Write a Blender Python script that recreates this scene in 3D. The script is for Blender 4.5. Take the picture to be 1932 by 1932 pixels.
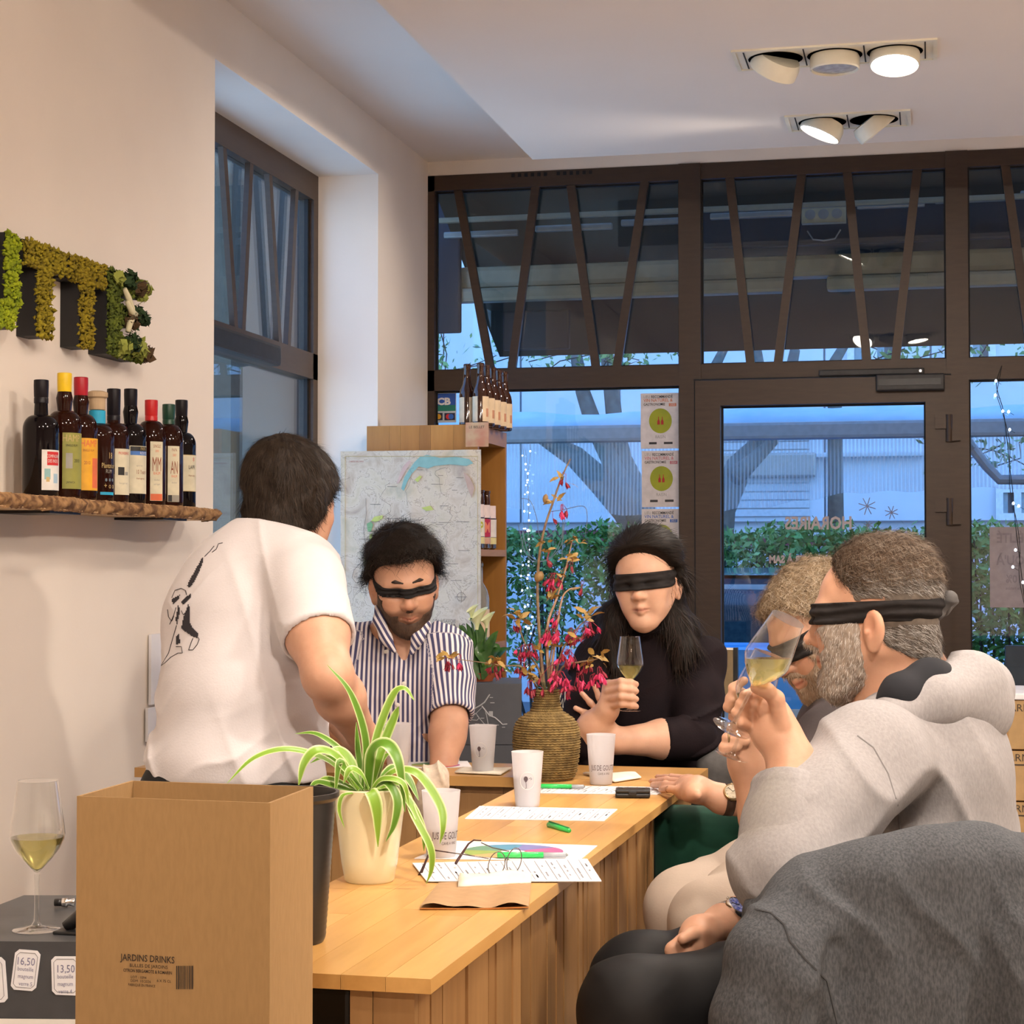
import bpy, bmesh, math, random
import numpy as np
from mathutils import Vector, Matrix, Euler
from mathutils.bvhtree import BVHTree

for o in list(bpy.data.objects):
    bpy.data.objects.remove(o, do_unlink=True)
SC = bpy.context.scene
COL = SC.collection
rnd = random.Random(7)
NR = np.random.RandomState(11)

# ------------------------------------------------------------------ camera
F_PX = 3500.0
YAW = math.radians(12.7)
HORIZON = 1065.0
CAM_Z = 1.22
PITCH = math.atan((HORIZON - 966.0) / F_PX)
cam_d = bpy.data.cameras.new('camera')
cam = bpy.data.objects.new('camera', cam_d)
COL.objects.link(cam)
cam.location = (0, 0, CAM_Z)
cam.rotation_euler = (math.pi / 2 + PITCH, 0, YAW)
cam_d.sensor_width = 36.0
cam_d.sensor_fit = 'HORIZONTAL'
cam_d.lens = 36.0 * F_PX / 1932.0
cam_d.clip_start = 0.05
cam_d.clip_end = 200
SC.camera = cam

# ------------------------------------------------------------------ world: dusk sky, exposure
world = bpy.data.worlds.new('dusk_sky')
SC.world = world
world.use_nodes = True
wn = world.node_tree.nodes
wl = world.node_tree.links
bg = wn['Background']
tc = wn.new('ShaderNodeTexCoord')
sp = wn.new('ShaderNodeSeparateXYZ')
cr = wn.new('ShaderNodeValToRGB')
wl.new(tc.outputs['Generated'], sp.inputs[0])
wl.new(sp.outputs['Z'], cr.inputs[0])
cr.color_ramp.elements[0].position = 0.0
cr.color_ramp.elements[0].color = (0.36, 0.62, 1.0, 1)
cr.color_ramp.elements[1].position = 0.8
cr.color_ramp.elements[1].color = (0.13, 0.32, 0.85, 1)
wl.new(cr.outputs[0], bg.inputs[0])
bg.inputs[1].default_value = 3.8

SC.view_settings.view_transform = 'Standard'
SC.view_settings.look = 'None'
SC.view_settings.gamma = 1.0
SC.view_settings.use_curve_mapping = False
SC.view_settings.exposure = 0.0

# ------------------------------------------------------------------ pixel <-> world helpers (frame 1932 x 1932)
_c, _s = math.cos(YAW), math.sin(YAW)
_cp, _sp = math.cos(PITCH), math.sin(PITCH)
CAMP = np.array([0.0, 0.0, CAM_Z])
RIGHT = np.array([_c, _s, 0.0])
FWD0 = np.array([-_s, _c, 0.0])           # level forward
FWD = FWD0 * _cp + np.array([0, 0, _sp])
UP = -FWD0 * _sp + np.array([0, 0, _cp])

def ray(px, py):
    return FWD + RIGHT * ((px - 966.0) / F_PX) + UP * ((966.0 - py) / F_PX)

def P(px, py, d):
    """point seen at pixel (px, py) at level depth d in metres from the camera"""
    r = ray(px, py)
    return CAMP + r * (d / r.dot(FWD0))

def PZ(px, py, z):
    r = ray(px, py)
    return CAMP + r * ((z - CAM_Z) / r[2])

def PX(px, py, x):
    r = ray(px, py)
    return CAMP + r * (x / r[0])

def PY(px, py, y):
    r = ray(px, py)
    return CAMP + r * (y / r[1])

def proj(p):
    v = np.asarray(p, float) - CAMP
    z = v @ FWD
    return 966 + F_PX * (v @ RIGHT) / z, 966 - F_PX * (v @ UP) / z

# ------------------------------------------------------------------ materials
MATS = {}

def _in(b, names, val):
    for n in names:
        if n in b.inputs:
            b.inputs[n].default_value = val
            return

def mat(name, col, rough=0.5, metal=0.0, col2=None, scale=30.0, stretch=(1, 1, 1), bump=0.0, bscale=None,
        spec=0.5, detail=4.0, emit=None, estr=0.0, sheen=0.0, coat=0.0, trans=0.0, sss=0.0, ior=1.45, attr=None, lo=0.35, hi=0.65):
    if name in MATS:
        return MATS[name]
    m = bpy.data.materials.new(name)
    m.use_nodes = True
    n = m.node_tree.nodes
    l = m.node_tree.links
    b = n['Principled BSDF']
    c1 = tuple(col) + (1,)
    c2 = tuple(col2) + (1,) if col2 else tuple(min(1, v * 0.86) for v in col) + (1,)
    b.inputs['Roughness'].default_value = rough
    b.inputs['Metallic'].default_value = metal
    b.inputs['IOR'].default_value = ior
    _in(b, ['Specular IOR Level', 'Specular'], spec)
    _in(b, ['Coat Weight'], coat)
    _in(b, ['Sheen Weight'], sheen)
    _in(b, ['Transmission Weight', 'Transmission'], trans)
    if sss:
        _in(b, ['Subsurface Weight'], sss)
        b.inputs['Subsurface Radius'].default_value = (1.0, 0.35, 0.2)
        _in(b, ['Subsurface Scale'], 0.008)
    t = n.new('ShaderNodeTexCoord')
    mp = n.new('ShaderNodeMapping')
    mp.inputs['Scale'].default_value = stretch
    l.new(t.outputs['Object'], mp.inputs[0])
    nz = n.new('ShaderNodeTexNoise')
    nz.inputs['Scale'].default_value = scale
    nz.inputs['Detail'].default_value = detail
    l.new(mp.outputs[0], nz.inputs['Vector'])
    r = n.new('ShaderNodeValToRGB')
    r.color_ramp.elements[0].position = lo
    r.color_ramp.elements[1].position = hi
    r.color_ramp.elements[0].color = c1
    r.color_ramp.elements[1].color = c2
    l.new(nz.outputs[0], r.inputs[0])
    out = r.outputs[0]
    if attr:
        a = n.new('ShaderNodeAttribute')
        a.attribute_name = attr
        mx = n.new('ShaderNodeMix')
        mx.data_type = 'RGBA'
        mx.blend_type = 'MULTIPLY'
        mx.inputs[0].default_value = 1.0
        l.new(a.outputs['Color'], mx.inputs[6])
        l.new(out, mx.inputs[7])
        out = mx.outputs[2]
    l.new(out, b.inputs['Base Color'])
    if bump:
        bn = n.new('ShaderNodeBump')
        bn.inputs['Strength'].default_value = bump
        bn.inputs['Distance'].default_value = 0.004
        if bscale:
            n2 = n.new('ShaderNodeTexNoise')
            n2.inputs['Scale'].default_value = bscale
            n2.inputs['Detail'].default_value = 3
            l.new(mp.outputs[0], n2.inputs['Vector'])
            l.new(n2.outputs[0], bn.inputs['Height'])
        else:
            l.new(nz.outputs[0], bn.inputs['Height'])
        l.new(bn.outputs[0], b.inputs['Normal'])
    if emit:
        b.inputs['Emission Color'].default_value = tuple(emit) + (1,)
        b.inputs['Emission Strength'].default_value = estr
    MATS[name] = m
    return m

def wood(name, c1, c2, axis='Y', scale=9.0, rough=0.45, tone=(0.82, 1.12)):
    """procedural planed wood; grain runs along axis"""
    m = bpy.data.materials.new(name)
    m.use_nodes = True
    n = m.node_tree.nodes
    l = m.node_tree.links
    b = n['Principled BSDF']
    b.inputs['Roughness'].default_value = rough
    t = n.new('ShaderNodeTexCoord')
    oi = n.new('ShaderNodeObjectInfo')
    add = n.new('ShaderNodeVectorMath')
    add.operation = 'MULTIPLY_ADD'
    add.inputs[1].default_value = (7.3, 3.1, 5.7)
    l.new(oi.outputs['Random'], add.inputs[0])
    l.new(t.outputs['Object'], add.inputs[2])
    mp = n.new('ShaderNodeMapping')
    sc = {'X': (0.12, 1, 1), 'Y': (1, 0.12, 1), 'Z': (1, 1, 0.12)}[axis]
    mp.inputs['Scale'].default_value = sc
    l.new(add.outputs[0], mp.inputs[0])
    nz = n.new('ShaderNodeTexNoise')
    nz.inputs['Scale'].default_value = scale
    nz.inputs['Detail'].default_value = 6
    nz.inputs['Distortion'].default_value = 0.8
    l.new(mp.outputs[0], nz.inputs['Vector'])
    n2 = n.new('ShaderNodeTexNoise')
    n2.inputs['Scale'].default_value = scale * 9
    n2.inputs['Detail'].default_value = 3
    l.new(mp.outputs[0], n2.inputs['Vector'])
    ad = n.new('ShaderNodeMath')
    ad.operation = 'MULTIPLY_ADD'
    ad.inputs[1].default_value = 0.35
    l.new(n2.outputs[0], ad.inputs[0])
    l.new(nz.outputs[0], ad.inputs[2])
    r = n.new('ShaderNodeValToRGB')
    r.color_ramp.elements[0].position = 0.45
    r.color_ramp.elements[1].position = 0.95
    r.color_ramp.elements[0].color = tuple(c1) + (1,)
    r.color_ramp.elements[1].color = tuple(c2) + (1,)
    l.new(ad.outputs[0], r.inputs[0])
    # per piece tone
    hv = n.new('ShaderNodeHueSaturation')
    mr = n.new('ShaderNodeMapRange')
    mr.inputs['To Min'].default_value = tone[0]
    mr.inputs['To Max'].default_value = tone[1]
    l.new(oi.outputs['Random'], mr.inputs['Value'])
    l.new(mr.outputs[0], hv.inputs['Value'])
    l.new(r.outputs[0], hv.inputs['Color'])
    l.new(hv.outputs[0], b.inputs['Base Color'])
    bn = n.new('ShaderNodeBump')
    bn.inputs['Strength'].default_value = 0.15
    bn.inputs['Distance'].default_value = 0.002
    l.new(ad.outputs[0], bn.inputs['Height'])
    l.new(bn.outputs[0], b.inputs['Normal'])
    MATS[name] = m
    return m

def thin_glass(name, tint=(0.96, 0.98, 0.98), ior=1.45, rough=0.0, gain=1.0, power=5.0):
    """thin glass: Fresnel mix of clear transmission and mirror reflection"""
    m = bpy.data.materials.new(name)
    m.use_nodes = True
    n = m.node_tree.nodes
    l = m.node_tree.links
    for x in list(n):
        if x.type == 'BSDF_PRINCIPLED':
            n.remove(x)
    tr = n.new('ShaderNodeBsdfTransparent')
    tr.inputs[0].default_value = tuple(tint) + (1,)
    gl = n.new('ShaderNodeBsdfGlossy')
    gl.inputs['Roughness'].default_value = rough
    gl.inputs[0].default_value = (1, 1, 1, 1)
    fr = n.new('ShaderNodeLayerWeight')          # Schlick reflectance, same from both sides
    fr.inputs['Blend'].default_value = 0.5
    pw = n.new('ShaderNodeMath'); pw.operation = 'POWER'; pw.inputs[1].default_value = power
    l.new(fr.outputs['Facing'], pw.inputs[0])
    mu = n.new('ShaderNodeMath')
    mu.operation = 'MULTIPLY_ADD'
    mu.use_clamp = True
    f0 = ((ior - 1) / (ior + 1)) ** 2 * gain
    mu.inputs[1].default_value = 1.0 - f0
    mu.inputs[2].default_value = f0
    l.new(pw.outputs[0], mu.inputs[0])
    mx = n.new('ShaderNodeMixShader')
    l.new(mu.outputs[0], mx.inputs[0])
    l.new(tr.outputs[0], mx.inputs[1])
    l.new(gl.outputs[0], mx.inputs[2])
    l.new(mx.outputs[0], n['Material Output'].inputs[0])
    MATS[name] = m
    return m

# ------------------------------------------------------------------ objects
def tag(o, label=None, cat=None, group=None, kind=None):
    if label: o['label'] = label
    if cat: o['category'] = cat
    if group: o['group'] = group
    if kind: o['kind'] = kind
    return o

def thing(name, label, cat, loc=(0, 0, 0), group=None, rotz=0.0):
    o = bpy.data.objects.new(name, None)
    o.empty_display_size = 0.05
    COL.objects.link(o)
    o.location = tuple(loc)
    o.rotation_euler = (0, 0, rotz)
    return tag(o, label, cat, group)

def mesh(name, verts, faces, m=None, parent=None, smooth=False, local=False, label=None):
    me = bpy.data.meshes.new(name)
    me.from_pydata([tuple(map(float, v)) for v in verts], [], [tuple(map(int, f)) for f in faces])
    me.validate()
    return link_mesh(name, me, m, parent, smooth, local, label)

def link_mesh(name, me, m=None, parent=None, smooth=False, local=False, label=None):
    o = bpy.data.objects.new(name, me)
    COL.objects.link(o)
    if m: me.materials.append(m)
    if smooth:
        me.polygons.foreach_set('use_smooth', [True] * len(me.polygons))
    if parent is not None:
        o.parent = parent
        if not local and parent.type == 'EMPTY':
            mm = Matrix.Translation(parent.location) @ parent.rotation_euler.to_matrix().to_4x4()
            o.matrix_parent_inverse = mm.inverted()
    if label: o['label'] = label
    return o

def big_mesh(name, V, Q, m=None, parent=None, smooth=True, local=False, label=None, colors=None):
    """fast mesh from numpy quads"""
    me = bpy.data.meshes.new(name)
    V = np.asarray(V, np.float32); Q = np.asarray(Q, np.int32)
    k = Q.shape[1]
    me.vertices.add(len(V)); me.vertices.foreach_set('co', V.ravel())
    me.loops.add(Q.size); me.loops.foreach_set('vertex_index', Q.ravel())
    me.polygons.add(len(Q))
    me.polygons.foreach_set('loop_start', np.arange(0, Q.size, k, dtype=np.int32))
    me.polygons.foreach_set('loop_total', np.full(len(Q), k, np.int32))
    me.update(calc_edges=True)
    if colors is not None:
        a = me.color_attributes.new('tint', 'FLOAT_COLOR', 'POINT')
        c = np.ones((len(V), 4), np.float32); c[:, :3] = colors
        a.data.foreach_set('color', c.ravel())
    return link_mesh(name, me, m, parent, smooth, local, label)

class MB:
    def __init__(self):
        self.v = []; self.f = []
    def add(self, vs, fs):
        b = len(self.v)
        self.v += [tuple(map(float, x)) for x in vs]
        self.f += [tuple(i + b for i in f) for f in fs]
        return self
    def box(self, lo, hi, M=None, bev=0.0):
        (x0, y0, z0), (x1, y1, z1) = lo, hi
        if bev <= 0:
            vs = [(x0, y0, z0), (x1, y0, z0), (x1, y1, z0), (x0, y1, z0), (x0, y0, z1), (x1, y0, z1), (x1, y1, z1), (x0, y1, z1)]
            fs = [(0, 3, 2, 1), (4, 5, 6, 7), (0, 1, 5, 4), (1, 2, 6, 5), (2, 3, 7, 6), (3, 0, 4, 7)]
        else:
            b = min(bev, (x1 - x0) / 2.01, (y1 - y0) / 2.01, (z1 - z0) / 2.01)
            bm = bmesh.new()
            bmesh.ops.create_cube(bm, size=1)
            for v in bm.verts:
                v.co = Vector(((x0 + x1) / 2 + v.co.x * (x1 - x0), (y0 + y1) / 2 + v.co.y * (y1 - y0), (z0 + z1) / 2 + v.co.z * (z1 - z0)))
            bmesh.ops.bevel(bm, geom=bm.edges[:], offset=b, segments=2, affect='EDGES', profile=0.6)
            bm.verts.index_update()
            vs = [tuple(v.co) for v in bm.verts]; fs = [tuple(v.index for v in f.verts) for f in bm.faces]
            bm.free()
        if M is not None:
            vs = [tuple(M @ Vector(v)) for v in vs]
        return self.add(vs, fs)
    def tube(self, pts, r, n=8, cap=True, closed=False):
        pts = [np.asarray(p, float) for p in pts]
        rs = [r] * len(pts) if np.isscalar(r) else list(r)
        vs = []; fs = []
        up = None
        N = len(pts)
        for i, p in enumerate(pts):
            if closed:
                t = pts[(i + 1) % N] - pts[i - 1]
            else:
                t = pts[min(i + 1, N - 1)] - pts[max(i - 1, 0)]
            t = t / (np.linalg.norm(t) + 1e-12)
            if up is None:
                up = np.array([0, 0, 1.0]) if abs(t[2]) < 0.9 else np.array([1.0, 0, 0])
            a = np.cross(t, up); a /= np.linalg.norm(a) + 1e-12
            b = np.cross(a, t); up = b
            for k in range(n):
                th = 2 * math.pi * k / n
                vs.append(p + rs[i] * (a * math.cos(th) + b * math.sin(th)))
        M_ = N if closed else N - 1
        for i in range(M_):
            j = (i + 1) % N
            for k in range(n):
                k2 = (k + 1) % n
                fs.append((i * n + k, i * n + k2, j * n + k2, j * n + k))
        if cap and not closed:
            fs.append(tuple(range(n - 1, -1, -1)))
            fs.append(tuple((N - 1) * n + k for k in range(n)))
        return self.add(vs, fs)
    def lathe(self, prof, n=24, M=None, closed=False):
        vs = []; fs = []
        for (r, z) in prof:
            for k in range(n):
                th = 2 * math.pi * k / n
                vs.append((r * math.cos(th), r * math.sin(th), z))
        L = len(prof)
        for i in range(L if closed else L - 1):
            j = (i + 1) % L
            for k in range(n):
                k2 = (k + 1) % n
                fs.append((i * n + k, i * n + k2, j * n + k2, j * n + k))
        if not closed:
            if prof[0][0] > 1e-5: fs.append(tuple(range(n - 1, -1, -1)))
            if prof[-1][0] > 1e-5: fs.append(tuple((L - 1) * n + k for k in range(n)))
        if M is not None:
            vs = [tuple(M @ Vector(v)) for v in vs]
        return self.add(vs, fs)
    def poly(self, pts, thick=None, n=None):
        """flat polygon, optionally extruded along n by thick"""
        pts = [np.asarray(p, float) for p in pts]
        k = len(pts)
        if not thick:
            return self.add(pts, [tuple(range(k))])
        nn = np.asarray(n, float)
        q = [p + nn * thick for p in pts]
        fs = [tuple(range(k)), tuple(range(2 * k - 1, k - 1, -1))]
        fs += [(i, i + k, (i + 1) % k + k, (i + 1) % k) for i in range(k)]
        return self.add(pts + q, fs)
    def obj(self, name, m, parent=None, smooth=False, local=False, label=None):
        o = mesh(name, self.v, self.f, m, parent, smooth, local, label)
        bm = bmesh.new(); bm.from_mesh(o.data)
        bmesh.ops.recalc_face_normals(bm, faces=bm.faces)
        bm.to_mesh(o.data); bm.free()
        return o

def auto_smooth(o, deg=35):
    bm = bmesh.new(); bm.from_mesh(o.data)
    a = math.radians(deg)
    for f in bm.faces: f.smooth = True
    for e in bm.edges:
        if len(e.link_faces) == 2 and e.calc_face_angle(0) > a: e.smooth = False
    bm.to_mesh(o.data); bm.free()
    return o

def copy_tree(o, parent=None):
    c = o.copy(); COL.objects.link(c); c.parent = parent
    for ch in o.children: copy_tree(ch, c)
    return c

_fontcache = {}
def text_mesh(name, s, size, M, m, parent=None, align='CENTER', extrude=0.0, bold=0.0, squash=1.0, local=False):
    """flat lettering; M maps text plane (x right, y up) into the world"""
    key = (s, align, round(bold, 4), extrude)
    if key not in _fontcache:
        cu = bpy.data.curves.new('lettering', 'FONT')
        cu.body = s; cu.align_x = align; cu.align_y = 'CENTER'; cu.size = 1.0
        cu.offset = bold; cu.extrude = extrude; cu.resolution_u = 2
        sc2 = bpy.data.scenes.get('lettering_scene') or bpy.data.scenes.new('lettering_scene')
        ob = bpy.data.objects.new('lettering_tmp', cu); sc2.collection.objects.link(ob)
        vl = sc2.view_layers[0]; vl.update()
        me = bpy.data.meshes.new_from_object(ob.evaluated_get(vl.depsgraph))
        vs = [tuple(v.co) for v in me.vertices]; fs = [tuple(p.vertices) for p in me.polygons]
        bpy.data.objects.remove(ob, do_unlink=True); bpy.data.curves.remove(cu); bpy.data.meshes.remove(me)
        _fontcache[key] = (vs, fs)
    vs, fs = _fontcache[key]
    out = [tuple(M @ Vector((v[0] * size * squash, v[1] * size, v[2] * size))) for v in vs]
    return mesh(name, out, fs, m, parent, False, local)

def frame(origin, xd, yd):
    """4x4 with x axis xd, y axis yd, z their cross"""
    x = Vector(xd).normalized(); y = Vector(yd); y = (y - x * y.dot(x)).normalized(); z = x.cross(y)
    return Matrix(((x.x, y.x, z.x, origin[0]), (x.y, y.y, z.y, origin[1]), (x.z, y.z, z.z, origin[2]), (0, 0, 0, 1)))

def inpoly(px, py, poly):
    c = False
    j = len(poly) - 1
    for i in range(len(poly)):
        xi, yi = poly[i]; xj, yj = poly[j]
        if (yi > py) != (yj > py) and px < (xj - xi) * (py - yi) / (yj - yi + 1e-12) + xi:
            c = not c
        j = i
    return c
# ================================================================== ROOM SHELL
FY = 7.8          # facade plane
WX = -2.126       # left wall plane
ZC = 2.974        # upper ceiling
ZD = 2.75         # dropped ceiling
M_wall = mat('painted_plaster', (0.82, 0.735, 0.65), 0.85, col2=(0.79, 0.705, 0.625), scale=3.0, bump=0.05, bscale=160)
M_ceil = mat('ceiling_paint', (0.82, 0.74, 0.67), 0.9, col2=(0.80, 0.72, 0.65), scale=2.0, bump=0.03, bscale=120)
M_floor = mat('floor_tile', (0.50, 0.43, 0.36), 0.4, col2=(0.44, 0.38, 0.32), scale=6)
M_bronze = mat('bronze_frame', (0.058, 0.035, 0.022), 0.38, metal=0.15, col2=(0.050, 0.030, 0.019), scale=14, stretch=(1, 1, 6))
M_black = mat('black_plastic', (0.012, 0.012, 0.013), 0.4, col2=(0.02, 0.02, 0.022))
M_gasket = mat('rubber_gasket', (0.006, 0.006, 0.007), 0.6)
M_pane = thin_glass('window_glass', (0.93, 0.96, 0.96), 1.45, gain=1.15)
M_white = mat('white_lacquer', (0.80, 0.77, 0.72), 0.4, col2=(0.77, 0.74, 0.69))

def struct(o):
    o['kind'] = 'structure'
    return o

struct(MB().box((-2.6, -3.2, -0.12), (4.7, FY + 0.05, 0)).obj('floor', M_floor))
WJ0, WJ1, WH = 5.30, 7.02, 2.768      # window recess in the left wall
b = MB()
b.box((-2.44, -3.2, 0), (WX, WJ0, 3.2)).box((-2.44, WJ1, 0), (WX, FY + 0.1, 3.2)).box((-2.44, WJ0, WH), (WX, WJ1, 3.2))
struct(b.obj('wall_left', M_wall))
struct(MB().box((4.5, -3.2, 0), (4.7, FY + 0.1, 3.2)).obj('wall_right', M_wall))
struct(MB().box((-2.6, -3.4, 0), (4.7, -3.2, 3.2)).obj('wall_back', M_wall))
XE = 2.2
b = MB().box((WX, FY - 0.03, 2.912), (4.5, FY + 0.1, 3.2)).box((XE, FY - 0.03, 0), (4.5, FY + 0.1, 2.912))
struct(b.obj('wall_front', M_wall))
b = MB().box((-2.6, -3.2, ZC), (4.7, FY + 0.1, ZC + 0.22)).box((-1.457, -3.2, ZD), (4.6, 6.82, ZC - 0.001))
struct(b.obj('ceiling', M_ceil))
struct(MB().box((WX, -3.2, 0), (WX + 0.012, WJ0, 0.08)).obj('baseboard_left', M_white))

# ------------------------------------------------------------------ shop front
def fx(px, py=900): return PY(px, py, FY)[0]
ZT0, ZT1 = 2.062, 2.845     # transom glass
ZL = 1.973                  # lower glass top
D0, D1 = FY - 0.035, FY + 0.035
xa, xb = fx(1284), fx(1325)
xc_, xd_ = fx(1787), fx(1829)

def bar_piece(parent, p0, p1, w=0.036):
    """one slanted flat bar of the transom, p = (X, Z)"""
    (x0, z0), (x1, z1) = p0, p1
    y0, y1 = FY - 0.032, FY - 0.008
    v = []
    for y in (y0, y1):
        v += [(x0 - w / 2, y, z0), (x0 + w / 2, y, z0), (x1 + w / 2, y, z1), (x1 - w / 2, y, z1)]
    f = [(0, 1, 2, 3), (7, 6, 5, 4), (0, 4, 5, 1), (1, 5, 6, 2), (2, 6, 7, 3), (3, 7, 4, 0)]
    return MB().add(v, f).obj('slanted_bar', M_bronze, parent)

def pane(parent, x0, x1, z0, z1):
    g = MB().box((x0, FY + 0.004, z0), (x1, FY + 0.010, z1)).obj('pane', M_pane, parent)
    k = MB()
    t = 0.007
    k.box((x0, FY - 0.004, z0), (x0 + t, FY + 0.012, z1)).box((x1 - t, FY - 0.004, z0), (x1, FY + 0.012, z1))
    k.box((x0 + t, FY - 0.004, z0), (x1 - t, FY + 0.012, z0 + t)).box((x0 + t, FY - 0.004, z1 - t), (x1 - t, FY + 0.012, z1))
    k.obj('gasket', M_gasket, parent)
    return g

# left bay
b = MB()
b.box((WX, D0, ZT1), (xa, D1, 2.912)).box((WX, D0, ZL), (xa, D1, ZT0)).box((WX, D0, 0), (WX + 0.03, D1, 2.912)).box((WX, D0, 0), (xa, D1, 0.12))
w1 = struct(b.obj('window_1', M_bronze))
for a, c in (((867, 358), (928, 697)), ((1013, 351), (968, 696)), ((1079, 349), (1126, 692)), ((1218, 345), (1166, 692))):
    bar_piece(w1, (fx(a[0], 350), ZT1), (fx(c[0], 695), ZT0))
pane(w1, WX + 0.03, xa, ZT0, ZT1)
pane(w1, WX + 0.03, xa, 0.12, ZL)
# ventilation slots in the head rail
sl = MB()
for i in range(13):
    p = PY(968 + i * 12.2, 331 - i * 0.5, D0)
    if i != 6: sl.box((p[0] - 0.007, D0 - 0.002, p[2] - 0.008), (p[0] + 0.007, D0 + 0.004, p[2] + 0.008))
sl.obj('vent_slots', M_gasket, w1)
# main mullions and door bay transom
b = MB().box((xa, D0 - 0.008, 0), (xb, D1, 2.912)).box((xc_, D0 - 0.008, 0), (xd_, D1, 2.912))
struct(b.obj('trim_1', M_bronze))
b = MB().box((xb, D0, ZT1), (xc_, D1, 2.912)).box((xb, D0, 1.998), (xc_, D1, ZT0))
w2 = struct(b.obj('window_2', M_bronze))
for a, c in (((1378, 337), (1417, 685)), ((1513, 331), (1469, 685)), ((1599, 326), (1636, 680)), ((1731, 320), (1690, 678))):
    bar_piece(w2, (fx(a[0], 335), ZT1), (fx(c[0], 685), ZT0))
pane(w2, xb, xc_, ZT0, ZT1)
# door leaf
gx0, gx1, gz1 = fx(1362), fx(1747), 1.884
lx0, lx1 = xb - 0.022, xc_ + 0.012
b = MB().box((lx0, D0 - 0.025, gz1), (lx1, D1, 1.990)).box((lx0, D0 - 0.025, 0.02), (gx0, D1, gz1)).box((gx1, D0 - 0.025, 0.02), (lx1, D1, gz1)).box((gx0, D0 - 0.025, 0.02), (gx1, D1, 0.16))
dr = struct(b.obj('door_1', M_bronze))
pane(dr, gx0, gx1, 0.16, gz1)
MB().box((lx0 - 0.006, D0 - 0.027, 1.991), (lx1 + 0.006, D0 - 0.022, 1.997)).obj('door_gap', M_gasket, dr)
MB().box((lx0 - 0.006, D0 - 0.012, 0.02), (lx0 - 0.0005, D0 - 0.006, 1.99)).obj('door_gap', M_gasket, dr)
for zc in (PY(1792, 810, FY)[2], PY(1792, 966, FY)[2]):
    h = MB()
    x = xc_ + 0.008
    h.tube([(x, D0 - 0.04, zc - 0.055), (x, D0 - 0.04, zc + 0.055)], 0.013, 12)
    h.box((x - 0.055, D0 - 0.045, zc - 0.002), (x - 0.004, D0 - 0.022, zc + 0.052)).box((x + 0.004, D0 - 0.045, zc - 0.052), (x + 0.045, D0 - 0.005, zc - 0.002))
    auto_smooth(h.obj('hinge', M_bronze, dr))
pz = PY(1718, 724, D0)[2]
c = MB().box((fx(1655), D0 - 0.075, pz - 0.034), (fx(1783), D0 - 0.026, pz + 0.034), bev=0.006)
cl = c.obj('door_closer', M_black, dr)
zz = PY(1650, 704, D0)[2]
MB().box((fx(1548), D0 - 0.05, zz - 0.012), (fx(1745), D0 - 0.012, zz + 0.013), bev=0.004).obj('closer_rail', M_black, cl)
MB().box((fx(1660), D0 - 0.079, pz - 0.012), (fx(1776), D0 - 0.075, pz + 0.014)).obj('closer_cover', mat('grey_plastic', (0.04, 0.04, 0.04), 0.35), cl)
MB().tube([(fx(1738), D0 - 0.056, zz), (fx(1738), D0 - 0.049, zz)], 0.006, 10).obj('closer_pin', mat('chrome', (0.8, 0.8, 0.8), 0.15, 1.0), cl)
# right bay
b = MB().box((xd_, D0, ZT1), (XE, D1, 2.912)).box((xd_, D0, ZL), (XE, D1, ZT0)).box((XE - 0.05, D0, 0), (XE, D1, 2.912)).box((xd_, D0, 0), (XE, D1, 0.12)).box((1.2, D0, 0), (1.28, D1, 2.912))
w3 = struct(b.obj('window_3', M_bronze))
x9 = fx(1896, 312)
bar_piece(w3, (x9, ZT1), (x9 + 0.10, ZT0)); bar_piece(w3, (x9 + 0.33, ZT1), (x9 + 0.21, ZT0))
pane(w3, xd_, 1.2, ZT0, ZT1); pane(w3, xd_, 1.2, 0.12, ZL)
pane(w3, 1.28, XE - 0.05, ZT0, ZT1); pane(w3, 1.28, XE - 0.05, 0.12, ZL)

# ------------------------------------------------------------------ left window in its recess
LXW = -2.405
def ly(px): return PX(px, 900, LXW)[1]
b = MB()
l0, l1 = LXW - 0.03, LXW + 0.03
zf = 2.768
lt1, lt0, ltl = 2.665, 2.054, 1.952
b.box((l0, WJ0, lt1), (l1, WJ1, zf)).box((l0, WJ0, ltl), (l1, WJ1, lt0)).box((l0, WJ1 - 0.055, 0), (l1, WJ1, lt1)).box((l0, WJ0, 0), (l1, WJ0 + 0.055, lt1)).box((l0, WJ0, 0), (l1, WJ1, 0.14))
w4 = struct(b.obj('window_4', M_bronze))
for a, c in ((407, 431), (459, 445), (495, 515), (546, 532)):
    y0, y1 = ly(a), ly(c)
    w = 0.034
    v = []
    for x in (LXW + 0.008, LXW + 0.028):
        v += [(x, y0 - w / 2, lt1), (x, y0 + w / 2, lt1), (x, y1 + w / 2, lt0), (x, y1 - w / 2, lt0)]
    MB().add(v, [(0, 1, 2, 3), (7, 6, 5, 4), (0, 4, 5, 1), (1, 5, 6, 2), (2, 6, 7, 3), (3, 7, 4, 0)]).obj('slanted_bar', M_bronze, w4)
for z0, z1 in ((lt0, lt1), (0.14, ltl)):
    MB().box((LXW - 0.010, WJ0 + 0.055, z0), (LXW - 0.004, WJ1 - 0.055, z1)).obj('pane', M_pane, w4)
    MB().box((LXW - 0.003, WJ1 - 0.075, z0), (LXW + 0.012, WJ1 - 0.055, z1)).obj('gasket', M_gasket, w4)
zc = PX(440, 650, LXW + 0.05)[2]
MB().box((LXW + 0.03, WJ0 + 0.05, zc - 0.035), (LXW + 0.085, ly(490), zc + 0.04), bev=0.012).obj('door_closer', M_black, w4)

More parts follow.
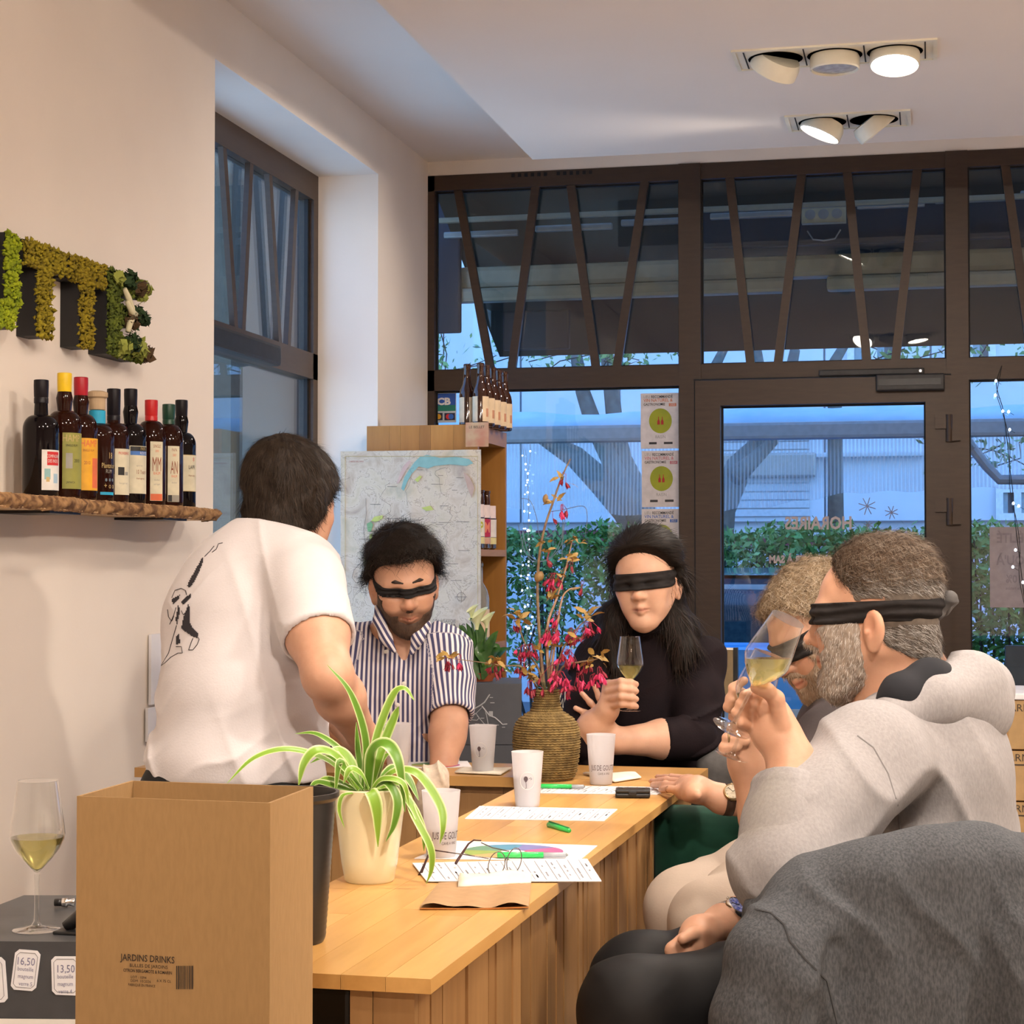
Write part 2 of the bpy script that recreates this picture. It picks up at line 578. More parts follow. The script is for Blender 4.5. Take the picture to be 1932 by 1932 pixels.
# ------------------------------------------------------------------ ceiling spotlights
M_lamp = mat('lamp_casing', (0.78, 0.73, 0.60), 0.45, col2=(0.74, 0.69, 0.56))
M_recess_shade = mat('lamp_recess_shade', (0.03, 0.025, 0.02), 0.8)  # dark tone standing in for the shade inside recesses and slots
M_lens_off = mat('lamp_lens', (0.55, 0.53, 0.46), 0.2, col2=(0.4, 0.38, 0.33), scale=60)
M_lens_on = mat('lamp_lens_lit', (1, 1, 1), 0.3, emit=(1.0, 0.90, 0.80), estr=26.0)
LAMP_COL = (1.0, 0.86, 0.73)

def fixture(label, x0, x1, y0, y1, lamps):
    """recessed strip; lamps = [(aim target or None, lit watts, cone deg)]"""
    t = thing('recessed_spotlight', label, 'ceiling light', ((x0 + x1) / 2, (y0 + y1) / 2, ZD), 'recessed ceiling spotlights')
    z = ZD
    fr = MB()
    e = 0.012
    fr.box((x0, y0, z - 0.006), (x1, y0 + e, z)).box((x0, y1 - e, z - 0.006), (x1, y1, z)).box((x0, y0 + e, z - 0.006), (x0 + e, y1 - e, z)).box((x1 - e, y0 + e, z - 0.006), (x1, y1 - e, z))
    fr.obj('frame', M_lamp, t)
    MB().box((x0 + e, y0 + e, z - 0.003), (x1 - e, y1 - e, z)).obj('plate', M_lamp, t)
    n = len(lamps)
    mg = 0.035
    w = (x1 - x0 - 2 * mg) / n
    for k in range(n + 1):
        xx = x0 + mg + k * w
        MB().box((xx - 0.002, y0 + 0.02, z - 0.0045), (xx + 0.002, y1 - 0.02, z - 0.003)).obj('slot', M_recess_shade, t)
    for k, (aim, watt, cone, leanmax) in enumerate(lamps):
        cx, cy = x0 + mg + (k + 0.5) * w, (y0 + y1) / 2
        R = 0.074
        MB().lathe([(0.0, z - 0.0042), (R + 0.008, z - 0.0042)], 32, Matrix.Translation((cx, cy, 0))).obj('recess_shade_disc', M_recess_shade, t)  # flat disc, the shade of a lamp recess put into its colour
        p = Vector((cx, cy, z - 0.022))
        d = (Vector(aim) - p).normalized() if aim is not None else Vector((0, 0, -1))
        # gimbal leans towards its target, at most 48 degrees
        ax = Vector((0, 0, -1)).cross(d)
        ang = min(Vector((0, 0, -1)).angle(d), math.radians(leanmax))
        lean = (Matrix.Rotation(ang, 3, ax.normalized()) @ Vector((0, 0, -1))) if ax.length > 1e-4 else Vector((0, 0, -1))
        zz = -lean
        xx = Vector((0, 1, 0)).cross(zz).normalized(); yy = zz.cross(xx)
        M = Matrix(((xx.x, yy.x, zz.x, p.x), (xx.y, yy.y, zz.y, p.y), (xx.z, yy.z, zz.z, p.z), (0, 0, 0, 1)))
        cup = MB().lathe([(R * 0.6, 0.03), (R * 0.9, 0.028), (R, 0.01), (R, -0.022), (R * 0.95, -0.026), (R * 0.9, -0.022), (R * 0.86, -0.012)], 32, M)
        co = auto_smooth(cup.obj('lamp_cup', M_lamp, t), 40)
        MB().lathe([(0.0, -0.014), (R * 0.6, -0.016), (R * 0.89, -0.020)], 32, M).obj('lens', M_lens_on if watt else M_lens_off, co)
        MB().box((-0.006, R * 0.8, -0.02), (0.006, R + 0.004, -0.004), M).obj('clip', M_lamp, co)
        if watt:
            L = bpy.data.lights.new('spotlight_beam', 'SPOT')
            L.energy = watt; L.color = LAMP_COL; L.spot_size = math.radians(cone); L.spot_blend = 0.55; L.shadow_soft_size = 0.055
            lo = bpy.data.objects.new('spotlight_beam', L); COL.objects.link(lo)
            lp = p + d * 0.06
            lo.location = lp
            lo.rotation_euler = d.to_track_quat('-Z', 'Y').to_euler()
            lo.parent = t
            lo.matrix_parent_inverse = Matrix.Translation(t.location).inverted()
    return t

fixture('long triple recessed spotlight in the ceiling, its right lamp glowing', -0.57, 0.03, 5.49, 5.715,
        [((-1.9, 7.2, 1.6), 0, 60, 42), (None, 0, 60, 0), ((-0.35, 3.9, 0.9), 90, 95, 13)])
fixture('short double recessed spotlight in the ceiling nearer the shop front', -0.477, -0.056, 6.335, 6.565,
        [((-1.9, 6.3, 1.7), 65, 95, 24), ((1.3, 7.0, 1.2), 0, 60, 40)])
fixture('triple recessed spotlight in the ceiling above the counter', -0.55, 0.05, 2.9, 3.125,
        [((-1.3, 4.6, 1.0), 40, 80, 40), ((-0.7, 2.4, 0.75), 85, 100, 40), ((0.2, 3.2, 1.0), 22, 100, 40)])
fixture('triple recessed spotlight in the ceiling opposite the bottle shelf', 0.3, 0.9, 0.9, 1.125,
        [((-1.95, 4.3, 1.7), 170, 90, 40), ((-0.9, 4.4, 1.1), 42, 60, 40), ((-0.1, 3.0, 0.9), 25, 70, 40)])
fixture('triple recessed spotlight over the far right of the shop', 1.6, 2.2, 2.4, 2.625,
        [((0.1, 3.1, 1.2), 80, 70, 40), ((-0.6, 4.6, 1.1), 110, 60, 40), ((-0.7, 2.0, 0.8), 110, 60, 40)])
fixture('triple recessed spotlight near the back wall', -0.9, -0.3, -0.6, -0.375,
        [((-2.0, 2.8, 1.2), 75, 90, 40), ((-0.8, 2.0, 0.9), 25, 70, 40), ((0.4, 2.0, 0.6), 25, 80, 40)])
for lab, x, y in (('added unseen triple spotlight for bounce light over the right aisle by the window', 2.7, 4.6), ('added unseen triple spotlight for bounce light over the right aisle of the shop', 2.7, 1.0), ('added unseen triple spotlight for bounce light over the rear aisle of the shop', 1.2, -1.9), ('added unseen triple spotlight for bounce light over the middle of the floor', 0.9, 4.2)):
    fixture(lab, x, x + .6, y, y + .225, [((x + .1 + .2 * k, y + .1, 0), 125 if x > 1 else 45, 125, 5) for k in range(3)])  # lamps added out of view so the floor bounces light onto the ceiling
# ================================================================== OUTSIDE: terrace, street, building
GZ = -0.22
M_pave = mat('asphalt', (0.10, 0.11, 0.12), 0.8, col2=(0.14, 0.15, 0.16), scale=40)
struct(MB().box((-25, FY + 0.1, GZ - 0.1), (25, 30, GZ)).obj('pavement', M_pave))
M_olive = mat('dark_awning_cloth', (0.034, 0.031, 0.019), 0.8, col2=(0.028, 0.026, 0.016), scale=3)
M_beam = mat('cream_metal', (0.30, 0.27, 0.19), 0.45, col2=(0.26, 0.24, 0.17))
M_navy = mat('navy_panel', (0.012, 0.014, 0.026), 0.6)
M_steel = mat('grey_steel', (0.35, 0.35, 0.33), 0.4, 0.6)
t = thing('canopy', 'dark olive canopy over the terrace, hung outside above the shop door', 'canopy', (0, 8.6, 2.4))
A0, A1 = (8.0, 3.25), (9.9, 2.36)     # (Y, Z) of the sloping cloth
xL = -2.30
b = MB()
b.add([(xL, A0[0], A0[1]), (3.5, A0[0], A0[1]), (3.5, A1[0], A1[1]), (xL, A1[0], A1[1]), (xL, A0[0], A0[1] + .03), (3.5, A0[0], A0[1] + .03), (3.5, A1[0], A1[1] + .03), (xL, A1[0], A1[1] + .03)],
      [(0, 3, 2, 1), (4, 5, 6, 7), (0, 1, 5, 4), (1, 2, 6, 5), (2, 3, 7, 6), (3, 0, 4, 7)])
b.obj('cloth', M_olive, t)
def obar(name, px0, px1, py_at, h, Y, m, depth=0.06, parent=t):
    z = PY(1300, py_at, Y)[2]
    x0, x1 = PY(px0, py_at, Y)[0], PY(px1, py_at, Y)[0]
    return MB().box((x0, Y - depth / 2, z - h / 2), (x1, Y + depth / 2, z + h / 2), bev=min(h, depth) * 0.25).obj(name, m, parent)
obar('cassette', 822, 2400, 512, 0.11, 9.0, M_beam, 0.10)
for a, c in ((845, 1490), (1560, 2400)):
    obar('roller_tube', a, c, 545, 0.07, 8.95, M_beam, 0.08)
obar('rail', 822, 2400, 397, 0.025, 8.45, M_beam, 0.03)
for a, c in ((838, 978), (1010, 1156), (1172, 1320), (1340, 1495), (1617, 1745), (1764, 1900), (1925, 2100)):
    obar('strip_lamp', a, c, 424 - (a - 900) * 0.03, 0.03, 8.55, M_steel, 0.03)
obar('dark_panel', 1325, 2400, 425, 0.24, 8.75, M_navy, 0.04)
obar('dark_panel', 815, 870, 470, 0.75, 8.9, M_navy, 0.04)
z0 = PY(1555, 408, 8.6)
p = MB().box((z0[0] - 0.10, 8.55, z0[2] - 0.038), (z0[0] + 0.10, 8.60, z0[2] + 0.038)).obj('control_box', mat('aged_cream_metal', (0.50, 0.45, 0.30), 0.5), t)
for dx in (-0.06, 0.0, 0.06):
    MB().lathe([(0.0, -0.004), (0.02, -0.004), (0.024, 0.004)], 16, Matrix.Translation((z0[0] + dx, 8.548, z0[2])) @ Matrix.Rotation(math.pi / 2, 4, 'X')).obj('screw_cap', M_steel, p)
MB().tube([(z0[0] - 0.075, 8.57, z0[2] - 0.07), (z0[0] - 0.05, 8.57, z0[2] - 0.11), (z0[0], 8.57, z0[2] - 0.118), (z0[0] + 0.05, 8.57, z0[2] - 0.11), (z0[0] + 0.075, 8.57, z0[2] - 0.07)], 0.004, 6).obj('handle', M_steel, p)
obar('dark_hatch', 950, 1075, 615, 0.20, 9.2, M_navy, 0.04)

# terrace awning with its mesh valance
M_aw = mat('pale_blue_tarp', (0.36, 0.50, 0.58), 0.6, col2=(0.28, 0.42, 0.50), scale=5)
M_fb = mat('awning_bar', (0.24, 0.25, 0.25), 0.5)
t = thing('terrace_awning', 'terrace awning with a grey front bar and a sagging striped mesh screen', 'awning', (0, 11.0, 1.9))
YA = 11.0
def ya(px, py, Y=YA): return PY(px, py, Y)
zb0, zb1 = ya(1300, 832)[2], ya(1300, 800)[2]
b = MB().box((-3.4, YA - .06, zb0), (4.5, YA + .06, zb1), bev=.02); b.obj('front_bar', M_fb, t)
zc1 = ya(1300, 768)[2]
xs = np.linspace(-3.4, 4.5, 40)
v = []; f = []
for i, x in enumerate(xs):
    sag = 0.012 * math.sin(i * 1.7) + 0.01 * math.sin(i * 0.6)
    v += [(x, YA + .02, zb1), (x, YA + .25 + sag, zc1 + sag), (x, YA + 0.9, zc1 - 0.01 + sag)]
for i in range(len(xs) - 1):
    for k in range(2):
        f.append((i * 3 + k, i * 3 + 3 + k, i * 3 + 4 + k, i * 3 + 1 + k))
o = mesh('tarp', v, f, M_aw, t, True)
md = o.modifiers.new('thickness', 'SOLIDIFY'); md.thickness = 0.004
# mesh screen: striped see-through netting
ms = bpy.data.materials.new('striped_netting'); ms.use_nodes = True
n = ms.node_tree.nodes; l = ms.node_tree.links
pb = n['Principled BSDF']; pb.inputs['Base Color'].default_value = (0.62, 0.66, 0.68, 1); pb.inputs['Roughness'].default_value = 0.8
tr = n.new('ShaderNodeBsdfTransparent'); mx = n.new('ShaderNodeMixShader')
tcn = n.new('ShaderNodeTexCoord'); sx = n.new('ShaderNodeSeparateXYZ'); l.new(tcn.outputs['Object'], sx.inputs[0])
mu = n.new('ShaderNodeMath'); mu.operation = 'MULTIPLY'; mu.inputs[1].default_value = 2 * math.pi / 0.022; l.new(sx.outputs['X'], mu.inputs[0])
si = n.new('ShaderNodeMath'); si.operation = 'SINE'; l.new(mu.outputs[0], si.inputs[0])
mr = n.new('ShaderNodeMapRange'); mr.inputs['From Min'].default_value = -1; mr.inputs['To Min'].default_value = 0.12; mr.inputs['To Max'].default_value = 0.5; l.new(si.outputs[0], mr.inputs['Value'])
l.new(mr.outputs[0], mx.inputs[0]); l.new(tr.outputs[0], mx.inputs[1]); l.new(pb.outputs[0], mx.inputs[2]); l.new(mx.outputs[0], n['Material Output'].inputs[0])
lowpx = [(820, 955), (1000, 960), (1100, 968), (1290, 975), (1370, 962), (1450, 955), (1600, 930), (1745, 925), (1830, 920), (1932, 922), (2300, 920)]
v = []; f = []
for i in range(120):
    px = 700 + i * 13
    yl = np.interp(px, [a for a, _ in lowpx], [c for _, c in lowpx]) + 2 * math.sin(i * .9)
    x, _, z = ya(px, yl)
    for k in range(6):
        tt = k / 5
        v.append((x, YA + 0.03 + 0.03 * math.sin(i * .35 + k) * tt, zb0 * (1 - tt) + z * tt))
for i in range(119):
    for k in range(5):
        f.append((i * 6 + k, i * 6 + 6 + k, i * 6 + 7 + k, i * 6 + 1 + k))
mesh('mesh_screen', v, f, ms, t, True)
MB().tube([ya(1832, 842, 10.9), ya(1862, 880, 10.9), ya(1886, 905, 10.9), ya(1932, 905, 10.9), ya(2100, 900, 10.9)], 0.03, 10).obj('folding_arm', M_fb, t)
MB().tube([ya(1832, 842, 10.9), ya(1760, 740, 9.8)], 0.03, 10).obj('folding_arm', M_fb, t)

# leaning tree with forked trunk
M_bark = mat('dark_bark', (0.10, 0.115, 0.105), 0.9, col2=(0.06, 0.07, 0.065), scale=18, bump=0.5)
def tree(label, trunks, Y, name='street_tree'):
    base = ya(trunks[0][0][0], trunks[0][0][1], Y)
    t = thing(name, label, 'tree', (base[0], base[1], GZ), 'street trees outside')
    for k, tr_ in enumerate(trunks):
        pts = [ya(a, c, Y + 0.12 * i) for i, (a, c, r) in enumerate(tr_)]
        MB().tube(pts, [r * 1.27 for _, _, r in tr_], 10).obj('trunk' if k == 0 else 'branch', M_bark, t, True)
    return t
t1 = tree('forked grey tree trunk leaning behind the flowers and stickers', [
    [(1240, 1400, .12), (1235, 1120, .11), (1215, 1020, .10), (1180, 960, .10), (1130, 905, .09), (1085, 862, .075), (1030, 830, .05), (980, 800, .03)],
    [(1215, 1000, .08), (1180, 920, .075), (1150, 860, .07), (1120, 800, .06), (1100, 740, .05), (1085, 660, .04)],
    [(1230, 1010, .08), (1205, 930, .07), (1175, 865, .06), (1160, 800, .055), (1150, 700, .05), (1140, 640, .04)]], 15.0)
t2 = tree('forked tree limb crossing the upper left of the door glass', [
    [(1335, 1393, .13), (1345, 1100, .12), (1360, 960, .10), (1395, 880, .09), (1440, 830, .06), (1480, 760, .05), (1500, 660, .035)],
    [(1385, 900, .07), (1420, 870, .05), (1455, 835, .045), (1440, 740, .04), (1425, 640, .03)]], 15.4)
for k, (label, pts) in enumerate((('thin bare tree seen under the canopy right of the flowers', [(1580, 1378, .07), (1575, 760, .05), (1570, 690, .04), (1600, 640, .03)]),
                                 ('thin bare tree seen through the transom left of the door bars', [(1330, 1360, .06), (1340, 760, .05), (1345, 700, .04), (1375, 640, .03)]))):
    tree(label, [[(a, c, r) for a, c, r in pts]], 16.2 + k)

# sparse foliage on twigs and the hedge
M_leaf = mat('hedge_leaf', (0.10, 0.26, 0.035), 0.5, col2=(0.035, 0.13, 0.025), scale=3.0, lo=0.3, hi=0.7)
M_leaf2 = mat('young_leaf', (0.20, 0.34, 0.10), 0.5, col2=(0.10, 0.22, 0.06), scale=4)
M_twig = mat('dark_twig', (0.03, 0.026, 0.022), 0.9)
def leaf_cloud(n, fn, size, rs):
    c = np.array([fn(i)[0] for i in range(n)])
    a = rs.normal(size=(n, 3)); a /= np.linalg.norm(a, axis=1, keepdims=True)
    bb = np.cross(a, rs.normal(size=(n, 3))); bb /= np.linalg.norm(bb, axis=1, keepdims=True) + 1e-9
    s = size * (0.6 + 0.8 * rs.rand(n, 1))
    V = np.stack([c - a * s, c + bb * s * 0.45, c + a * s, c - bb * s * 0.45], 1).reshape(-1, 3)
    return V, np.arange(n * 4).reshape(n, 4)
def hedge_bush(label, px, w, ztop, Y, seed, zbot=None, n=1500):
    rs = np.random.RandomState(seed)
    x = ya(px, 1100, Y)[0]
    t = thing('hedge_shrub', label, 'shrub', (x, Y, GZ), 'hedge shrubs across the terrace')
    z0 = 0.25 if zbot is None else zbot
    def fn(i):
        # thick crown on top, thinner below
        u = rs.rand() ** 0.55
        z = z0 + (ztop - z0) * u
        wob = 0.05 * math.sin(9 * u + seed)
        r = rs.normal(0, 0.5)
        return np.array([x + wob + np.clip(r, -1, 1) * w * (0.75 + .25 * u), Y + rs.normal(0, .16), z + rs.normal(0, .025)]), 1.0
    V, Q = leaf_cloud(n, fn, 0.034, rs)
    o = big_mesh('foliage', V, Q, M_leaf if seed % 3 else M_leaf2, t, False); o['kind'] = 'stuff'
    tw = MB()
    for k in range(9):
        x0 = x + rs.uniform(-.3, .3) * w
        pts = [(x0, Y + rs.uniform(-.1, .1), GZ)]
        for j in range(4):
            q = pts[-1]
            pts.append((q[0] + rs.normal(0, .05), q[1] + rs.normal(0, .04), q[2] + (ztop - GZ) / 4.3))
        tw.tube(pts, [.016, .012, .009, .006, .003], 5)
    tw.obj('stems', M_twig, t, True)
HL = ['shrub of the green hedge, just right of the wooden shelf', 'shrub of the hedge behind the dried flowers', 'shrub of the hedge behind the long-haired woman',
      'shrub of the hedge hidden mostly by the door mullion', 'pale green shrub of the hedge at the left of the door glass', 'shrub of the hedge above the blond man',
      'shrub of the hedge behind the grey-haired head', 'shrub of the hedge by the door hinges', 'shrub of the hedge left of the paper notice', 'shrub of the hedge behind the paper notice', 'shrub of the hedge at the far right edge']
for k, px in enumerate((900, 1030, 1160, 1290, 1400, 1500, 1610, 1720, 1835, 1930, 2050)):
    zt = ya(px, 998 + 10 * math.sin(k * 2.1), 14.3)[2]
    hedge_bush(HL[k], px, 0.385, zt, 14.3, 20 + k, n=1700 if k < 8 else 2600, zbot=0.3 if k < 8 else -0.1)
# hanging twigs with young leaves
for k, (px, py, Y, w, h, n, lab) in enumerate(((835, 620, 12.2, .10, .35, 160, 'young leafy twig at the left end of the transom'), (1040, 668, 12.5, .5, .10, 180, 'young leafy twig under the canopy left of the stickers'),
        (1225, 668, 12.5, .35, .08, 120, 'young leafy twig under the canopy above the stickers'), (1700, 672, 12.5, .35, .10, 120, 'young leafy twig under the canopy above the door closer'),
        (1900, 660, 12.5, .45, .14, 240, 'young leafy twig under the canopy at the right edge'), (1905, 850, 12.4, .4, .10, 130, 'young leafy twig above the striped screen at the right'))):
    rs = np.random.RandomState(60 + k)
    c = ya(px, py, Y)
    t = thing('leafy_twig', lab, 'twig', c, 'young twigs outside')
    tw = MB(); pts_all = []
    for j in range(5):
        p = [c + np.array([rs.uniform(-w, w), 0, h]),]
        for q in range(4): p.append(p[-1] + np.array([rs.normal(0, w * .25), 0, -h * .5]))
        tw.tube(p, .004, 4); pts_all += p
    tw.obj('stems', M_twig, t)
    V, Q = leaf_cloud(n, lambda i: (pts_all[rs.randint(len(pts_all))] + np.array([rs.normal(0, w * .25), rs.normal(0, .1), rs.normal(0, h * .35)]), 1), .030, rs)
    o = big_mesh('leaves', V, Q, M_leaf2, t, False); o['kind'] = 'stuff'

# building across the street: pale panels, windows, dark red base band
YB = 19.0
M_pan = mat('pale_cladding', (0.62, 0.68, 0.74), 0.6, col2=(0.58, 0.64, 0.70), scale=4)
M_pan2 = mat('ribbed_cladding', (0.55, 0.60, 0.64), 0.6)
M_red = mat('red_plinth', (0.20, 0.045, 0.055), 0.7)
M_dwin = mat('house_glass', (0.03, 0.06, 0.08), 0.1, col2=(0.06, 0.10, 0.12), scale=2)
M_cur = mat('window_curtain', (0.25, 0.36, 0.40), 0.7)
t = thing('office_building', 'pale panelled building across the street behind the hedge', 'building', (0, YB, GZ))
def yb(px, py, Y=YB): return PY(px, py, Y)
MB().box((-14, YB + .05, GZ), (14, YB + .6, 9)).obj('wall', M_pan, t)
zt = yb(1300, 560)[2]
for k in range(14):
    x0 = yb(820 + 0, 900)[0] - 2.2 + k * 1.05
    MB().box((x0, YB - .03, yb(1300, 985)[2]), (x0 + 1.03, YB + .05, zt + 1.5), bev=.01).obj('cladding_panel', M_pan, t)
for k in range(10):
    z = yb(1300, 975)[2] + k * 0.085
    MB().box((yb(1360, 900)[0], YB - .06, z), (yb(1528, 900)[0], YB - .031, z + .07)).obj('shutter_slat', M_pan2, t)
MB().box((yb(820, 900)[0], YB - .10, yb(1300, 1026)[2]), (yb(1345, 900)[0], YB - .031, yb(1300, 1000)[2])).obj('red_band', M_red, t)
MB().box((yb(1355, 900)[0], YB - .10, yb(1300, 1030)[2]), (yb(2200, 900)[0], YB - .031, yb(1300, 1012)[2])).obj('red_band', M_red, t)
def bwin(x0, x1, z0, z1):
    w = MB(); e = .07; y0, y1 = YB - .09, YB - .031
    xm = (x0 + x1) / 2
    w.box((x0, y0, z0), (x0 + e, y1, z1)).box((x1 - e, y0, z0), (x1, y1, z1)).box((x0 + e, y0, z0), (x1 - e, y1, z0 + e)).box((x0 + e, y0, z1 - e), (x1 - e, y1, z1)).box((xm - e / 2, y0, z0 + e), (xm + e / 2, y1, z1 - e))
    fo = w.obj('window', mat('white_window_frame', (0.72, 0.76, 0.80), 0.5), t)
    for a, c in ((x0 + e, xm - e / 2), (xm + e / 2, x1 - e)):
        MB().box((a, YB - .05, z0 + e), (c, YB - .032, z1 - e)).obj('pane', M_dwin, fo)
        MB().box((a, YB - .056, z0 + e), (a + (c - a) * .45, YB - .051, z1 - e)).obj('curtain', M_cur, fo)
for a, c, p0, p1 in ((1878, 1960, 985, 922), (1985, 2070, 985, 922), (1600, 1700, 720, 640), (1780, 1880, 720, 640)):
    bwin(yb(a, 900)[0], yb(c, 900)[0], yb(1300, p0)[2], yb(1300, p1)[2])
obar('cornice', 1355, 1540, 880, .25, YB - .1, M_steel, .1, t)
obar('lintel', 1540, 1745, 862, .05, YB - .1, M_pan2, .1, t)

# corner building seen through the left window: blue-lit clapboard
M_side = mat('clapboard', (0.50, 0.58, 0.66), 0.7, col2=(0.46, 0.54, 0.62), scale=8)
t = thing('clapboard_house', 'blue-lit clapboard wall seen through the left window', 'building', (-7.5, 14, GZ))
for k in range(30):
    z = GZ + k * 0.16
    MB().box((-7.6, 9.5, z), (-7.5 + (k % 2) * .004, 18.5, z + .152)).obj('clapboard', M_side, t)
MB().box((-7.9, 9.4, GZ), (-7.6, 18.5, 4.5)).obj('wall', M_pan, t)

MB().box((-3.1, 7.68, GZ), (-3.0, 9.4, 4.2)).obj('dark_backdrop_wall', mat('dark_backdrop_tone', (.10, .08, .055), .8), t)  # invented dark wall, put here to darken the view behind the left window
# parked blue car
M_cp = mat('blue_car_paint', (0.06, 0.44, 0.95), 0.25, 0.0, col2=(0.05, 0.40, 0.90), coat=1.0)
M_cg = mat('car_glass', (0.02, 0.05, 0.07), 0.05, col2=(0.03, 0.07, 0.09))
M_tyre = mat('tyre', (0.012, 0.012, 0.013), 0.8)

t = thing('parked_car', 'bright blue car parked outside behind the blond man', 'car', (-0.62, 9.75, GZ))
CX, CY = ya(1425, 1200, 9.75)[0], 10.0
W2 = 0.86
# tail-on hatchback: profile in (y from the rear, z), lofted with narrowing width
def section(y, zs, ws):
    return [(CX - w, CY + y, GZ + z) for z, w in zip(zs, ws)] + [(CX + w, CY + y, GZ + z) for z, w in zip(reversed(zs), reversed(ws))]
secs = []
for y, top, wt in ((0.0, 0.72, .74), (0.04, 0.98, .78), (0.12, 1.02, .80), (0.5, 1.04, .82), (1.2, 1.05, .83), (2.6, 1.0, .82), (3.3, 0.93, .8), (3.8, .8, .74), (3.9, .5, .7)):
    zs = [0.22, 0.34, 0.62, top * .9 + .02, top]
    ws = [wt * .93, wt * 1.02, wt * 1.04, wt, wt * .93]
    secs.append(section(y, zs, ws))
v = [p for s_ in secs for p in s_]; n_ = 10; f = []
for i in range(len(secs) - 1):
    for k in range(n_):
        k2 = (k + 1) % n_
        f.append((i * n_ + k, i * n_ + k2, i * n_ + n_ + k2, i * n_ + n_ + k))
f += [tuple(range(n_)), tuple((len(secs) - 1) * n_ + k for k in range(n_ - 1, -1, -1))]
bo = MB().add(v, f).obj('car_body', M_cp, t); auto_smooth(bo, 50)
cab = [(0.10, 1.0, .80), (0.32, 1.28, .70), (0.55, 1.36, .66), (1.4, 1.40, .66), (2.0, 1.36, .66), (2.7, 1.02, .78)]
v = []
for y, z, w in cab:
    v += [(CX - .80, CY + y, GZ + .98), (CX - w, CY + y, GZ + z), (CX + w, CY + y, GZ + z), (CX + .80, CY + y, GZ + .98)]
f = []
for i in range(len(cab) - 1):
    for k in range(3): f.append((i * 4 + k, i * 4 + k + 1, i * 4 + 5 + k, i * 4 + 4 + k))
    f.append((i * 4 + 3, i * 4, i * 4 + 4, i * 4 + 7))
f += [(0, 1, 2, 3), (23, 22, 21, 20)]
auto_smooth(MB().add(v, f).obj('cabin', M_cg, t), 30)
rv = []
for y, z, w in cab[2:5]: rv += [(CX - w - .01, CY + y, GZ + z + .0), (CX - w + .05, CY + y, GZ + z + .02), (CX + w - .05, CY + y, GZ + z + .02), (CX + w + .01, CY + y, GZ + z)]
f = [(i * 4 + k, i * 4 + k + 1, i * 4 + 5 + k, i * 4 + 4 + k) for i in range(2) for k in range(3)]
MB().add(rv, f).obj('roof', M_cp, t, True)
for sx in (-1, 1):
    MB().tube([(CX + sx * .80, CY + .10, GZ + 1.0), (CX + sx * .70, CY + .34, GZ + 1.28), (CX + sx * .665, CY + .57, GZ + 1.365)], .03, 8).obj('pillar', M_cp, t, True)
    for yy in (.65, 3.1):
        MB().lathe([(0.0, -.09), (.20, -.09), (.30, -.08), (.31, -.05), (.31, .05), (.30, .08), (.2, .09), (0, .09)], 24, Matrix.Translation((CX + sx * .78, CY + yy, GZ + .31)) @ Matrix.Rotation(math.pi / 2, 4, 'Y')).obj('wheel', M_tyre, t, True)
MB().box((CX - .72, CY - .05, GZ + .28), (CX + .72, CY + .03, GZ + .46), bev=.03).obj('bumper', M_cp, t)
MB().box((CX - .26, CY - .01, GZ + .56), (CX + .26, CY + .012, GZ + .67), bev=.004).obj('number_plate', mat('plate_white', (.7, .7, .7), .4), t)
# ================================================================== FURNITURE AND SMALL THINGS
TZ = 0.75
W_top = wood('counter_oak', (0.52, 0.27, 0.075), (0.72, 0.42, 0.14), 'Y', 8, 0.32)
W_side = wood('counter_pine_panel', (0.26, 0.13, 0.045), (0.46, 0.26, 0.105), 'Z', 7, 0.45)
W_shelf = wood('shelf_pine', (0.33, 0.135, 0.022), (0.50, 0.235, 0.05), 'Z', 7, 0.4)
W_in = wood('dark_inner_board', (0.10, 0.035, 0.018), (0.15, 0.055, 0.025), 'X', 6, 0.6)
M_card = mat('kraft_cardboard', (0.40, 0.245, 0.105), 0.8, col2=(0.37, 0.225, 0.095), scale=220, stretch=(1, 1, .25), bump=.06)
M_ink = mat('dark_print', (0.05, 0.035, 0.025), 0.7)
M_paper = mat('white_paper', (0.80, 0.79, 0.82), 0.7, col2=(0.78, 0.77, 0.80))
M_pr = mat('grey_print', (0.30, 0.30, 0.34), 0.7)
M_glass = thin_glass('wine_glass', (0.95, 0.96, 0.96), 1.5, gain=1.3, power=2.6)

# ---- worktops (corner points measured on the plane z = TZ)
def slab(name, label, cat, pts, z1, th, m, **k):
    b = MB().poly([(x, y, z1 - th) for x, y in pts], th, (0, 0, 1))
    return tag(b.obj(name, m), label, cat, **k)
W_stave = wood('counter_oak_stave', (0.52, 0.27, 0.075), (0.72, 0.42, 0.14), 'Y', 8, 0.32, (.95, 1.05))
tw_ = thing('worktop', 'long honey-coloured wooden worktop running towards the camera', 'worktop', (-.7, 2.045, TZ))
def wt_x(u, y): return (-0.877 + .027 * (y - 2.045) / 1.963) * (1 - u) + (-0.555 + .047 * (y - 2.045) / 1.963) * u
rw = random.Random(12)
for k in range(6):
    u0, u1 = k / 6, (k + 1) / 6
    y = 2.045
    while y < 4.008:
        y2 = y + rw.uniform(.35, .75)
        if y2 > 3.85: y2 = 4.008
        e = .00025
        MB().poly([(wt_x(u0, y) + e, y + (e if y > 2.05 else 0), TZ - .017), (wt_x(u1, y) - e, y + (e if y > 2.05 else 0), TZ - .017), (wt_x(u1, y2) - e, y2 - e, TZ - .017), (wt_x(u0, y2) + e, y2 - e, TZ - .017)], .017, (0, 0, 1)).obj('stave', W_stave, tw_)
        y = y2
W_topx = wood('cross_counter_oak', (0.50, 0.26, 0.075), (0.68, 0.39, 0.13), 'X', 8, 0.32)
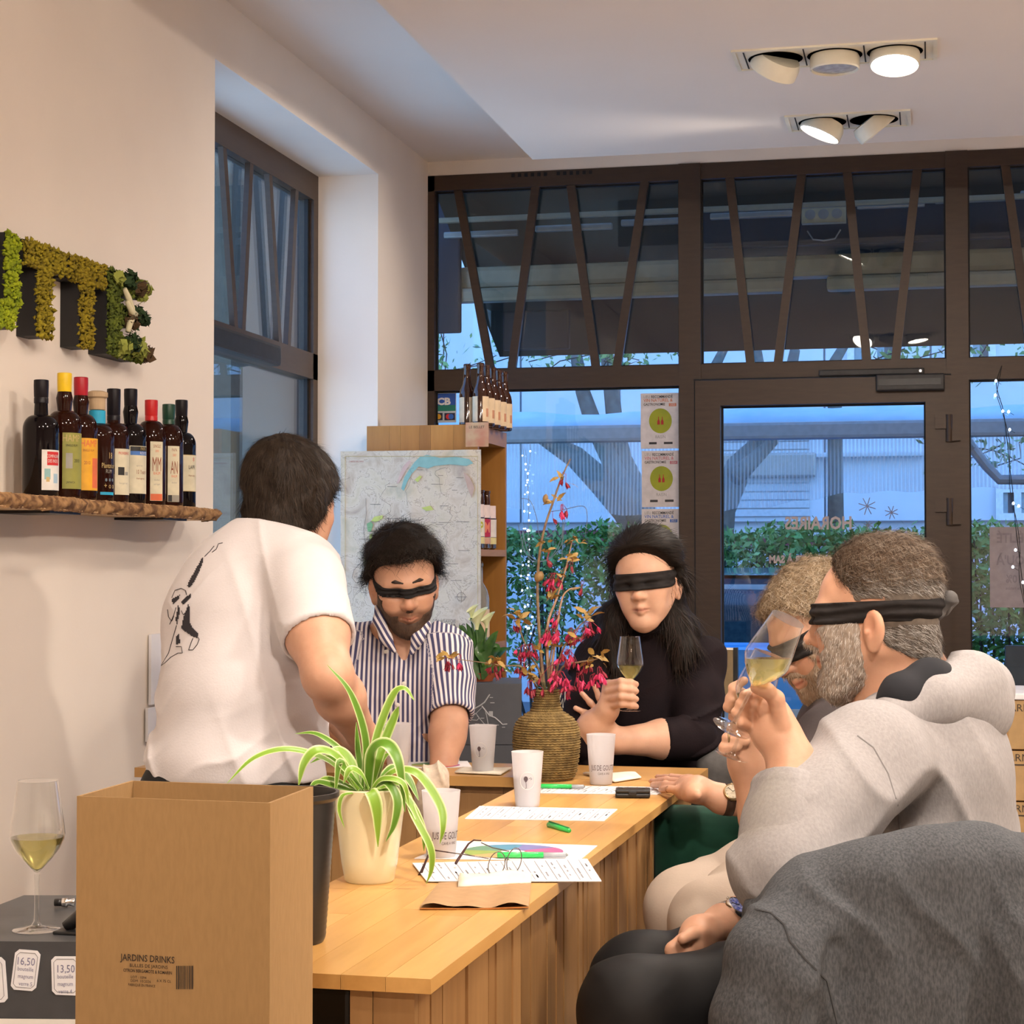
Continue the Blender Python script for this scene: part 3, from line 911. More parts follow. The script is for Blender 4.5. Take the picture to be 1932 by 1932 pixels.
slab('worktop', 'narrow wooden worktop crossing behind the knitted vase', 'worktop',
     [(-1.80, 4.012), (-0.508, 4.012), (-0.503, 4.29), (-1.80, 4.29)], TZ, 0.022, W_topx)
t = thing('counter', 'counter body of upright wooden boards under the long top', 'counter', (-0.7, 3.0, 0))
y = 2.075
rr = random.Random(3)
while y < 3.66:
    w = rr.choice((0.035, 0.05, 0.07, 0.09, 0.11, 0.06))
    xr = -0.577 + (y - 2.05) * 0.024
    MB().box((xr - 0.018, y, 0.0), (xr - rr.uniform(0, .0025), min(y + w - 0.0012, 3.67), TZ - 0.0175)).obj('board', W_side, t)
    y += w
x = -0.655
for w in (0.028, 0.05):
    MB().box((x, 2.058, 0), (x + w - .001, 2.0745, TZ - .0175)).obj('board', W_side, t)
    x += w
MB().box((-0.868, 2.08, 0.0), (-0.85, 3.66, TZ - .0175)).obj('side_panel', W_in, t)
MB().box((-0.848, 2.09, 0.60), (-0.60, 3.6, 0.615)).obj('inner_shelf', wood('inner_shelf_wood', (.22, .07, .02), (.32, .11, .03), 'Y', 6), t)
MB().box((-0.848, 3.60, 0.0), (-0.60, 3.62, 0.72)).obj('inner_partition', W_in, t)
MB().box((-0.60, 3.675, 0), (-0.545, 3.73, TZ - .0175)).obj('black_post', M_black, t)
MB().box((-0.745, 2.12, 0.616), (-0.675, 2.20, 0.715), bev=.006).obj('black_crate', mat('black_bag', (.012, .010, .009), .3), t)
t = thing('counter', 'dark wooden counter body under the crossing top', 'counter', (-1.2, 4.15, 0))
x = -1.78
while x < -0.90:
    w = rr.choice((.07, .09, .11))
    MB().box((x, 4.04, 0), (min(x + w - .001, -.88), 4.058, TZ - .0225)).obj('board', W_side, t); x += w
MB().box((-1.78, 4.06, 0), (-1.76, 4.27, TZ - .0225)).obj('side_panel', W_side, t)
MB().box((-0.56, 4.03, 0), (-0.54, 4.27, TZ - .0225)).obj('side_panel', W_side, t)

# ---- cardboard carton in the foreground
t = thing('cardboard_carton', 'tall open brown cardboard carton in the left foreground', 'box', (-0.8, 1.9, 0.62))
zb = 0.973
q = [PZ(145, 1502, zb), PZ(510, 1515, zb), PZ(591, 1484, zb)]
q.append(q[0] + q[2] - q[1])
ctr = sum(q) / 4
zlo = 0.60
def inset(p, e): return p + (ctr - p) * e
th = 0.03
outer = [np.array([p[0], p[1], zb]) for p in q]
for i in range(4):
    a, c_ = outer[i], outer[(i + 1) % 4]
    ai, ci = inset(a, th), inset(c_, th)
    pts = [a, c_, ci, ai]
    MB().add([(p[0], p[1], zlo) for p in pts] + [(p[0], p[1], zb) for p in pts],
             [(0, 3, 2, 1), (4, 5, 6, 7), (0, 1, 5, 4), (1, 2, 6, 5), (2, 3, 7, 6), (3, 0, 4, 7)]).obj('carton_wall', M_card, t)
MB().poly([(p[0], p[1], zlo) for p in outer], .004, (0, 0, 1)).obj('carton_bottom', M_card, t)
# fold seam on the back inner wall
fd = (outer[1] - outer[0]); fl = np.linalg.norm(fd); fd /= fl
nrm = np.array([fd[1], -fd[0], 0]);
def onfront(px, py):
    r = ray(px, py); k = ((outer[0] - CAMP) @ nrm) / (r @ nrm)
    return CAMP + r * k + nrm * 0.0008
def ftext(s, px, py, hpx, bold=0.0, squash=1.0):
    o = onfront(px, py); sz = hpx / F_PX * 1.93 * 1.4
    text_mesh('print', s, sz, frame(o, fd, (0, 0, 1)), M_ink, t, bold=bold, squash=squash)
ftext('JARDINS DRINKS', 279, 1809, 13, 0.01, .82)
ftext('BULLES DE JARDINS', 281, 1823, 6.5, 0, 1.0)
ftext('CITRON BERGAMOTE & ROMARIN', 279, 1833, 6, .012, .78)
ftext('LOT : 1094', 262, 1844, 5); ftext('DDM  10/2026', 266, 1851, 5); ftext('6 X 75 CL', 310, 1851, 5); ftext('FABRIQUE EN FRANCE', 268, 1859, 5, 0, .8)
k = 0; px = 333.0
while px < 366:
    w = rr.choice((0.9, 1.3, 2.0, 2.6))
    a, c_ = onfront(px, 1822), onfront(px + w, 1822); d_, e_ = onfront(px + w, 1866), onfront(px, 1866)
    MB().add([a, c_, d_, e_], [(0, 1, 2, 3)]).obj('barcode_bar', M_ink, t)
    px += w + rr.choice((0.9, 1.2, 1.6))
s_ = thing('stool', 'low wooden stool under the cardboard carton', 'stool', (ctr[0], ctr[1], 0))
MB().lathe([(0, .565), (.16, .565), (.165, .57), (.165, .597), (.16, .6), (0, .6)], 28, Matrix.Translation((ctr[0], ctr[1], 0))).obj('seat', W_in, s_)
for k in range(3):
    a = k * 2.1 + .4
    MB().tube([(ctr[0] + .11 * math.cos(a), ctr[1] + .11 * math.sin(a), .565), (ctr[0] + .16 * math.cos(a), ctr[1] + .16 * math.sin(a), 0)], .014, 10).obj('leg', M_black, s_, True)

# ---- black ribbed pot and the spider plant in its cream pot
M_bpot = mat('black_ribbed_plastic', (0.020, 0.018, 0.016), 0.35)
c0 = PZ(538, 1775, TZ)
prof = [(0.0, 0), (.048, 0), (.05, .004)]
for i in range(24):
    z = .006 + i * .0072
    prof += [(.05 + .014 * (z / .2), z), (.0507 + .014 * (z / .2), z + .0036)]
prof += [(.067, .180), (.067, .186), (.063, .186), (.058, .16), (.05, .02), (0, .02)]
o = auto_smooth(MB().lathe(prof, 40, Matrix.Translation((c0[0], c0[1], TZ))).obj('black_pot', M_bpot), 30)
tag(o, 'tall black ribbed plastic pot between the carton and the cream pot', 'pot')

M_cream = mat('cream_ceramic', (0.74, 0.68, 0.46), 0.28, col2=(0.72, 0.66, 0.44), coat=.4)
M_soil = mat('potting_soil', (0.03, 0.02, 0.012), 0.95, bump=.8, scale=90)
def leaf_mat(name, c_mid, c_edge):
    m = mat(name, (1, 1, 1), 0.4, col2=(.9, .95, .85), attr='tint', scale=25, stretch=(1, 1, 1))
    return m
M_sp = leaf_mat('variegated_leaf', None, None)
pc = PZ(697, 1662, TZ)
sp_t = thing('spider_plant', 'variegated spider plant in a cream pot on the counter', 'potted plant', (pc[0], pc[1], TZ))
auto_smooth(MB().lathe([(0, 0), (.034, 0), (.037, .003), (.042, .03), (.048, .08), (.0535, .125), (.0555, .137), (.054, .139), (.0515, .137), (.050, .11), (.045, .1), (0, .1)], 48, Matrix.Translation((pc[0], pc[1], TZ))).obj('pot', M_cream, sp_t), 40)
MB().lathe([(0, .122), (.050, .118)], 24, Matrix.Translation((pc[0], pc[1], TZ))).obj('soil', M_soil, sp_t)

def catmull(P_, n):
    P_ = [np.asarray(p, float) for p in P_]
    P_ = [2 * P_[0] - P_[1]] + P_ + [2 * P_[-1] - P_[-2]]
    out = []
    L = len(P_) - 3
    for i in range(L):
        p0, p1, p2, p3 = P_[i:i + 4]
        for k in range(n):
            t_ = k / n
            out.append(.5 * ((2 * p1) + (-p0 + p2) * t_ + (2 * p0 - 5 * p1 + 4 * p2 - p3) * t_ ** 2 + (-p0 + 3 * p1 - 3 * p2 + p3) * t_ ** 3))
    out.append(P_[-2])
    return out

def ribbon_leaf(name, pts, w, parent, m, mid, edge, keel=.25, tipw=.05, basew=.5, side=None, five=True, n=7):
    path = catmull(pts, n)
    N = len(path)
    V = []; Cc = []; Q = []
    cols = [edge, mid, mid, mid, edge] if five else [edge, mid, edge]
    offs = [-1, -.62, 0, .62, 1] if five else [-1, 0, 1]
    K = len(offs)
    for i, p in enumerate(path):
        t_ = i / (N - 1)
        tg = path[min(i + 1, N - 1)] - path[max(i - 1, 0)]
        tg /= np.linalg.norm(tg) + 1e-9
        view = (CAMP - p); view /= np.linalg.norm(view)
        up = np.array([0, 0, 1.0]) * .75 + view * .65 if side is None else side
        a = np.cross(tg, up); a /= np.linalg.norm(a) + 1e-9
        nn = np.cross(a, tg)
        ww = w * (basew + (1 - basew) * min(1, t_ * 3)) * (1 - max(0, (t_ - .45) / .55) ** 1.8 * (1 - tipw))
        for o_, cc in zip(offs, cols):
            V.append(p + a * ww * o_ + nn * (abs(o_) * keel * ww)); Cc.append(cc)
    for i in range(N - 1):
        for k in range(K - 1):
            Q.append((i * K + k, i * K + k + 1, (i + 1) * K + k + 1, (i + 1) * K + k))
    return big_mesh(name, V, Q, m, parent, True, colors=np.array(Cc))

GM, GE = (0.20, 0.36, 0.035), (0.74, 0.80, 0.45)
GM2 = (0.11, 0.25, 0.02)
dP = float((pc - CAMP) @ FWD0)
SP = [  # (pixel path with depth offset, half width m)
    ([(684, 1492, 0), (690, 1400, -.01), (662, 1310, -.02), (617, 1254, -.03)], .0062),
    ([(692, 1490, 0), (708, 1400, .01), (740, 1315, .02), (763, 1299, .02), (782, 1322, .02)], .0068),
    ([(700, 1488, 0), (722, 1410, .02), (745, 1352, .03), (752, 1333, .03)], .0078),
    ([(680, 1490, 0), (650, 1425, .02), (600, 1386, .04), (556, 1384, .05)], .0055),
    ([(676, 1490, -.01), (640, 1432, -.03), (600, 1416, -.05), (574, 1440, -.06), (563, 1484, -.065)], .0095),
    ([(672, 1488, 0), (620, 1436, -.02), (545, 1414, -.04), (480, 1430, -.06), (428, 1478, -.08)], .0062),
    ([(694, 1488, 0), (702, 1420, -.02), (728, 1404, -.03), (752, 1440, -.045), (764, 1532, -.05)], .0115),
    ([(708, 1488, 0), (745, 1455, 0), (790, 1462, -.01), (830, 1520, -.02), (836, 1560, -.03), (830, 1592, -.03)], .0080),
    ([(706, 1492, -.02), (755, 1480, -.03), (782, 1540, -.05), (812, 1600, -.06), (814, 1640, -.06), (804, 1668, -.06)], .0062),
    ([(700, 1490, -.03), (730, 1478, -.05), (750, 1510, -.06), (744, 1555, -.065), (728, 1588, -.065)], .0075),
    ([(692, 1498, -.055), (700, 1496, -.066), (711, 1530, -.068), (713, 1598, -.062)], .0105),
    ([(668, 1496, -.05), (646, 1502, -.062), (640, 1530, -.064), (650, 1562, -.062)], .0035),
    ([(684, 1490, -.02), (650, 1450, -.04), (640, 1440, -.045), (632, 1500, -.05)], .0070),
    ([(672, 1490, .0), (620, 1470, -.02), (590, 1484, -.03)], .0060),
    ([(704, 1490, -.02), (760, 1500, -.04), (796, 1560, -.05), (800, 1606, -.05)], .0065),
    ([(686, 1490, .01), (676, 1420, .02), (672, 1362, .02)], .0050),
    ([(690, 1490, .02), (700, 1430, .03), (690, 1395, .04)], .0085),
    ([(680, 1492, .0), (662, 1440, .01), (640, 1415, .01), (620, 1420, .0)], .0085),
    ([(705, 1490, .02), (740, 1450, .04), (770, 1470, .04), (790, 1510, .03)], .0080),
    ([(696, 1490, -.03), (680, 1460, -.05), (660, 1452, -.06), (648, 1478, -.065)], .0070),
    ([(700, 1492, -.04), (722, 1470, -.05), (760, 1478, -.055), (772, 1520, -.055)], .0060),
    ([(690, 1490, .0), (640, 1440, .03), (610, 1430, .05), (585, 1440, .06)], .0075),
    ([(684, 1496, -.02), (612, 1500, -.02), (604, 1580, -.02), (600, 1640, -.02)], .0042),
    ([(700, 1490, .02), (716, 1440, .02), (735, 1420, .02)], .0090),
    ([(674, 1494, -.01), (640, 1486, -.03), (600, 1476, -.04), (582, 1490, -.05)], .0065),
]
for i, (pp, w) in enumerate(SP):
    pts = [P(a, c_, dP + e) for a, c_, e in pp]
    ribbon_leaf('leaf', pts, w, sp_t, M_sp, GM if i % 3 else GM2, GE)

# ---- frosted cups
M_cup = bpy.data.materials.new('frosted_plastic'); M_cup.use_nodes = True
n = M_cup.node_tree.nodes; l = M_cup.node_tree.links
pb = n['Principled BSDF']; pb.inputs['Base Color'].default_value = (0.86, 0.85, 0.87, 1); pb.inputs['Roughness'].default_value = 0.45
trl = n.new('ShaderNodeBsdfTranslucent'); trl.inputs[0].default_value = (0.86, 0.85, 0.88, 1)
m1 = n.new('ShaderNodeMixShader'); m1.inputs[0].default_value = .5; l.new(pb.outputs[0], m1.inputs[1]); l.new(trl.outputs[0], m1.inputs[2])
trn = n.new('ShaderNodeBsdfTransparent'); m2 = n.new('ShaderNodeMixShader'); m2.inputs[0].default_value = .16
l.new(m1.outputs[0], m2.inputs[1]); l.new(trn.outputs[0], m2.inputs[2]); l.new(m2.outputs[0], n['Material Output'].inputs[0])
M_water = mat('cup_water', (0.70, 0.72, 0.75), 0.1, spec=.5)
M_logo = mat('cup_print', (0.10, 0.07, 0.08), 0.6)
def curved_text(s, size, r_at, z0, ang, m, parent, M, bold=0.0, squash=.7):
    """letters wrapped round a cup, local z axis"""
    key = (s, 'CENTER', round(bold, 4), 0.0)
    o = text_mesh('print', s, size, Matrix.Identity(4), m, None, bold=bold, squash=squash)
    for v in o.data.vertices:
        x, y_, _ = v.co
        z = z0 + y_
        r = r_at(z) + .0005
        th_ = ang + x / r
        v.co = (r * math.cos(th_), r * math.sin(th_), z)
    o.parent = parent
    return o
def cup(px, py, label, fill, text=None, logo=False, rz=0.0):
    p = PZ(px, py, TZ + .001)
    t = thing('frosted_cup', label, 'cup', (p[0], p[1], TZ + .001), 'frosted tasting cups')
    ra = lambda z: .0235 + (.031 - .0235) * z / .106
    auto_smooth(MB().lathe([(0, 0), (.0225, 0), (.0235, .0015), (.031, .104), (.0314, .106), (.0302, .106), (.0298, .103), (.0225, .003), (0, .003)], 40).obj('cup_wall', M_cup, t, local=True), 40)
    if fill:
        MB().lathe([(0, .004), (.0222, .004), (ra(fill) - .0012, fill), (0, fill)], 32).obj('water', M_water, t, local=True)
    a = math.atan2(-p[1], -p[0]) + rz
    if text:
        curved_text('JUS DE GOUTTE', .0165, ra, .036, a, M_logo, t, None, squash=.5)
        curved_text('CAVE A VINS', .0065, ra, .024, a, M_logo, t, None, squash=.7)
    if logo:
        # small emblem: a drop-headed stick flower inside a faint ring
        ring = MB(); dot = MB()
        pts = []
        for k in range(28):
            th_ = 2 * math.pi * k / 28
            x, z = .0145 * math.cos(th_), .052 + .017 * math.sin(th_)
            r = ra(z) + .0004; q_ = a + x / r
            pts.append((r * math.cos(q_), r * math.sin(q_), z))
        ring.tube(pts, .0005, 4, closed=True).obj('emblem_ring', M_white, t, local=True)
        def on(x, z):
            r = ra(z) + .0006; q_ = a + x / r
            return (r * math.cos(q_), r * math.sin(q_), z)
        dp = [on(-.003 + .0042 * math.cos(b_) * (1 - .45 * (math.sin(b_) < 0) * abs(math.sin(b_))), .055 + .0058 * math.sin(b_)) for b_ in np.linspace(0, 6.283, 17)[:-1]]
        dot.add(dp, [tuple(range(16))])
        dot.tube([on(-.003, .05), on(-.0022, .044), on(-.002, .038), on(-.0045, .0375)], .0005, 4)
        dot.tube([on(.003, .056), on(.007, .058), on(.009, .0555), on(.006, .054)], .0004, 4)
        dot.obj('emblem', M_logo, t, local=True)
    return t
cup(995, 1521, 'frosted cup with a drop emblem nearest the knitted vase', .055, None, True)
cup(911, 1457, 'frosted cup with a drop emblem on a napkin on the crossing counter', .05, None, True, -.2)
cup(1134, 1479, 'frosted cup with lettering right of the knitted vase', .0, True, False, .25)
cup(832, 1616, 'frosted cup with lettering just behind the spider plant', .045, True, False, .55)
cup(750, 1452, 'frosted cup half hidden by the arching spider plant leaves', .0)

# ---- knitted vase
M_knit = mat('knitted_wool', (0.30, 0.205, 0.075), 0.95, col2=(0.15, 0.10, 0.038), scale=60, bump=.6)
vc = PZ(1031, 1470, TZ)
dV = float((vc - CAMP) @ FWD0)
t = thing('knitted_vase', 'round bottle vase in a mustard knitted sleeve', 'vase', (vc[0], vc[1], TZ))
prof_c = [(0, .054), (.004, .060), (.02, .0655), (.05, .0705), (.08, .0728), (.105, .072), (.122, .067), (.134, .058), (.142, .047), (.148, .037), (.156, .031), (.17, .0285), (.185, .0280), (.197, .0285)]
zs = np.array([a for a, _ in prof_c]); rs_ = np.array([c_ for _, c_ in prof_c])
NT, NZ = 150, 190
V = []; Q = []
for i in range(NZ):
    z = .197 * i / (NZ - 1)
    r = np.interp(z, zs, rs_)
    row = z / .0052
    for k in range(NT):
        th_ = 2 * math.pi * k / NT
        st = math.sin(2 * math.pi * (row + .18 * math.sin(th_ * 44)))
        rr_ = r + .0024 * st + .0010 * math.sin(th_ * 44 + math.pi * int(row))
        V.append((rr_ * math.cos(th_), rr_ * math.sin(th_), z))
for i in range(NZ - 1):
    for k in range(NT):
        k2 = (k + 1) % NT
        Q.append((i * NT + k, i * NT + k2, (i + 1) * NT + k2, (i + 1) * NT + k))
big_mesh('knit_sleeve', V, Q, M_knit, t, True, local=True)
auto_smooth(MB().lathe([(0, .001), (.05, .001), (.062, .03), (.066, .08), (.06, .115), (.035, .145), (.024, .17), (.023, .205), (.0245, .212), (.0225, .213), (.021, .2)], 32).obj('bottle', thin_glass('vase_glass', (.75, .82, .75)), t, local=True), 40)

# ---- dried flower branches in the vase
M_stem = mat('woody_stem', (0.16, 0.10, 0.065), 0.8, col2=(0.26, 0.18, 0.10), scale=60)
M_stemp = mat('pale_stem', (0.46, 0.30, 0.20), 0.8, col2=(0.38, 0.24, 0.16), scale=60)
M_pink = mat('pink_blossom', (0.78, 0.06, 0.20), 0.55, col2=(0.50, 0.02, 0.09), scale=70)
M_pink2 = mat('dark_red_blossom', (0.36, 0.02, 0.05), 0.6, col2=(0.20, 0.01, 0.025), scale=60)
M_gold = mat('golden_dry_leaf', (0.46, 0.30, 0.075), 0.55, col2=(0.20, 0.11, 0.03), scale=40)
M_pod = mat('brown_pod', (0.23, 0.13, 0.05), 0.5, col2=(0.30, 0.19, 0.07), scale=30)
def blossom_mesh():
    b = MB()
    # drooping bud: bell of four petals
    for k in range(4):
        M = Matrix.Rotation(k * math.pi / 2, 4, 'Z')
        pr = [(0, 0, 0), (.0022, .0012, -.004), (.0042, .0022, -.010), (.0030, .0015, -.016), (.0052, 0, -.018), (.0042, -.0022, -.010), (.0022, -.0012, -.004)]
        b.add([tuple(M @ Vector(p)) for p in pr], [(0, 1, 6), (1, 2, 5, 6), (2, 3, 4, 5)])
    b.lathe([(.0, -.001), (.0025, -.004), (.0035, -.010), (.002, -.015), (0, -.016)], 6)
    me = bpy.data.meshes.new('blossom')
    me.from_pydata(b.v, [], b.f); me.materials.append(M_pink)
    me.polygons.foreach_set('use_smooth', [True] * len(me.polygons))
    return me
BM1 = blossom_mesh(); BM2 = BM1.copy(); BM2.materials.clear(); BM2.materials.append(M_pink2)
def leaf_small_mesh():
    V = [(0, 0, 0), (.004, .001, .005), (.0055, .002, .012), (.003, .001, .02), (0, -.002, .026), (-.003, .001, .02), (-.0055, .002, .012), (-.004, .001, .005)]
    me = bpy.data.meshes.new('dry_leaf'); me.from_pydata(V, [], [(0, 1, 7), (1, 2, 6, 7), (2, 3, 5, 6), (3, 4, 5)]); me.materials.append(M_gold)
    me.polygons.foreach_set('use_smooth', [True] * 4)
    return me
LMs = leaf_small_mesh()
fr_ = random.Random(21)
def place(me, name, p, rot, s, parent):
    o = bpy.data.objects.new(name, me); COL.objects.link(o)
    o.parent = parent; o.matrix_parent_inverse = Matrix.Translation(parent.location).inverted()
    o.location = tuple(p); o.rotation_euler = rot; o.scale = (s, s, s)
    return o
def branch(label, path, r0, m, clusters, leaves, pods=()):
    b0 = P(path[0][0], path[0][1], dV + path[0][2])
    t = thing('dried_flower_branch', label, 'dried flowers', b0, 'dried flower branches in the knitted vase')
    pts = catmull([P(a, c_, dV + e) for a, c_, e in path], 4)
    MB().tube(pts, list(np.linspace(r0, r0 * .35, len(pts))), 6).obj('stem', m, t, True)
    for (px, py, de, n_, spread, dark) in clusters:
        c_ = P(px, py, dV + de)
        top = c_ + np.array([0, 0, .016])
        ped = MB()
        for k in range(n_):
            q_ = c_ + np.array([fr_.gauss(0, spread), fr_.gauss(0, spread), fr_.gauss(0, spread * .55)])
            mid = (top + q_) / 2 + np.array([fr_.gauss(0, .003), 0, .006])
            ped.tube([top, mid, q_], .0006, 4)
            place(BM2 if (dark or fr_.random() < .25) else BM1, 'blossom', q_, (fr_.gauss(0, .35), fr_.gauss(0, .35), fr_.random() * 6), fr_.uniform(.75, 1.15), t)
        ped.obj('pedicels', M_pink2, t)['kind'] = 'stuff'
    for (px, py, de, n_) in leaves:
        c_ = P(px, py, dV + de)
        for k in range(n_):
            place(LMs, 'dry_leaf', c_ + np.array([fr_.gauss(0, .005), fr_.gauss(0, .006), fr_.gauss(0, .005)]), (fr_.uniform(.5, 2.4), fr_.uniform(-1, 1), fr_.random() * 6.28), fr_.uniform(.6, 1.25), t)
    for (px, py, de, rx, rz_) in pods:
        c_ = P(px, py, dV + de)
        M = Matrix.Translation(c_) @ Matrix.Rotation(fr_.uniform(-.6, .6), 4, 'Y')
        MB().lathe([(0, -rz_), (rx * .55, -rz_ * .75), (rx, -.1 * rz_), (rx * .8, rz_ * .55), (rx * .3, rz_ * .9), (0, rz_)], 12, M).obj('seed_pod', M_pod, t, True)
branch('tallest dried branch rising above the vase with a pod halfway', [(1030, 1320, 0), (1020, 1230, 0), (1014, 1100, 0), (1024, 1010, 0), (1046, 940, 0), (1060, 900, 0), (1076, 866, 0)], .0042, M_stem,
       [(1060, 965, -.005, 6, .007, False), (1036, 1056, 0, 3, .004, True), (1061, 905, 0, 2, .004, True), (1044, 978, 0, 1, .003, True)],
       [(1062, 903, 0, 5), (1050, 945, 0, 5), (1026, 1022, 0, 4), (1032, 1040, 0, 3)], [(1029, 941, 0, .0065, .011), (1017, 1088, -.01, .011, .0135)])
branch('pale dried branch leaning right with golden leaves', [(1038, 1320, 0), (1032, 1190, 0), (1050, 1130, 0), (1068, 1070, 0), (1080, 1018, 0)], .0038, M_stemp,
       [(1048, 1095, -.005, 10, .010, False), (1076, 1066, 0, 3, .005, True), (1040, 1106, .0, 4, .006, True)],
       [(1082, 1018, 0, 8), (1078, 1050, 0, 7), (1056, 1085, -.01, 6), (1036, 1128, -.01, 7), (1090, 1022, 0, 3)])
branch('short forked dried branch on the right with a dark tip', [(1036, 1300, 0), (1056, 1150, 0), (1070, 1115, 0), (1095, 1108, 0)], .003, M_stemp,
       [(1097, 1110, 0, 2, .003, True)], [(1098, 1108, 0, 2)])
branch('drooping dried branch of pink blossoms at the vase centre', [(1034, 1320, 0), (1036, 1260, -.01), (1044, 1210, -.02), (1056, 1165, -.02)], .003, M_stem,
       [(1044, 1198, -.02, 12, .011, False), (1032, 1204, -.02, 8, .009, False), (1055, 1168, -.02, 3, .006, False), (1072, 1240, -.03, 14, .012, False), (1058, 1280, -.035, 12, .010, False), (1042, 1268, -.03, 6, .008, False)],
       [(1062, 1215, -.02, 4), (1080, 1210, -.02, 4), (1030, 1215, -.02, 3)])
branch('dried branch of pink buds reaching right towards the glass', [(1040, 1320, 0), (1060, 1260, -.02), (1090, 1250, -.04), (1120, 1245, -.05), (1134, 1240, -.05)], .003, M_stem,
       [(1130, 1272, -.05, 8, .008, False), (1120, 1285, -.05, 5, .006, False), (1093, 1285, -.045, 8, .008, False), (1074, 1300, -.04, 7, .009, False), (1108, 1262, -.045, 4, .006, True)],
       [(1122, 1240, -.05, 6), (1132, 1240, -.05, 4), (1110, 1256, -.05, 4)])
branch('dried branch of pink blossoms on the upper right', [(1038, 1320, .01), (1060, 1230, .01), (1090, 1185, .01), (1108, 1168, .01)], .003, M_stem,
       [(1112, 1188, .01, 8, .008, False), (1090, 1200, .01, 8, .010, True), (1078, 1198, 0, 6, .008, False)],
       [(1104, 1165, .01, 8), (1112, 1160, .01, 4)])
branch('dried branch of dark blossoms drooping left over the saucer', [(1030, 1320, 0), (1016, 1262, 0), (1000, 1238, 0), (985, 1200, 0), (975, 1170, 0)], .003, M_stem,
       [(990, 1230, 0, 9, .010, False), (1002, 1228, -.01, 7, .008, True), (986, 1260, -.01, 7, .009, True), (1004, 1298, -.02, 7, .008, True), (978, 1180, 0, 4, .006, True)],
       [(976, 1158, 0, 10), (985, 1172, 0, 6), (1000, 1270, -.02, 8), (1016, 1280, -.02, 6), (1012, 1225, -.02, 4), (990, 1268, -.01, 5)])
branch('long thin dried twig reaching left in front of the striped shirt', [(1024, 1320, 0), (990, 1262, -.02), (950, 1256, -.04), (910, 1250, -.06), (880, 1246, -.07), (834, 1240, -.08)], .0018, M_stem,
       [(842, 1250, -.08, 5, .006, True), (868, 1248, -.075, 4, .005, False), (938, 1262, -.04, 6, .008, True)],
       [(840, 1236, -.08, 4), (852, 1240, -.08, 4), (940, 1250, -.04, 8), (925, 1252, -.05, 4)])

# ---- papers, pens, napkins, glasses on the counter
def flat(name, label, cat, px, m, z=TZ, th=.0012, **k):
    pts = [PZ(a, c_, z) for a, c_ in px]
    o = MB().poly([(p[0], p[1], z + .0004) for p in pts], th, (0, 0, 1)).obj(name, m)
    return tag(o, label, cat, **k), pts
def lines_on(o, pts, rows, z, ncol=1, m=M_pr, cells=()):
    """printed rules across a sheet, bilinear inside its four corners"""
    A, B, C_, D = [np.array(p) for p in pts]
    def at(u, v): return (A * (1 - u) + B * u) * (1 - v) + (D * (1 - u) + C_ * u) * v
    b = MB()
    for (u0, v0, u1, v1, w) in rows:
        p, q_ = at(u0, v0), at(u1, v1)
        d = q_ - p; d[2] = 0; ln = np.linalg.norm(d)
        nrm_ = np.array([-d[1], d[0], 0]) / ln * w
        b.add([(x[0], x[1], z) for x in (p - nrm_, q_ - nrm_, q_ + nrm_, p + nrm_)], [(0, 1, 2, 3)])
    r = b.obj('print', m, o); r['kind'] = 'stuff'
def form_rows(seed):
    r_ = random.Random(seed); rows = []
    for k in range(15):
        u = .05 + k * .064
        rows.append((u, .04, u, .96, .0006))
        for j in range(3):
            v0 = r_.uniform(.08, .8)
            rows.append((u + .025, v0, u + .025, v0 + r_.uniform(.06, .16), .0012))
    return rows
sheets = [('printed white form lying between the tall cup and the green pen cap', [(905, 1522), (1165, 1528), (1140, 1550), (877, 1546)], 1),
          ('printed white form under the black case and the flat hand', [(1000, 1482), (1272, 1487), (1240, 1500), (975, 1497)], 2),
          ('printed white form under the eyeglasses', [(778, 1630), (1108, 1622), (1135, 1664), (805, 1664)], 3)]
for lab, px, sd in sheets:
    z = TZ + (.0016 if sd == 3 else 0)
    o, pts = flat('form_sheet', lab, 'paper', px, M_paper, z, group='printed tasting forms')
    lines_on(o, pts, form_rows(sd), z + .0020)
wheel_cols = [(.55, .06, .07), (.60, .18, .12), (.55, .38, .16), (.30, .40, .10), (.15, .30, .20), (.10, .28, .42), (.20, .20, .45), (.45, .12, .3)]
def wheel(o, c, rx, ry, z, rot=0):
    for k, cc in enumerate(wheel_cols):
        a0, a1 = rot + k * math.pi / 4, rot + (k + 1) * math.pi / 4
        pts = [PZ(c[0] + rx * r_ * math.cos(a), c[1] + ry * r_ * math.sin(a), z) for r_, a in [(.25, a0)] + [(1, a0 + (a1 - a0) * i / 6) for i in range(7)] + [(.25, a1)]]
        MB().add([(p[0], p[1], z) for p in pts], [tuple(range(len(pts)))]).obj('wheel_sector', mat('aroma_print_%d' % k, cc, .6), o)
o, pts = flat('aroma_wheel_sheet', 'white sheet printed with a coloured aroma wheel under the green pen', 'paper', [(862, 1588), (1127, 1597), (1092, 1626), (782, 1621)], M_paper)
wheel(o, (968, 1606), 95, 13, TZ + .0022, .2)
o, pts = flat('aroma_wheel_sheet', 'white sheet printed with a coloured aroma wheel before the man in stripes', 'paper', [(772, 1437), (882, 1437), (890, 1448), (765, 1450)], M_paper)
wheel(o, (822, 1443), 46, 4.5, TZ + .0022, .6)
M_kraft = mat('kraft_paper', (0.42, 0.26, 0.13), 0.75, col2=(0.38, 0.23, 0.115), scale=60)
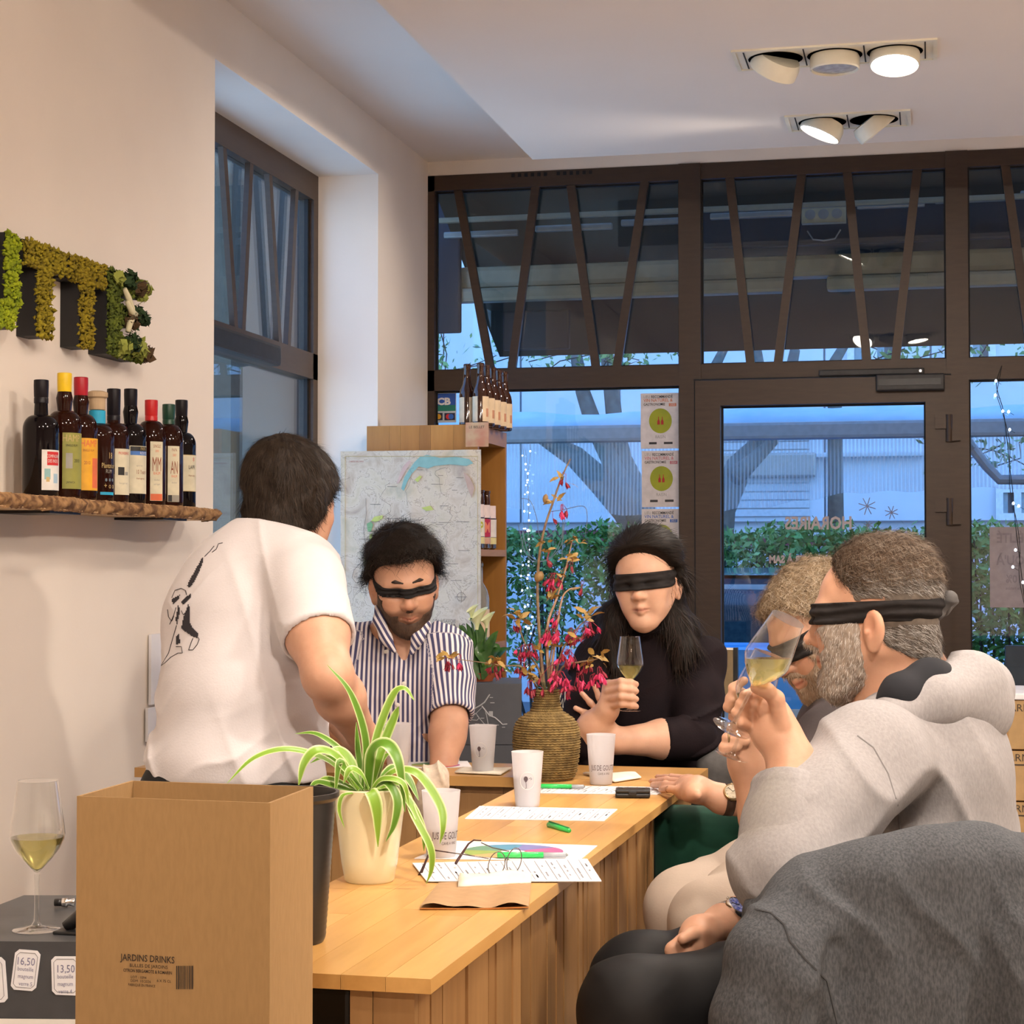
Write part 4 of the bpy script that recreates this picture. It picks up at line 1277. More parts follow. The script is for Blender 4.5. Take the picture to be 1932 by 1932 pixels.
# kraft paper pocket (folded bag) with an open lip
kp = [PZ(828, 1668, TZ), PZ(1003, 1662, TZ), PZ(997, 1716, TZ), PZ(792, 1717, TZ)]
t = thing('kraft_paper_bag', 'flat brown kraft paper bag near the counter edge', 'paper bag', (kp[3][0], kp[3][1], TZ))
V = []; Q = []; NU = 16
for j, zz in ((0, .004), (1, .009)):
    for i in range(NU + 1):
        u = i / NU
        for v_ in (0, .5, 1):
            A = kp[0] * (1 - u) + kp[1] * u; B_ = kp[3] * (1 - u) + kp[2] * u
            p = A * (1 - v_) + B_ * v_
            V.append((p[0], p[1], TZ + .0005 + (j * (.0025 + .005 * v_ * (.5 + .5 * math.sin(u * 9)) + .002 * math.sin(u * 17)) if v_ > 0 else j * .002)))
for j in (0, 1):
    for i in range(NU):
        for k in range(2):
            a = j * (NU + 1) * 3 + i * 3 + k
            Q.append((a, a + 1, a + 4, a + 3))
big_mesh('bag_sheets', V, Q, M_kraft, t, True)
MB().tube([kp[3] + np.array([0, 0, .002]), (kp[2] + kp[3]) / 2 + np.array([0, 0, .001]), kp[2] + np.array([0, 0, .003])], .0012, 6).obj('bag_seam', mat('amber_bag_lining', (.40, .14, .015), .6), t)
# napkins
def napkin(label, px, seed, h=.008):
    pts = [PZ(a, c_, TZ) for a, c_ in px]
    rs = np.random.RandomState(seed); V = []; Q = []; n_ = 10
    for j in (0, 1):
        for i in range(n_ + 1):
            for k in range(n_ + 1):
                u, v_ = i / n_, k / n_
                p = (pts[0] * (1 - u) + pts[1] * u) * (1 - v_) + (pts[3] * (1 - u) + pts[2] * u) * v_
                V.append((p[0], p[1], TZ + .0022 + (0 if j == 0 else .003 + h * (.5 + .5 * math.sin(u * 7 + seed) * math.cos(v_ * 3.2)) * (1 - abs(2 * v_ - 1) ** 4))))
    m_ = (n_ + 1) ** 2
    for i in range(n_):
        for k in range(n_):
            a = i * (n_ + 1) + k
            Q.append((a, a + 1, a + n_ + 2, a + n_ + 1)); Q.append((m_ + a, m_ + a + n_ + 1, m_ + a + n_ + 2, m_ + a + 1))
    for i in range(n_):
        for a, c_ in (((n_ + 1) * i, (n_ + 1) * (i + 1)), ((n_ + 1) * (i + 1) + n_, (n_ + 1) * i + n_), (i + 1, i), ((n_ + 1) * n_ + i, (n_ + 1) * n_ + i + 1)):
            Q.append((a, c_, c_ + m_, a + m_))
    return tag(big_mesh('paper_napkin', V, Q, mat('napkin_tissue', (.82, .76, .64), .8), None, True), label, 'napkin', 'paper napkins')
napkin('rolled white napkin on the kraft paper bag', [(868, 1655), (1004, 1654), (1002, 1670), (864, 1678)], 3, .010)
napkin('white napkin under the cup on the crossing counter', [(872, 1451), (965, 1452), (945, 1464), (858, 1460)], 5, .001)
napkin('white napkin right of the lettered cup', [(1100, 1462), (1195, 1462), (1210, 1470), (1160, 1478)], 8, .006)
# pens
M_green = mat('green_pen_plastic', (0.03, 0.62, 0.12), 0.3, coat=.5)
M_clear = mat('clear_grey_plastic', (0.45, 0.48, 0.52), 0.2)
def pen(label, a, c_, frac=.65):
    p, q_ = PZ(a[0], a[1], TZ + .007), PZ(c_[0], c_[1], TZ + .007)
    t = thing('pen', label, 'pen', (p[0], p[1], TZ), 'green pens')
    mid = p * (1 - frac) + q_ * frac
    MB().tube([p, p * .98 + q_ * .02, mid], [.0035, .0048, .0048], 10).obj('barrel', M_green, t, True)
    e = q_ * .97 + p * .03
    MB().tube([mid, e], [.0042, .0040], 10).obj('clear_part', M_clear, t, True)
    MB().tube([e, q_], [.0032, .0012], 8).obj('tip', M_steel, t, True)
pen('green pen lying behind the lens of the eyeglasses', (938, 1613), (1072, 1613))
pen('green pen right of the knitted vase foot', (1020, 1483), (1104, 1484), .7)
p, q_ = PZ(1036, 1556, TZ + .004), PZ(1074, 1567, TZ + .004)
t = thing('stray_green_cap', 'small green pen cap lying alone on the counter', 'pen cap', (p[0], p[1], TZ))
MB().tube([p, p * .5 + q_ * .5, q_], [.0055, .005, .004], 8).obj('cap', M_green, t, True)
MB().tube([p + [0, 0, .006], q_ + [0, 0, .004]], .0015, 6).obj('clip', mat('dark_green_plastic', (.015, .22, .06), .35), t, True)
# black case
p = PZ(1194, 1504, TZ)
t = thing('black_case', 'small flat black plastic case on the white form', 'case', (p[0], p[1], TZ), rotz=math.radians(8))
MB().box((-.035, -.023, .0018), (.035, .023, .010), bev=.003).obj('case_bottom', M_black, t, local=True)
MB().box((-.035, -.023, .0105), (.035, .023, .0175), bev=.003).obj('case_lid', M_black, t, local=True)
MB().box((-.008, -.026, .006), (.008, -.0225, .014), bev=.001).obj('latch', M_black, t, local=True)
for sx in (-.022, .022): MB().lathe([(0, .0178), (.003, .0178), (.003, .0183), (0, .0185)], 10, Matrix.Translation((sx, .01, 0))).obj('stud', mat('grey_plastic', (.04, .04, .04), .35), t, local=True)

# eyeglasses resting upside down on the form
M_wire = mat('thin_metal_wire', (0.25, 0.22, 0.22), 0.25, 1.0)
M_tipb = mat('brown_temple_tip', (0.05, 0.015, 0.015), 0.35)
gz = TZ + .004
e0 = PZ(960, 1650, gz)
t = thing('eyeglasses', 'thin-rimmed eyeglasses standing on the printed form', 'eyeglasses', e0)
dE = float((e0 - CAMP) @ FWD0)
def E(px, py, dd=0): return P(px, py, dE + dd)
for cx_, cy_, rx_, ry_ in ((937, 1631, 15.5, 24), (970, 1624, 13.5, 24)):
    pts = [E(cx_ + rx_ * math.cos(a) + 4 * math.sin(-a), cy_ + ry_ * math.sin(a), -.004 if cx_ < 950 else .02) for a in np.linspace(0, 2 * math.pi, 25)[:-1]]
    MB().tube(pts, .0008, 6, closed=True).obj('rim', M_wire, t, True)
    MB().poly([p * .999 + e0 * .001 for p in pts]).obj('lens', thin_glass('spectacle_lens_%d' % cx_, (.95, .97, .97)), t)
MB().tube([E(952, 1626, 0), E(956, 1618, .008), E(960, 1622, .014)], .0008, 6).obj('bridge', M_wire, t, True)
for pts, tip in (([(922, 1620, -.004), (880, 1613, .01), (845, 1608, .02)], [(845, 1608, .02), (818, 1604, .03), (808, 1614, .03), (795, 1645, .02), (790, 1653, .018)]),
                 ([(960, 1606, .02), (930, 1600, .05), (908, 1590, .07)], [(908, 1586, .08), (894, 1585, .08), (884, 1592, .08), (864, 1622, .07), (860, 1629, .06)])):
    MB().tube([E(*p) for p in pts], .0009, 6).obj('temple', M_wire, t, True)
    MB().tube([E(*p) for p in tip], [.001, .0012, .0015, .0024, .0022], 8).obj('temple_tip', M_tipb, t, True)
# ================================================================== LEFT WALL: moss letters, shelf, bottles
M_blkl = mat('black_letter_side', (0.012, 0.011, 0.012), 0.6)
def moss_mat(name, a, c_): return mat(name, a, 0.95, col2=c_, scale=55, lo=.3, hi=.7)
M_moss = [moss_mat('bright_moss', (.36, .42, .01), (.16, .22, .006)), moss_mat('olive_moss', (.33, .26, .012), (.16, .12, .006)),
          moss_mat('golden_moss', (.32, .24, .010), (.17, .125, .006)), moss_mat('forest_moss', (.12, .15, .012), (.05, .07, .008))]
ZL0, ZL1 = 1.765, 1.985
def letter(ch, y0, strokes, mm, label):
    """strokes: boxes (y0,y1,z0,z1) in letter units 0..1 across, 0..1 up"""
    t = thing('moss_letter', label, 'letter', (WX, y0 + .1, ZL0), 'moss letters on the left wall')
    W = .205
    b = MB()
    boxes = []
    for (a, c_, e, g) in strokes:
        lo = (WX, y0 + a * W, ZL0 + e * (ZL1 - ZL0)); hi = (WX + .052, y0 + c_ * W, ZL0 + g * (ZL1 - ZL0))
        boxes.append((lo, hi)); b.box(lo, hi)
    b.obj('letter_body', M_blkl, t)
    rs = np.random.RandomState(ord(ch) + int(y0 * 100))
    V = []; Fq = []
    for lo, hi in boxes:
        n_ = int((hi[1] - lo[1]) * (hi[2] - lo[2]) / 2.2e-5)
        for i in range(n_):
            c_ = np.array([WX + .050 + rs.uniform(0, .012), rs.uniform(lo[1] - .002, hi[1] + .002), rs.uniform(lo[2] - .002, hi[2] + .002)])
            s = rs.uniform(.0035, .007)
            d = rs.normal(size=(6, 3)) * s * .35
            base = len(V)
            for k, ax in enumerate(((1, 0, 0), (-1, 0, 0), (0, 1, 0), (0, -1, 0), (0, 0, 1), (0, 0, -1))):
                V.append(c_ + np.array(ax) * s + d[k])
            for f in ((0, 2, 4), (2, 1, 4), (1, 3, 4), (3, 0, 4), (2, 0, 5), (1, 2, 5), (3, 1, 5), (0, 3, 5)):
                Fq.append([base + j for j in f])
    o = big_mesh('moss', V, Fq, mm, t, False); o['kind'] = 'stuff'
    return t
Y0 = PX(47, 500, WX + .06)[1] + .004
letter('U', Y0 - .232, [(0, .3, .25, 1), (.7, 1, .25, 1), (.08, .92, 0, .27)], M_moss[0], 'bright green moss letter U cut by the left picture edge')
letter('T', Y0, [(0, 1, .74, 1), (.34, .66, 0, .74)], M_moss[1], 'olive moss letter T next to the U')
letter('T', Y0 + .229, [(0, 1, .74, 1), (.34, .66, 0, .74)], M_moss[2], 'golden olive moss letter T next to the E')
tE = letter('E', Y0 + .458, [(0, .32, 0, 1), (.32, .98, .76, 1), (.32, .85, .4, .62), (.32, .98, 0, .24)], M_moss[3], 'moss letter E with dark lichen tufts and pale twigs')
rs = np.random.RandomState(5)
M_lich = [mat('dark_lichen', (.02, .045, .012), .9), mat('brown_lichen', (.09, .05, .02), .9), mat('pale_green_lichen', (.30, .33, .06), .9), mat('cream_lichen', (.66, .60, .40), .9)]
for (cy, cz, r, mi, k) in ((.45, .92, .030, 0, 90), (.80, .86, .026, 1, 80), (.95, .88, .022, 2, 70), (.86, .80, .024, 2, 50), (.72, .52, .030, 0, 90), (.92, .52, .022, 0, 60), (.55, .45, .03, 1, 60),
                        (.50, .18, .034, 0, 90), (.75, .12, .030, 2, 90), (.98, .10, .026, 1, 80), (.30, .1, .03, 2, 60), (.12, .9, .02, 2, 50)):
    c_ = np.array([WX + .066, Y0 + .458 + cy * .205, ZL0 + cz * .22])
    V = []; Fq = []
    for i in range(k):
        d = rs.normal(size=3); d[0] = abs(d[0]); d /= np.linalg.norm(d)
        p = c_ + d * r * rs.uniform(.3, 1); q_ = rs.normal(size=3) * .006
        bq = len(V); V += [p - q_, p + np.cross(q_, d) * .8 + d * .004, p + q_, p - np.cross(q_, d) * .8]
        Fq.append([bq, bq + 1, bq + 2, bq + 3])
    o = big_mesh('lichen_tuft', V, Fq, M_lich[mi], tE, False); o['kind'] = 'stuff'
yE = Y0 + .458
for pts in ([(.28, .80), (.40, .70), (.52, .60), (.60, .50)], [(.60, .52), (.45, .42), (.38, .30)], [(.35, .66), (.5, .55), (.7, .52)]):
    MB().tube([(WX + .075, yE + a * .205, ZL0 + c_ * .22) for a, c_ in pts], [.006, .009, .007, .003][:len(pts)], 7).obj('pale_twig', M_lich[3], tE, True)

# live-edge plank shelf
M_bark2 = mat('rough_bark', (.36, .20, .085), .9, col2=(.13, .06, .025), scale=38, bump=1.0, lo=.4, hi=.62)
W_plank = wood('live_edge_wood', (.50, .30, .13), (.62, .42, .21), 'Y', 8, .5)
ZS = 1.376
t = thing('live_edge_shelf', 'live-edge plank shelf with rough bark carrying the dark bottles', 'shelf', (WX, 4.4, ZS - .03))
ys = np.linspace(3.30, 5.02, 60)
def fe(y): return -1.955 + .010 * math.sin(y * 7) + .006 * math.sin(y * 19 + 1) + (.0 if y < 4.93 else -(y - 4.93) * .9)
b = MB()
top = [(fe(y) - .012, y) for y in ys]
b.poly([(WX, ys[0], ZS - .030)] + [(x, y, ZS - .030) for x, y in top] + [(WX, ys[-1], ZS - .030)], .030, (0, 0, 1))
b.obj('plank', W_plank, t)
V = []; Q = []
M_ = 9
nrs = np.random.RandomState(8)
ys2 = np.linspace(3.30, 5.02, 240)
for i, y in enumerate(ys2):
    for k in range(M_):
        a = k / (M_ - 1)
        z = ZS + .001 - .034 * a
        x = fe(y) - .013 + .012 * math.sin(math.pi * min(1, a * 1.1)) ** .6 + nrs.normal(0, .0016) + .003 * math.sin(y * 60 + a * 6)
        V.append((x, y, z + nrs.normal(0, .0008)))
for i in range(len(ys2) - 1):
    for k in range(M_ - 1):
        Q.append((i * M_ + k, i * M_ + k + 1, (i + 1) * M_ + k + 1, (i + 1) * M_ + k))
big_mesh('bark_edge', V, Q, M_bark2, t, True)
for yy in (3.95, 4.60):
    MB().box((WX, yy, ZS - .037), (WX + .14, yy + .16, ZS - .0305)).obj('bracket', M_black, t)

# bottles
M_bg = mat('dark_bottle_glass', (.004, .003, .004), .06, col2=(.005, .003, .004), spec=.28)
M_bgr = mat('amber_bottle_glass', (.022, .005, .003), .06, col2=(.018, .004, .002), spec=.28)
M_clearb = mat('clear_bottle', (.25, .24, .22), .08, coat=.5)
M_lab = {}
def lm(n_, c_): 
    if n_ not in M_lab: M_lab[n_] = mat('label_' + n_, c_, .55)
    return M_lab[n_]
LABC = dict(cream=(.72, .66, .48), white=(.72, .70, .66), olive=(.30, .29, .06), orange=(.80, .40, .02), red=(.60, .02, .02), blue=(.06, .18, .52), sky=(.02, .38, .62), black=(.02, .02, .02), gold=(.55, .40, .16), orangered=(.75, .16, .06), teal=(.25, .45, .45), brownink=(.30, .08, .03), grey=(.35, .33, .28), lblue=(.35, .5, .62), yellow=(.86, .56, .01), green=(.008, .045, .025))
for k, v in LABC.items(): lm(k, v)
def arc_patch(r, z0, z1, a0, a1, n_=14, off=.0006):
    V = []; F_ = []
    for i in range(n_ + 1):
        a = a0 + (a1 - a0) * i / n_
        V += [((r + off) * math.cos(a), (r + off) * math.sin(a), z0), ((r + off) * math.cos(a), (r + off) * math.sin(a), z1)]
    for i in range(n_): F_.append((2 * i, 2 * i + 2, 2 * i + 3, 2 * i + 1))
    return V, F_
def btext(s, r, z, ang, size, m, parent, squash=.7, bold=0.0):
    o = text_mesh('label_print', s, size, Matrix.Identity(4), m, None, bold=bold, squash=squash)
    for v in o.data.vertices:
        x, y_, _ = v.co
        th_ = ang + x / (r + .0012)
        v.co = ((r + .0012) * math.cos(th_), (r + .0012) * math.sin(th_), z + y_)
    o.parent = parent
def bottle(label, px, pytop, r, kind, cap, glass, labels, texts, X=-2.035, group='dark rum bottles on the plank shelf', capfrac=.2):
    y = PX(px, 850, X)[1]
    H = PX(px, pytop, X)[2] - ZS
    t = thing('liquor_bottle', label, 'bottle', (X, y, ZS + .0005), group)
    sh = .58 * H if kind != 'tall' else .62 * H      # shoulder height
    nk = .70 * H if kind != 'tall' else .80 * H
    rn = .0145
    pr = [(0, .004), (r * .6, .002), (r * .9, 0), (r, .006), (r, sh)]
    for i in range(1, 9):
        a = i / 8 * math.pi / 2
        pr.append((rn + .002 + (r - rn - .002) * math.cos(a), sh + (nk - sh) * math.sin(a)))
    if kind == 'bulge': pr += [(rn + .003, nk + .01), (rn + .0055, nk + .03), (rn + .001, nk + .05)]
    pr += [(rn, H * .86), (rn, H - .004), (rn * .9, H - .002), (0, H - .002)]
    auto_smooth(MB().lathe(pr, 36).obj('glass', glass, t, local=True), 50)
    hc = H * (1 - capfrac)
    auto_smooth(MB().lathe([(rn + .0012, hc), (rn + .0022, hc + .001), (rn + .0022, hc + .012), (rn + .0014, hc + .014), (rn + .0022, hc + .016), (rn + .003, H * .95), (rn + .0028, H - .001), (rn + .001, H), (0, H)], 28).obj('cap', cap, t, local=True), 35)
    A = math.atan2(-y, -X)   # direction to the camera
    for (c0_, z0, z1, a0, a1, nm) in labels:
        V, F_ = arc_patch(r, H * z0, H * z1, A + a0, A + a1, off=.0006 + .0002 * c0_)
        mesh('label_paper', V, F_, lm(nm, LABC[nm]), t, True, True)
    for (s, z, a, size, nm, sq) in texts:
        btext(s, r, H * z, A + a, size, lm(nm, LABC[nm]), t, sq)
    return t
C_ = lm
capb = mat('black_cap', (.008, .006, .009), .35, spec=.25); capr = mat('red_cap', (.42, .008, .02), .35); capr2 = mat('bright_red_cap', (.55, .012, .012), .35)
cap_y = mat('yellow_cap', (.86, .56, .01), .4); capg = mat('green_cap', (.008, .05, .028), .35); cork = mat('cork', (.50, .36, .22), .8)
bottle('black bottle with a white label and red roundel, leftmost on the shelf', 77, 717, .042, 'n', capb, M_bg,
       [(0, .06, .40, .05, 1.35, 'white'), (1, .27, .385, .35, 1.2, 'red'), (1, .15, .24, .2, .55, 'teal'), (1, .12, .2, .75, 1.1, 'lblue'), (1, .08, .115, .6, 1.2, 'white'), (1, .13, .17, .3, .5, 'gold')],
       [('COMPAGNIE', .345, .75, .011, 'white', .6), ('DES INDES', .305, .75, .011, 'white', .6)])
bottle('bottle with a yellow cap and an olive label', 121, 704, .041, 'bulge', cap_y, M_bgr,
       [(0, .08, .52, -.1, 1.35, 'olive'), (1, .24, .36, .1, .5, 'grey')], [('HAMP', .475, .45, .024, 'gold', .75), ('SINGLE RUM', .42, .45, .008, 'black', .7), ('2010', .30, .8, .012, 'black', .7), ('JAMAICA', .13, .4, .007, 'black', .8)])
bottle('bottle with a dark red cap and an orange label', 152, 712, .041, 'bulge', capr, M_bgr,
       [(0, .08, .50, -.05, 1.4, 'orange'), (1, .1, .34, .75, 1.3, 'orangered')], [('HAMP', .455, .55, .024, 'orangered', .75), ('SINGLE RUM', .40, .5, .008, 'brownink', .7), ('2010', .3, .4, .012, 'brownink', .7)])
t = bottle('wide-necked bottle with a cork and a sky blue neck band', 183, 738, .043, 'n', cork, M_bgr,
       [(0, .06, .085, .2, 1.2, 'sky')], [('18', .41, .85, .022, 'gold', .7), ('Plantation', .32, .75, .018, 'gold', .6), ('RUM', .27, .75, .014, 'grey', .7), ('* * *', .18, .8, .02, 'lblue', .8), ('+ o x', .14, .8, .02, 'gold', .8)], capfrac=.12)
H4 = PX(183, 738, -2.035)[2] - ZS
MB().lathe([(.0155, H4 * .70), (.0205, H4 * .705), (.0205, H4 * .82), (.0155, H4 * .825)], 28).obj('neck_band', lm('sky', LABC['sky']), t, local=True)
MB().lathe([(.0155, H4 * .825), (.0200, H4 * .83), (.0205, H4 * .93), (.026, H4 * .945), (.026, H4 * .985), (.02, H4 * .995), (0, H4)], 28).obj('stopper', cork, t, local=True)
bottle('bottle with a long black cap and a cream label of a ship', 214, 734, .040, 'n', capb, M_bgr,
       [(0, .07, .47, .1, 1.4, 'cream'), (1, .24, .31, .3, .75, 'black'), (1, .24, .27, .8, 1.1, 'grey')], [('PROVIDENCE', .43, .75, .010, 'red', .6), ('fine aged rum', .17, .7, .007, 'grey', .7)], capfrac=.28)
bottle('bottle with a black cap and a label headed in blue', 246, 734, .041, 'bulge', capb, M_bg,
       [(0, .09, .50, -.05, 1.4, 'cream'), (1, .455, .495, 0, 1.35, 'black'), (1, .42, .455, 0, 1.35, 'blue')], [('PAPA', .475, .9, .012, 'gold', .7), ('ROUYO', .437, .95, .011, 'white', .7), ('10 Years', .275, .75, .016, 'brownink', .6), ('aged in oak', .33, .6, .006, 'grey', .7), ('rhum agricole', .22, .7, .007, 'brownink', .7)])
bottle('bottle with a bright red cap and a narrow cream label edged orange', 285, 755, .040, 'tall', capr2, M_bgr,
       [(0, .045, .60, -.05, .85, 'cream'), (1, .047, .11, -.02, .82, 'orangered')], [('SINGLE', .555, .4, .012, 'brownink', .55), ('2005', .51, .4, .009, 'orangered', .6), ('MM', .38, .4, .055, 'brownink', .32), ('RHUM', .30, .4, .012, 'orangered', .6), ('distilled', .24, .4, .007, 'grey', .7), ('and aged', .20, .4, .007, 'grey', .7)])
bottle('bottle with a dark green cap and a narrow cream label edged black', 318, 763, .040, 'tall', capg, M_bgr,
       [(0, .045, .585, -.05, .8, 'cream'), (1, .047, .11, -.02, .25, 'black'), (1, .047, .11, .26, .78, 'grey')], [('PAPA', .545, .4, .012, 'brownink', .55), ('2007', .495, .4, .009, 'orangered', .6), ('AN', .37, .4, .05, 'brownink', .3), ('RHUM', .29, .4, .010, 'orangered', .6), ('distilled', .23, .4, .007, 'grey', .7)], X=-2.02)
bottle('black-capped bottle with a square cream label, last on the shelf', 342, 755, .041, 'bulge', capb, M_bg,
       [(0, .155, .49, .0, 1.4, 'gold'), (1, .16, .485, .03, 1.4, 'cream')], [("LAPR", .375, .8, .016, 'black', .7), ('*', .43, .95, .03, 'red', .7), ('rhum vieux', .30, .8, .008, 'brownink', .7)], X=-2.05)

# small cards on the wall behind the standing man
for lab, (p0, p1, x0) in (('white card pinned to the wall above another, behind the white T-shirt', (1195, 1330, 290)), ('small white card pinned low on the wall behind the white T-shirt', (1332, 1400, 284))):
    a, c_ = PX(x0, p1, WX + .02), PX(x0 + 24, p0, WX + .02)
    o = MB().box((WX + .004, a[1], min(a[2], c_[2])), (WX + .012, a[1] + .16, max(a[2], c_[2]))).obj('wall_card', M_paper); tag(o, lab, 'card', 'white cards on the left wall')

# ---- dark metal unit with price tags, wine glass on it
M_dg = mat('dark_grey_metal', (.075, .078, .085), .38, .2, col2=(.065, .068, .075))
zt_ = .668
fq = [PZ(-170, 1775, zt_), PZ(300, 1778, zt_), PZ(330, 1689, zt_), PZ(45, 1689, zt_), PZ(-170, 1775, zt_) + (PZ(45, 1689, zt_) - PZ(0, 1707, zt_)) * 1.4]
fq = [PZ(-150, 1775, zt_), PZ(300, 1778, zt_), PZ(330, 1689, zt_), PZ(45, 1689, zt_), PZ(-100, 1745, zt_)]
t = thing('grey_metal_unit', 'low dark grey metal unit with price tags in the lower left corner', 'cabinet', (fq[0][0], fq[0][1], .556))
MB().poly([(p[0], p[1], .556) for p in fq], .112, (0, 0, 1)).obj('body', M_dg, t)
t2_ = thing('white_cabinet', 'white cabinet under the dark grey metal unit', 'cabinet', (fq[0][0], fq[0][1], 0))
MB().poly([(p[0], p[1], 0.0) for p in fq], .5555, (0, 0, 1)).obj('body', M_white, t2_)
fd2 = fq[1] - fq[0]; fd2 /= np.linalg.norm(fd2); nr2 = np.array([fd2[1], -fd2[0], 0])
def ontag(px, py, e=.002):
    r = ray(px, py); return CAMP + r * (((fq[0] - CAMP) @ nr2) / (r @ nr2)) + nr2 * e
M_hand = mat('blue_pen_ink', (.18, .18, .30), .7); M_tagb = mat('tag_border', (.20, .19, .20), .7)
for lab, corners, lines in (('white price tag with handwriting, middle one on the grey unit', [(30, 1790), (78, 1794), (68, 1870), (20, 1866)], ['16,50', 'bouteille', 'magnum', 'verre 5']),
                     ('white price tag with handwriting beside the carton on the grey unit', [(97, 1804), (150, 1804), (150, 1878), (99, 1876)], ['13,50', 'bouteille', 'magnum', 'verre 4']),
                     ('white price tag cut by the left picture edge', [(-60, 1802), (10, 1806), (16, 1890), (-60, 1895)], [])):
    pts = []
    for i in range(4):      # clipped corners
        a, b0, b1 = np.array(corners[i]), np.array(corners[i - 1]), np.array(corners[(i + 1) % 4])
        pts += [a + (b0 - a) / np.linalg.norm(b0 - a) * 7, a + (b1 - a) / np.linalg.norm(b1 - a) * 7]
    tg_ = thing('price_tag', lab, 'price tag', ontag(*corners[3]), 'price tags on the grey unit')
    MB().poly([ontag(a, c_, .0008) for a, c_ in pts], .0012, nr2).obj('card', M_paper, tg_)
    cx_ = sum(a for a, _ in corners) / 4; cy_ = sum(c_ for _, c_ in corners) / 4
    ring = [ontag(cx_ + (a - cx_) * .82, cy_ + (c_ - cy_) * .86, .0023) for a, c_ in pts]
    MB().tube(ring, .0004, 4, closed=True).obj('border_line', M_tagb, tg_)
    ex = ontag(corners[1][0], corners[1][1]) - ontag(corners[0][0], corners[0][1]); ey = ontag(corners[0][0], corners[0][1]) - ontag(corners[3][0], corners[3][1])
    for k, s in enumerate(lines):
        text_mesh('handwriting', s, (.016 if k == 0 else .0085), frame(ontag(cx_, corners[0][1] + 24 + k * 14, .0024), ex, ey), M_hand, tg_, squash=.8)
# corkscrew/stopper bits on the unit
b0 = PZ(122, 1712, zt_)
t = thing('bottle_stopper', 'chrome bottle stopper lying on the grey unit', 'stopper', (b0[0], b0[1], zt_))
e = np.array([RIGHT[0], RIGHT[1], 0])
MB().tube([b0 + e * -.016 + [0, 0, .008], b0 + e * -.004 + [0, 0, .008]], .006, 12).obj('rubber', M_black, t, True)
MB().tube([b0 + e * -.004 + [0, 0, .008], b0 + e * .004 + [0, 0, .008], b0 + e * .006 + [0, 0, .008], b0 + e * .016 + [0, 0, .008]], [.007, .008, .005, .007], 12).obj('chrome_head', MATS['chrome'], t, True)
b0 = PZ(122, 1762, zt_)
t = thing('black_stand', 'small black wedge stand on the grey unit against the carton', 'stand', (b0[0], b0[1], zt_))
MB().box((b0[0] - .015, b0[1] - .01, zt_), (b0[0] + .05, b0[1] + .04, zt_ + .005), bev=.002).obj('foot', M_black, t)
MB().tube([b0 + [-.003, .01, .008], b0 + [.02, .015, .026], b0 + [.04, .018, .03]], [.009, .012, .012], 10).obj('head', M_black, t, True)

# ---- wine glass builder (local, foot at z=0)
def wine_mat(name, col):
    m = bpy.data.materials.new(name); m.use_nodes = True
    n = m.node_tree.nodes; l = m.node_tree.links
    pb = n['Principled BSDF']; n.remove(pb)
    tr = n.new('ShaderNodeBsdfTransparent'); tr.inputs[0].default_value = tuple(col) + (1,)
    gl = n.new('ShaderNodeBsdfGlossy'); gl.inputs['Roughness'].default_value = .03
    df = n.new('ShaderNodeBsdfTranslucent'); df.inputs[0].default_value = (.92, .84, .42, 1)
    lw = n.new('ShaderNodeFresnel'); lw.inputs[0].default_value = 1.33
    m0 = n.new('ShaderNodeMixShader'); m0.inputs[0].default_value = .30
    l.new(tr.outputs[0], m0.inputs[1]); l.new(df.outputs[0], m0.inputs[2])
    mx = n.new('ShaderNodeMixShader'); l.new(lw.outputs[0], mx.inputs[0]); l.new(m0.outputs[0], mx.inputs[1]); l.new(gl.outputs[0], mx.inputs[2])
    l.new(mx.outputs[0], n['Material Output'].inputs[0]); return m
M_wine = wine_mat('white_wine', (.96, .92, .62))
BOWL = [(.004, .086), (.009, .091), (.021, .104), (.033, .120), (.0395, .134), (.0405, .142), (.039, .156), (.0355, .178), (.0315, .205), (.0295, .220)]
def bowl_r(z): return float(np.interp(z, [b for _, b in BOWL], [a for a, _ in BOWL]))
